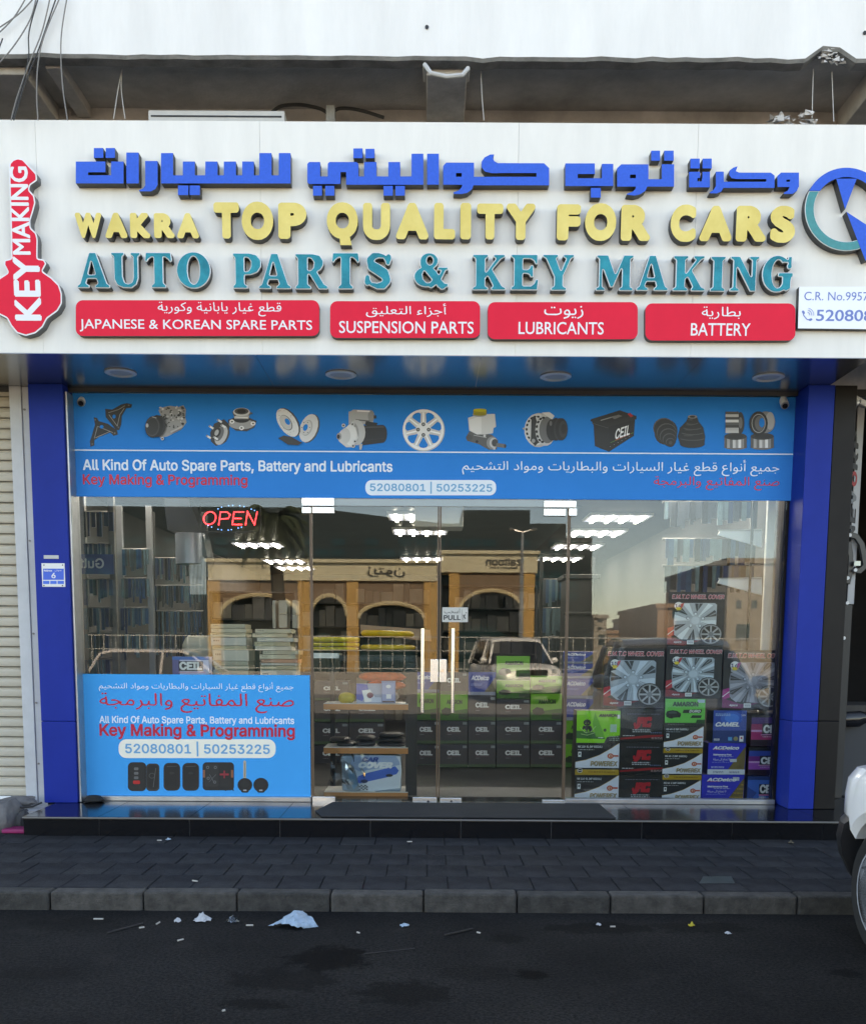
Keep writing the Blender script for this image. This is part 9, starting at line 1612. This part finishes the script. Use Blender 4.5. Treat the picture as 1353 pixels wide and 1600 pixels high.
mb = MB(); mb.box(-24, 26, Yw - .2, Yw, 0, .75); mb.build('base_wall', mat('kerb_wall_grey', (.34, .33, .32), .8, var=.2), wf)
for i in range(120): mb = None
mb = MB()
for z in (.85, 1.45, 1.9): mb.box(-24, 26, Yw - .12, Yw - .08, z, z + .03)
mb.build('rails', lgrey, wf)
mb = MB()
for i in range(125): mb.box(-24 + i * .4, -23.98 + i * .4, Yw - .12, Yw - .08, .75, 1.95)
mb.build('balusters', lgrey, wf)
lp_ = thing('street_lamp', 'slender double-armed street lamp across the road, mirrored in the right door', 'street lamp', tuple(mir(813, 1018, 34)))
a, b = mir(813, 1010, 34), mir(816, 832, 34); mb = MB(); mb.cyl((a.x, a.y, 0), (a.x, a.y, b.z), .09, 10, r2=.05); mb.build('pole', alu, lp_)
for s in (-1, 1): mb = MB(); mb.tube([(a.x, a.y, b.z), (a.x + s * .28, a.y, b.z + .08)], .03, 6); mb.lathe((a.x + s * .36, a.y, b.z + .1), [(.001, -.06), (.08, -.03), (.09, .03), (.001, .06)], n=10); mb.build('lamp_head', alu, lp_)
tb = thing('glass_block', 'big dark teal office block with a stepped roof behind the arcade, mirrored over the doors', 'building', tuple(mir(520, 1018, 62)))
A = [mir(x, y, 62) for x, y in ((60, 1018), (60, 790), (487, 793), (560, 802), (690, 818), (722, 818), (722, 797), (828, 797), (828, 818), (884, 818), (884, 840), (925, 840), (925, 1018))]
mb = MB(); mb.prism([(p.x, max(0, p.z) if i not in (0, 12) else 0) for i, p in enumerate(A)], A[0].y - 18, A[0].y); mb.build('walls', mat('dark_teal_cladding', (.006, .020, .025), .5, var=.3, scale=.25, stretch=(.3, 1, 2)), tb)
tw = mat('teal_glazing', (.012, .045, .055), .25)
for j in range(9):
    for i in range(34):
        if random.random() < .8:
            x = A[0].x + .8 + i * 1.0; z = 4.6 + j * .62
            if x < A[11].x - 1 and z + .5 < A[10].z: mb = MB(); mb.box(x, x + .8, A[0].y + .005, A[0].y + .03, z, z + .42); mb.build('window', tw, tb)
# low town beyond on the right
cols_ = [srgb(150, 140, 126), srgb(160, 130, 108), srgb(165, 160, 152), srgb(195, 190, 182), srgb(155, 130, 108)]
def house(nm, lb, x0, x1, ytop, V, c, wins=(), dep=10):
    t = thing(nm, lb, 'building', tuple(mir((x0 + x1) / 2, 1018, V)), 'town buildings beyond the road'); a, b = mir(x0, ytop, V), mir(x1, ytop, V); m_ = mat('town_%02x%02x' % (int(c[0] * 255), int(c[2] * 255)), c, .9, var=.12, scale=.6)
    mb = MB(); mb.box(a.x, b.x, a.y - dep, a.y, 0, a.z); mb.build('walls', m_, t); mb = MB(); mb.box(a.x - .15, b.x + .15, a.y - dep, a.y + .15, a.z + .001, a.z + .3); mb.build('cornice', m_, t)
    for (wx0, wy0, wx1, wy1) in wins:
        A, B = mir(wx0, wy0, V), mir(wx1, wy1, V); mb = MB(); mb.box(A.x, B.x, A.y - .1, A.y + .04, B.z, A.z); mb.build('window', win_d, t)
house('town_house', 'narrow pale house with balconies, mirrored right of the dark cabinet', 928, 948, 966, 85, cols_[2], [(934, 969, 941, 972), (934, 980, 941, 983), (935, 992, 944, 1008)])
house('town_house', 'low peach house with a flat roof, mirrored beside the narrow pale one', 949, 975, 990, 90, cols_[1], [(955, 996, 972, 1000)])
house('town_house', 'small peach block with a lower roof, mirrored in the right window', 976, 990, 984, 95, cols_[4])
house('town_house', 'white house with a dark roof box, mirrored left of the big peach block', 990, 1030, 968, 90, cols_[3], [(1006, 969, 1012, 973), (1008, 982, 1014, 992)])
house('town_block', 'large peach block with a dark strip window, mirrored behind the wheel covers', 1027, 1138, 950, 70, cols_[1], [(1050, 945 + 8, 1142, 966)], dep=14)
house('town_block', 'tall beige block with pointed wall panels, mirrored at the right window edge', 1138, 1240, 880, 62, cols_[0], [(1174, 938, 1182, 950), (1150, 938, 1157, 950), (1150, 975, 1170, 1000)], dep=16)
# palm tree mirrored between poster and doors
pm_ = thing('palm_tree', 'palm tree across the road, mirrored as a dark crown left of the doors', 'palm tree', tuple(mir(438, 1018, 26))); a = mir(446, 1000, 26); b = mir(428, 812, 26)
mb = MB(); mb.tube([(a.x, a.y, 0), (a.x - .05, a.y, 1.5), ((a.x + b.x) / 2 - .05, a.y, 3.0), (b.x, a.y, b.z)], [.24, .20, .17, .16], 10); mb.build('trunk', mat('palm_trunk', (.09, .07, .05), .9, var=.4, scale=10), pm_)
mb = MB(); r_ = random.Random(8)
for k in range(80):
    az = r_.uniform(0, 6.28); el = r_.uniform(-.7, .9); Lf = r_.uniform(.7, 1.15); pts = []
    for i in range(9):
        s = i / 8; r = Lf * s * math.cos(el) * (1 - .1 * s); pts.append(Vector((b.x + r * math.cos(az), a.y + r * math.sin(az), b.z + Lf * s * math.sin(el) - .5 * s * s)))
    for i in range(8):
        p, q_ = pts[i], pts[i + 1]; d = (q_ - p).normalized(); sd_ = d.cross(Vector((0, 0, 1))).normalized()
        for s in (-1, 1):
            for j in (0, .5): o_ = p.lerp(q_, j); tip = o_ + sd_ * s * .30 * (1 - i / 9) + d * .22 - Vector((0, 0, .16)); mb.add([o_, o_ + d * .06, tip], [(0, 1, 2)])
mb.build('fronds', mat('palm_green', (.035, .05, .02), .6), pm_)

# ------------------------------------------------------------------ sacks at the left, litter on road and pavement
sack = mat('sack_cloth', (.17, .16, .155), .9, var=.3, scale=12, bump=.5, bscale=30)
bag('sack', 'grey lumpy sack slumped at the left picture edge on the pavement', 'sack', (-30, 1256, 13, 1309), -.72, .35, sack, 41, amp=.35)
bag('cloth_bundle', 'grey knotted cloth bundle between the sack and the step', 'cloth', (12, 1270, 34, 1302), -.55, .25, mat('bundle_cloth', (.11, .105, .10), .9, var=.3, scale=8), 42, amp=.6)
bag('cloth_bundle', 'crumpled pale cloth under the white shutter rail', 'cloth', (2, 1248, 46, 1262), -.35, .2, sack, 43, amp=.7)
mb = MB(); c = P(22, 1299, -.75); mb.box(c.x - .09, c.x + .08, -.75, -.6, ZP, ZP + .03); tag(mb.build('pink_wrapper', ink(srgb(150, 30, 90)), origin=c, bevel=.008), 'magenta plastic wrapper squashed beneath the cloth bundle', 'wrapper')
lm = thing('rag_strap', 'twisted dark strap lying from the sack to the shutter guide', 'strap', tuple(P(30, 1258, -.4))); mb = MB(); mb.tube([P(-5, 1262, -.5), P(18, 1258, -.5), P(35, 1262, -.48), P(52, 1260, -.45), P(66, 1254, -.4)], .008, 6); mb.build('strap', cable_d, lm)
mb = MB(); mb.tube([P(12, 1270, -.6), P(16, 1290, -.62), P(26, 1300, -.62), P(31, 1303, -.6)], .007, 6); mb.build('strap', cable_m, lm)
base_ = mb = MB(); mb.box(-6.4, xl - .01, -.40, .3, 0, ZT - .03); tag(mb.build('shutter_threshold', conc_lt), kind='structure')
paper = mat('tissue_paper', (.44, .46, .48), .8, var=.1); plas = mat('blue_film', (.30, .42, .52), .45, var=.2, scale=20); but = mat('cigarette', (.42, .40, .36), .8)
def crumple(nm, lb, cat, x, y, wpx, hpx, m_, seed, z=0.):
    c = PZ(x, y, z); k = 1600 / (c.y + 8); r_ = random.Random(seed); N = 7; A = []
    for i in range(N):
        for j in range(N):
            u, v = i / (N - 1) - .5, j / (N - 1) - .5; rr = math.hypot(u, v); A.append((c.x + (u + r_.uniform(-.07, .07)) * wpx / k, c.y + (v + r_.uniform(-.07, .07)) * wpx * .9 / k, z + .004 + max(0, (.5 - rr)) * hpx * 1.9 / k * r_.uniform(.5, 1.1) + r_.uniform(0, .008)))
    mb = MB(); mb.add(A, [(i * N + j, (i + 1) * N + j, (i + 1) * N + j + 1, i * N + j + 1) for i in range(N - 1) for j in range(N - 1) if not (i in (0, N - 2) and j in (0, N - 2))])
    o = mb.build(nm, m_, origin=c); s = o.modifiers.new('thick', 'SOLIDIFY'); s.thickness = .0015; return tag(o, lb, cat)
crumple('crumpled_tissue', 'white crumpled tissue lump at the kerb foot', 'tissue', 317, 1439, 26, 17, paper, 1); crumple('crumpled_tissue', 'small white tissue scrap left of the bigger lump', 'tissue', 278, 1441, 11, 7, paper, 2)
r_ = random.Random(6); G_, NX, NY = [], 16, 9
for i in range(NX):
    for j in range(NY):
        u, v = i / (NX - 1), j / (NY - 1); xx = 431 + 57 * u; wd_ = math.sin(math.pi * min(1, u * .9 + .08)) ** .6; c = PZ(xx, 1448, 0)
        hh = max(0, 1 - abs(u - .5) * 2.1) * .062 * (1 - (v - .55) ** 2 * 2.2) + r_.uniform(0, .011) + .007 * abs(math.sin(u * 9 + v * 7 + r_.uniform(-.6, .6)))
        G_.append((c.x + (v - .5) * .07 + r_.uniform(-.006, .006), c.y + (v - .4) * .17 * wd_ + .03 * math.sin(u * 5) + r_.uniform(-.007, .007), .003 + max(0, hh) * (wd_ > .25)))
fb = MB(); fb.add(G_, [(i * NY + j, (i + 1) * NY + j, (i + 1) * NY + j + 1, i * NY + j + 1) for i in range(NX - 1) for j in range(NY - 1)])
o = fb.build('plastic_bag', plas, origin=PZ(457, 1448, 0)); tag(o, 'torn pale blue plastic bag lying on the road by the kerb', 'plastic bag')
crumple('plastic_scrap', 'faint clear plastic scrap between tissue and blue bag', 'scrap', 364, 1441, 22, 14, clear, 3); crumple('plastic_scrap', 'small greyish blue scrap right of the blue bag', 'scrap', 632, 1448, 14, 5, plas, 4)
for i, (x, y, w, h, c, lb) in enumerate([(935, 1447, 10, 6, paper, 'white paper crumb in front of the kerb right of centre'), (1080, 1448, 12, 9, mat('yellow_leaf', (.45, .36, .03), .6), 'yellow leaf litter near the kerb at the right'), (1137, 1460, 12, 3, paper, 'tiny pale scrap right of the yellow litter'), (1235, 1318, 10, 6, mat('brown_litter', (.10, .08, .05), .7), 'small brown leaf at the foot of the step, right'), (264, 1313, 10, 3, plas, 'blue fleck at the foot of the step')]):
    crumple('litter', lb, 'litter', x, y, w * .8, h * .8, c, 60 + i, ZP if y < 1400 else 0)
def stick(nm, lb, x0, y0, x1, y1, r, m_, z=0., cat='cigarette end', g=None):
    a, b = PZ(x0, y0, z), PZ(x1, y1, z); mb = MB(); mb.cyl((a.x, a.y, z + r), (b.x, b.y, z + r), r, 7); return tag(mb.build(nm, m_, origin=a), lb, cat, g)
g_ = 'cigarette ends on the ground'
for x, y, l, d, z, lb in [(147, 1437, 15, 0, 0, 'long white cigarette end left of the kerb joint'), (218, 1451, 8, -1, 0, 'short cigarette end beside the dark twig'), (278, 1471, 9, -2, 0, 'slanted cigarette end below the small tissue'), (245, 1445, 5, -3, 0, 'tiny cigarette end before the small tissue'), (385, 1447, 11, 0, 0, 'brownish cigarette end right of the clear scrap'), (301, 1377, 8, 1, ZP, 'cigarette end lying on the pavement pavers'), (558, 1458, 4, 1, 0, 'small filter stub right of the blue bag'), (246, 1314, 7, 0, ZP, 'filter end at the foot of the step'), (636, 1316, 8, 0, ZP, 'pale stub at the step foot near the middle'), (348, 1581, 4, -1, 0, 'lone stub near the bottom of the road'), (953, 1449, 8, 0, 0, 'cigarette end beside the white paper crumb'), (745, 1458, 5, 1, 0, 'stub in the middle of the road edge')]:
    stick('cigarette_end', lb, x, y, x + l, y + d, .0045, but, z, g=g_)
stick('twig', 'dark thin twig on the road at the left', 168, 1459, 224, 1444, .005, blk, cat='twig'); stick('wire_piece', 'straight dark wire running right from the oil stain', 570, 1491, 648, 1483, .003, blk, cat='wire'); stick('twig', 'dark twig lying right of the middle before the kerb', 694, 1463, 738, 1453, .006, blk, cat='twig')
mb = MB(); A = [PZ(x, y, ZP).to_tuple() for x, y in ((1092, 1381), (1098, 1370), (1142, 1370), (1148, 1381))]; mb.add([(a, b, ZP + .003) for a, b, _ in A], [(0, 1, 2, 3)]); tag(mb.build('service_cover', mat('cover_teal', (.03, .045, .045), .6, var=.3)), 'dull greenish square service cover set in the pavement', 'cover')
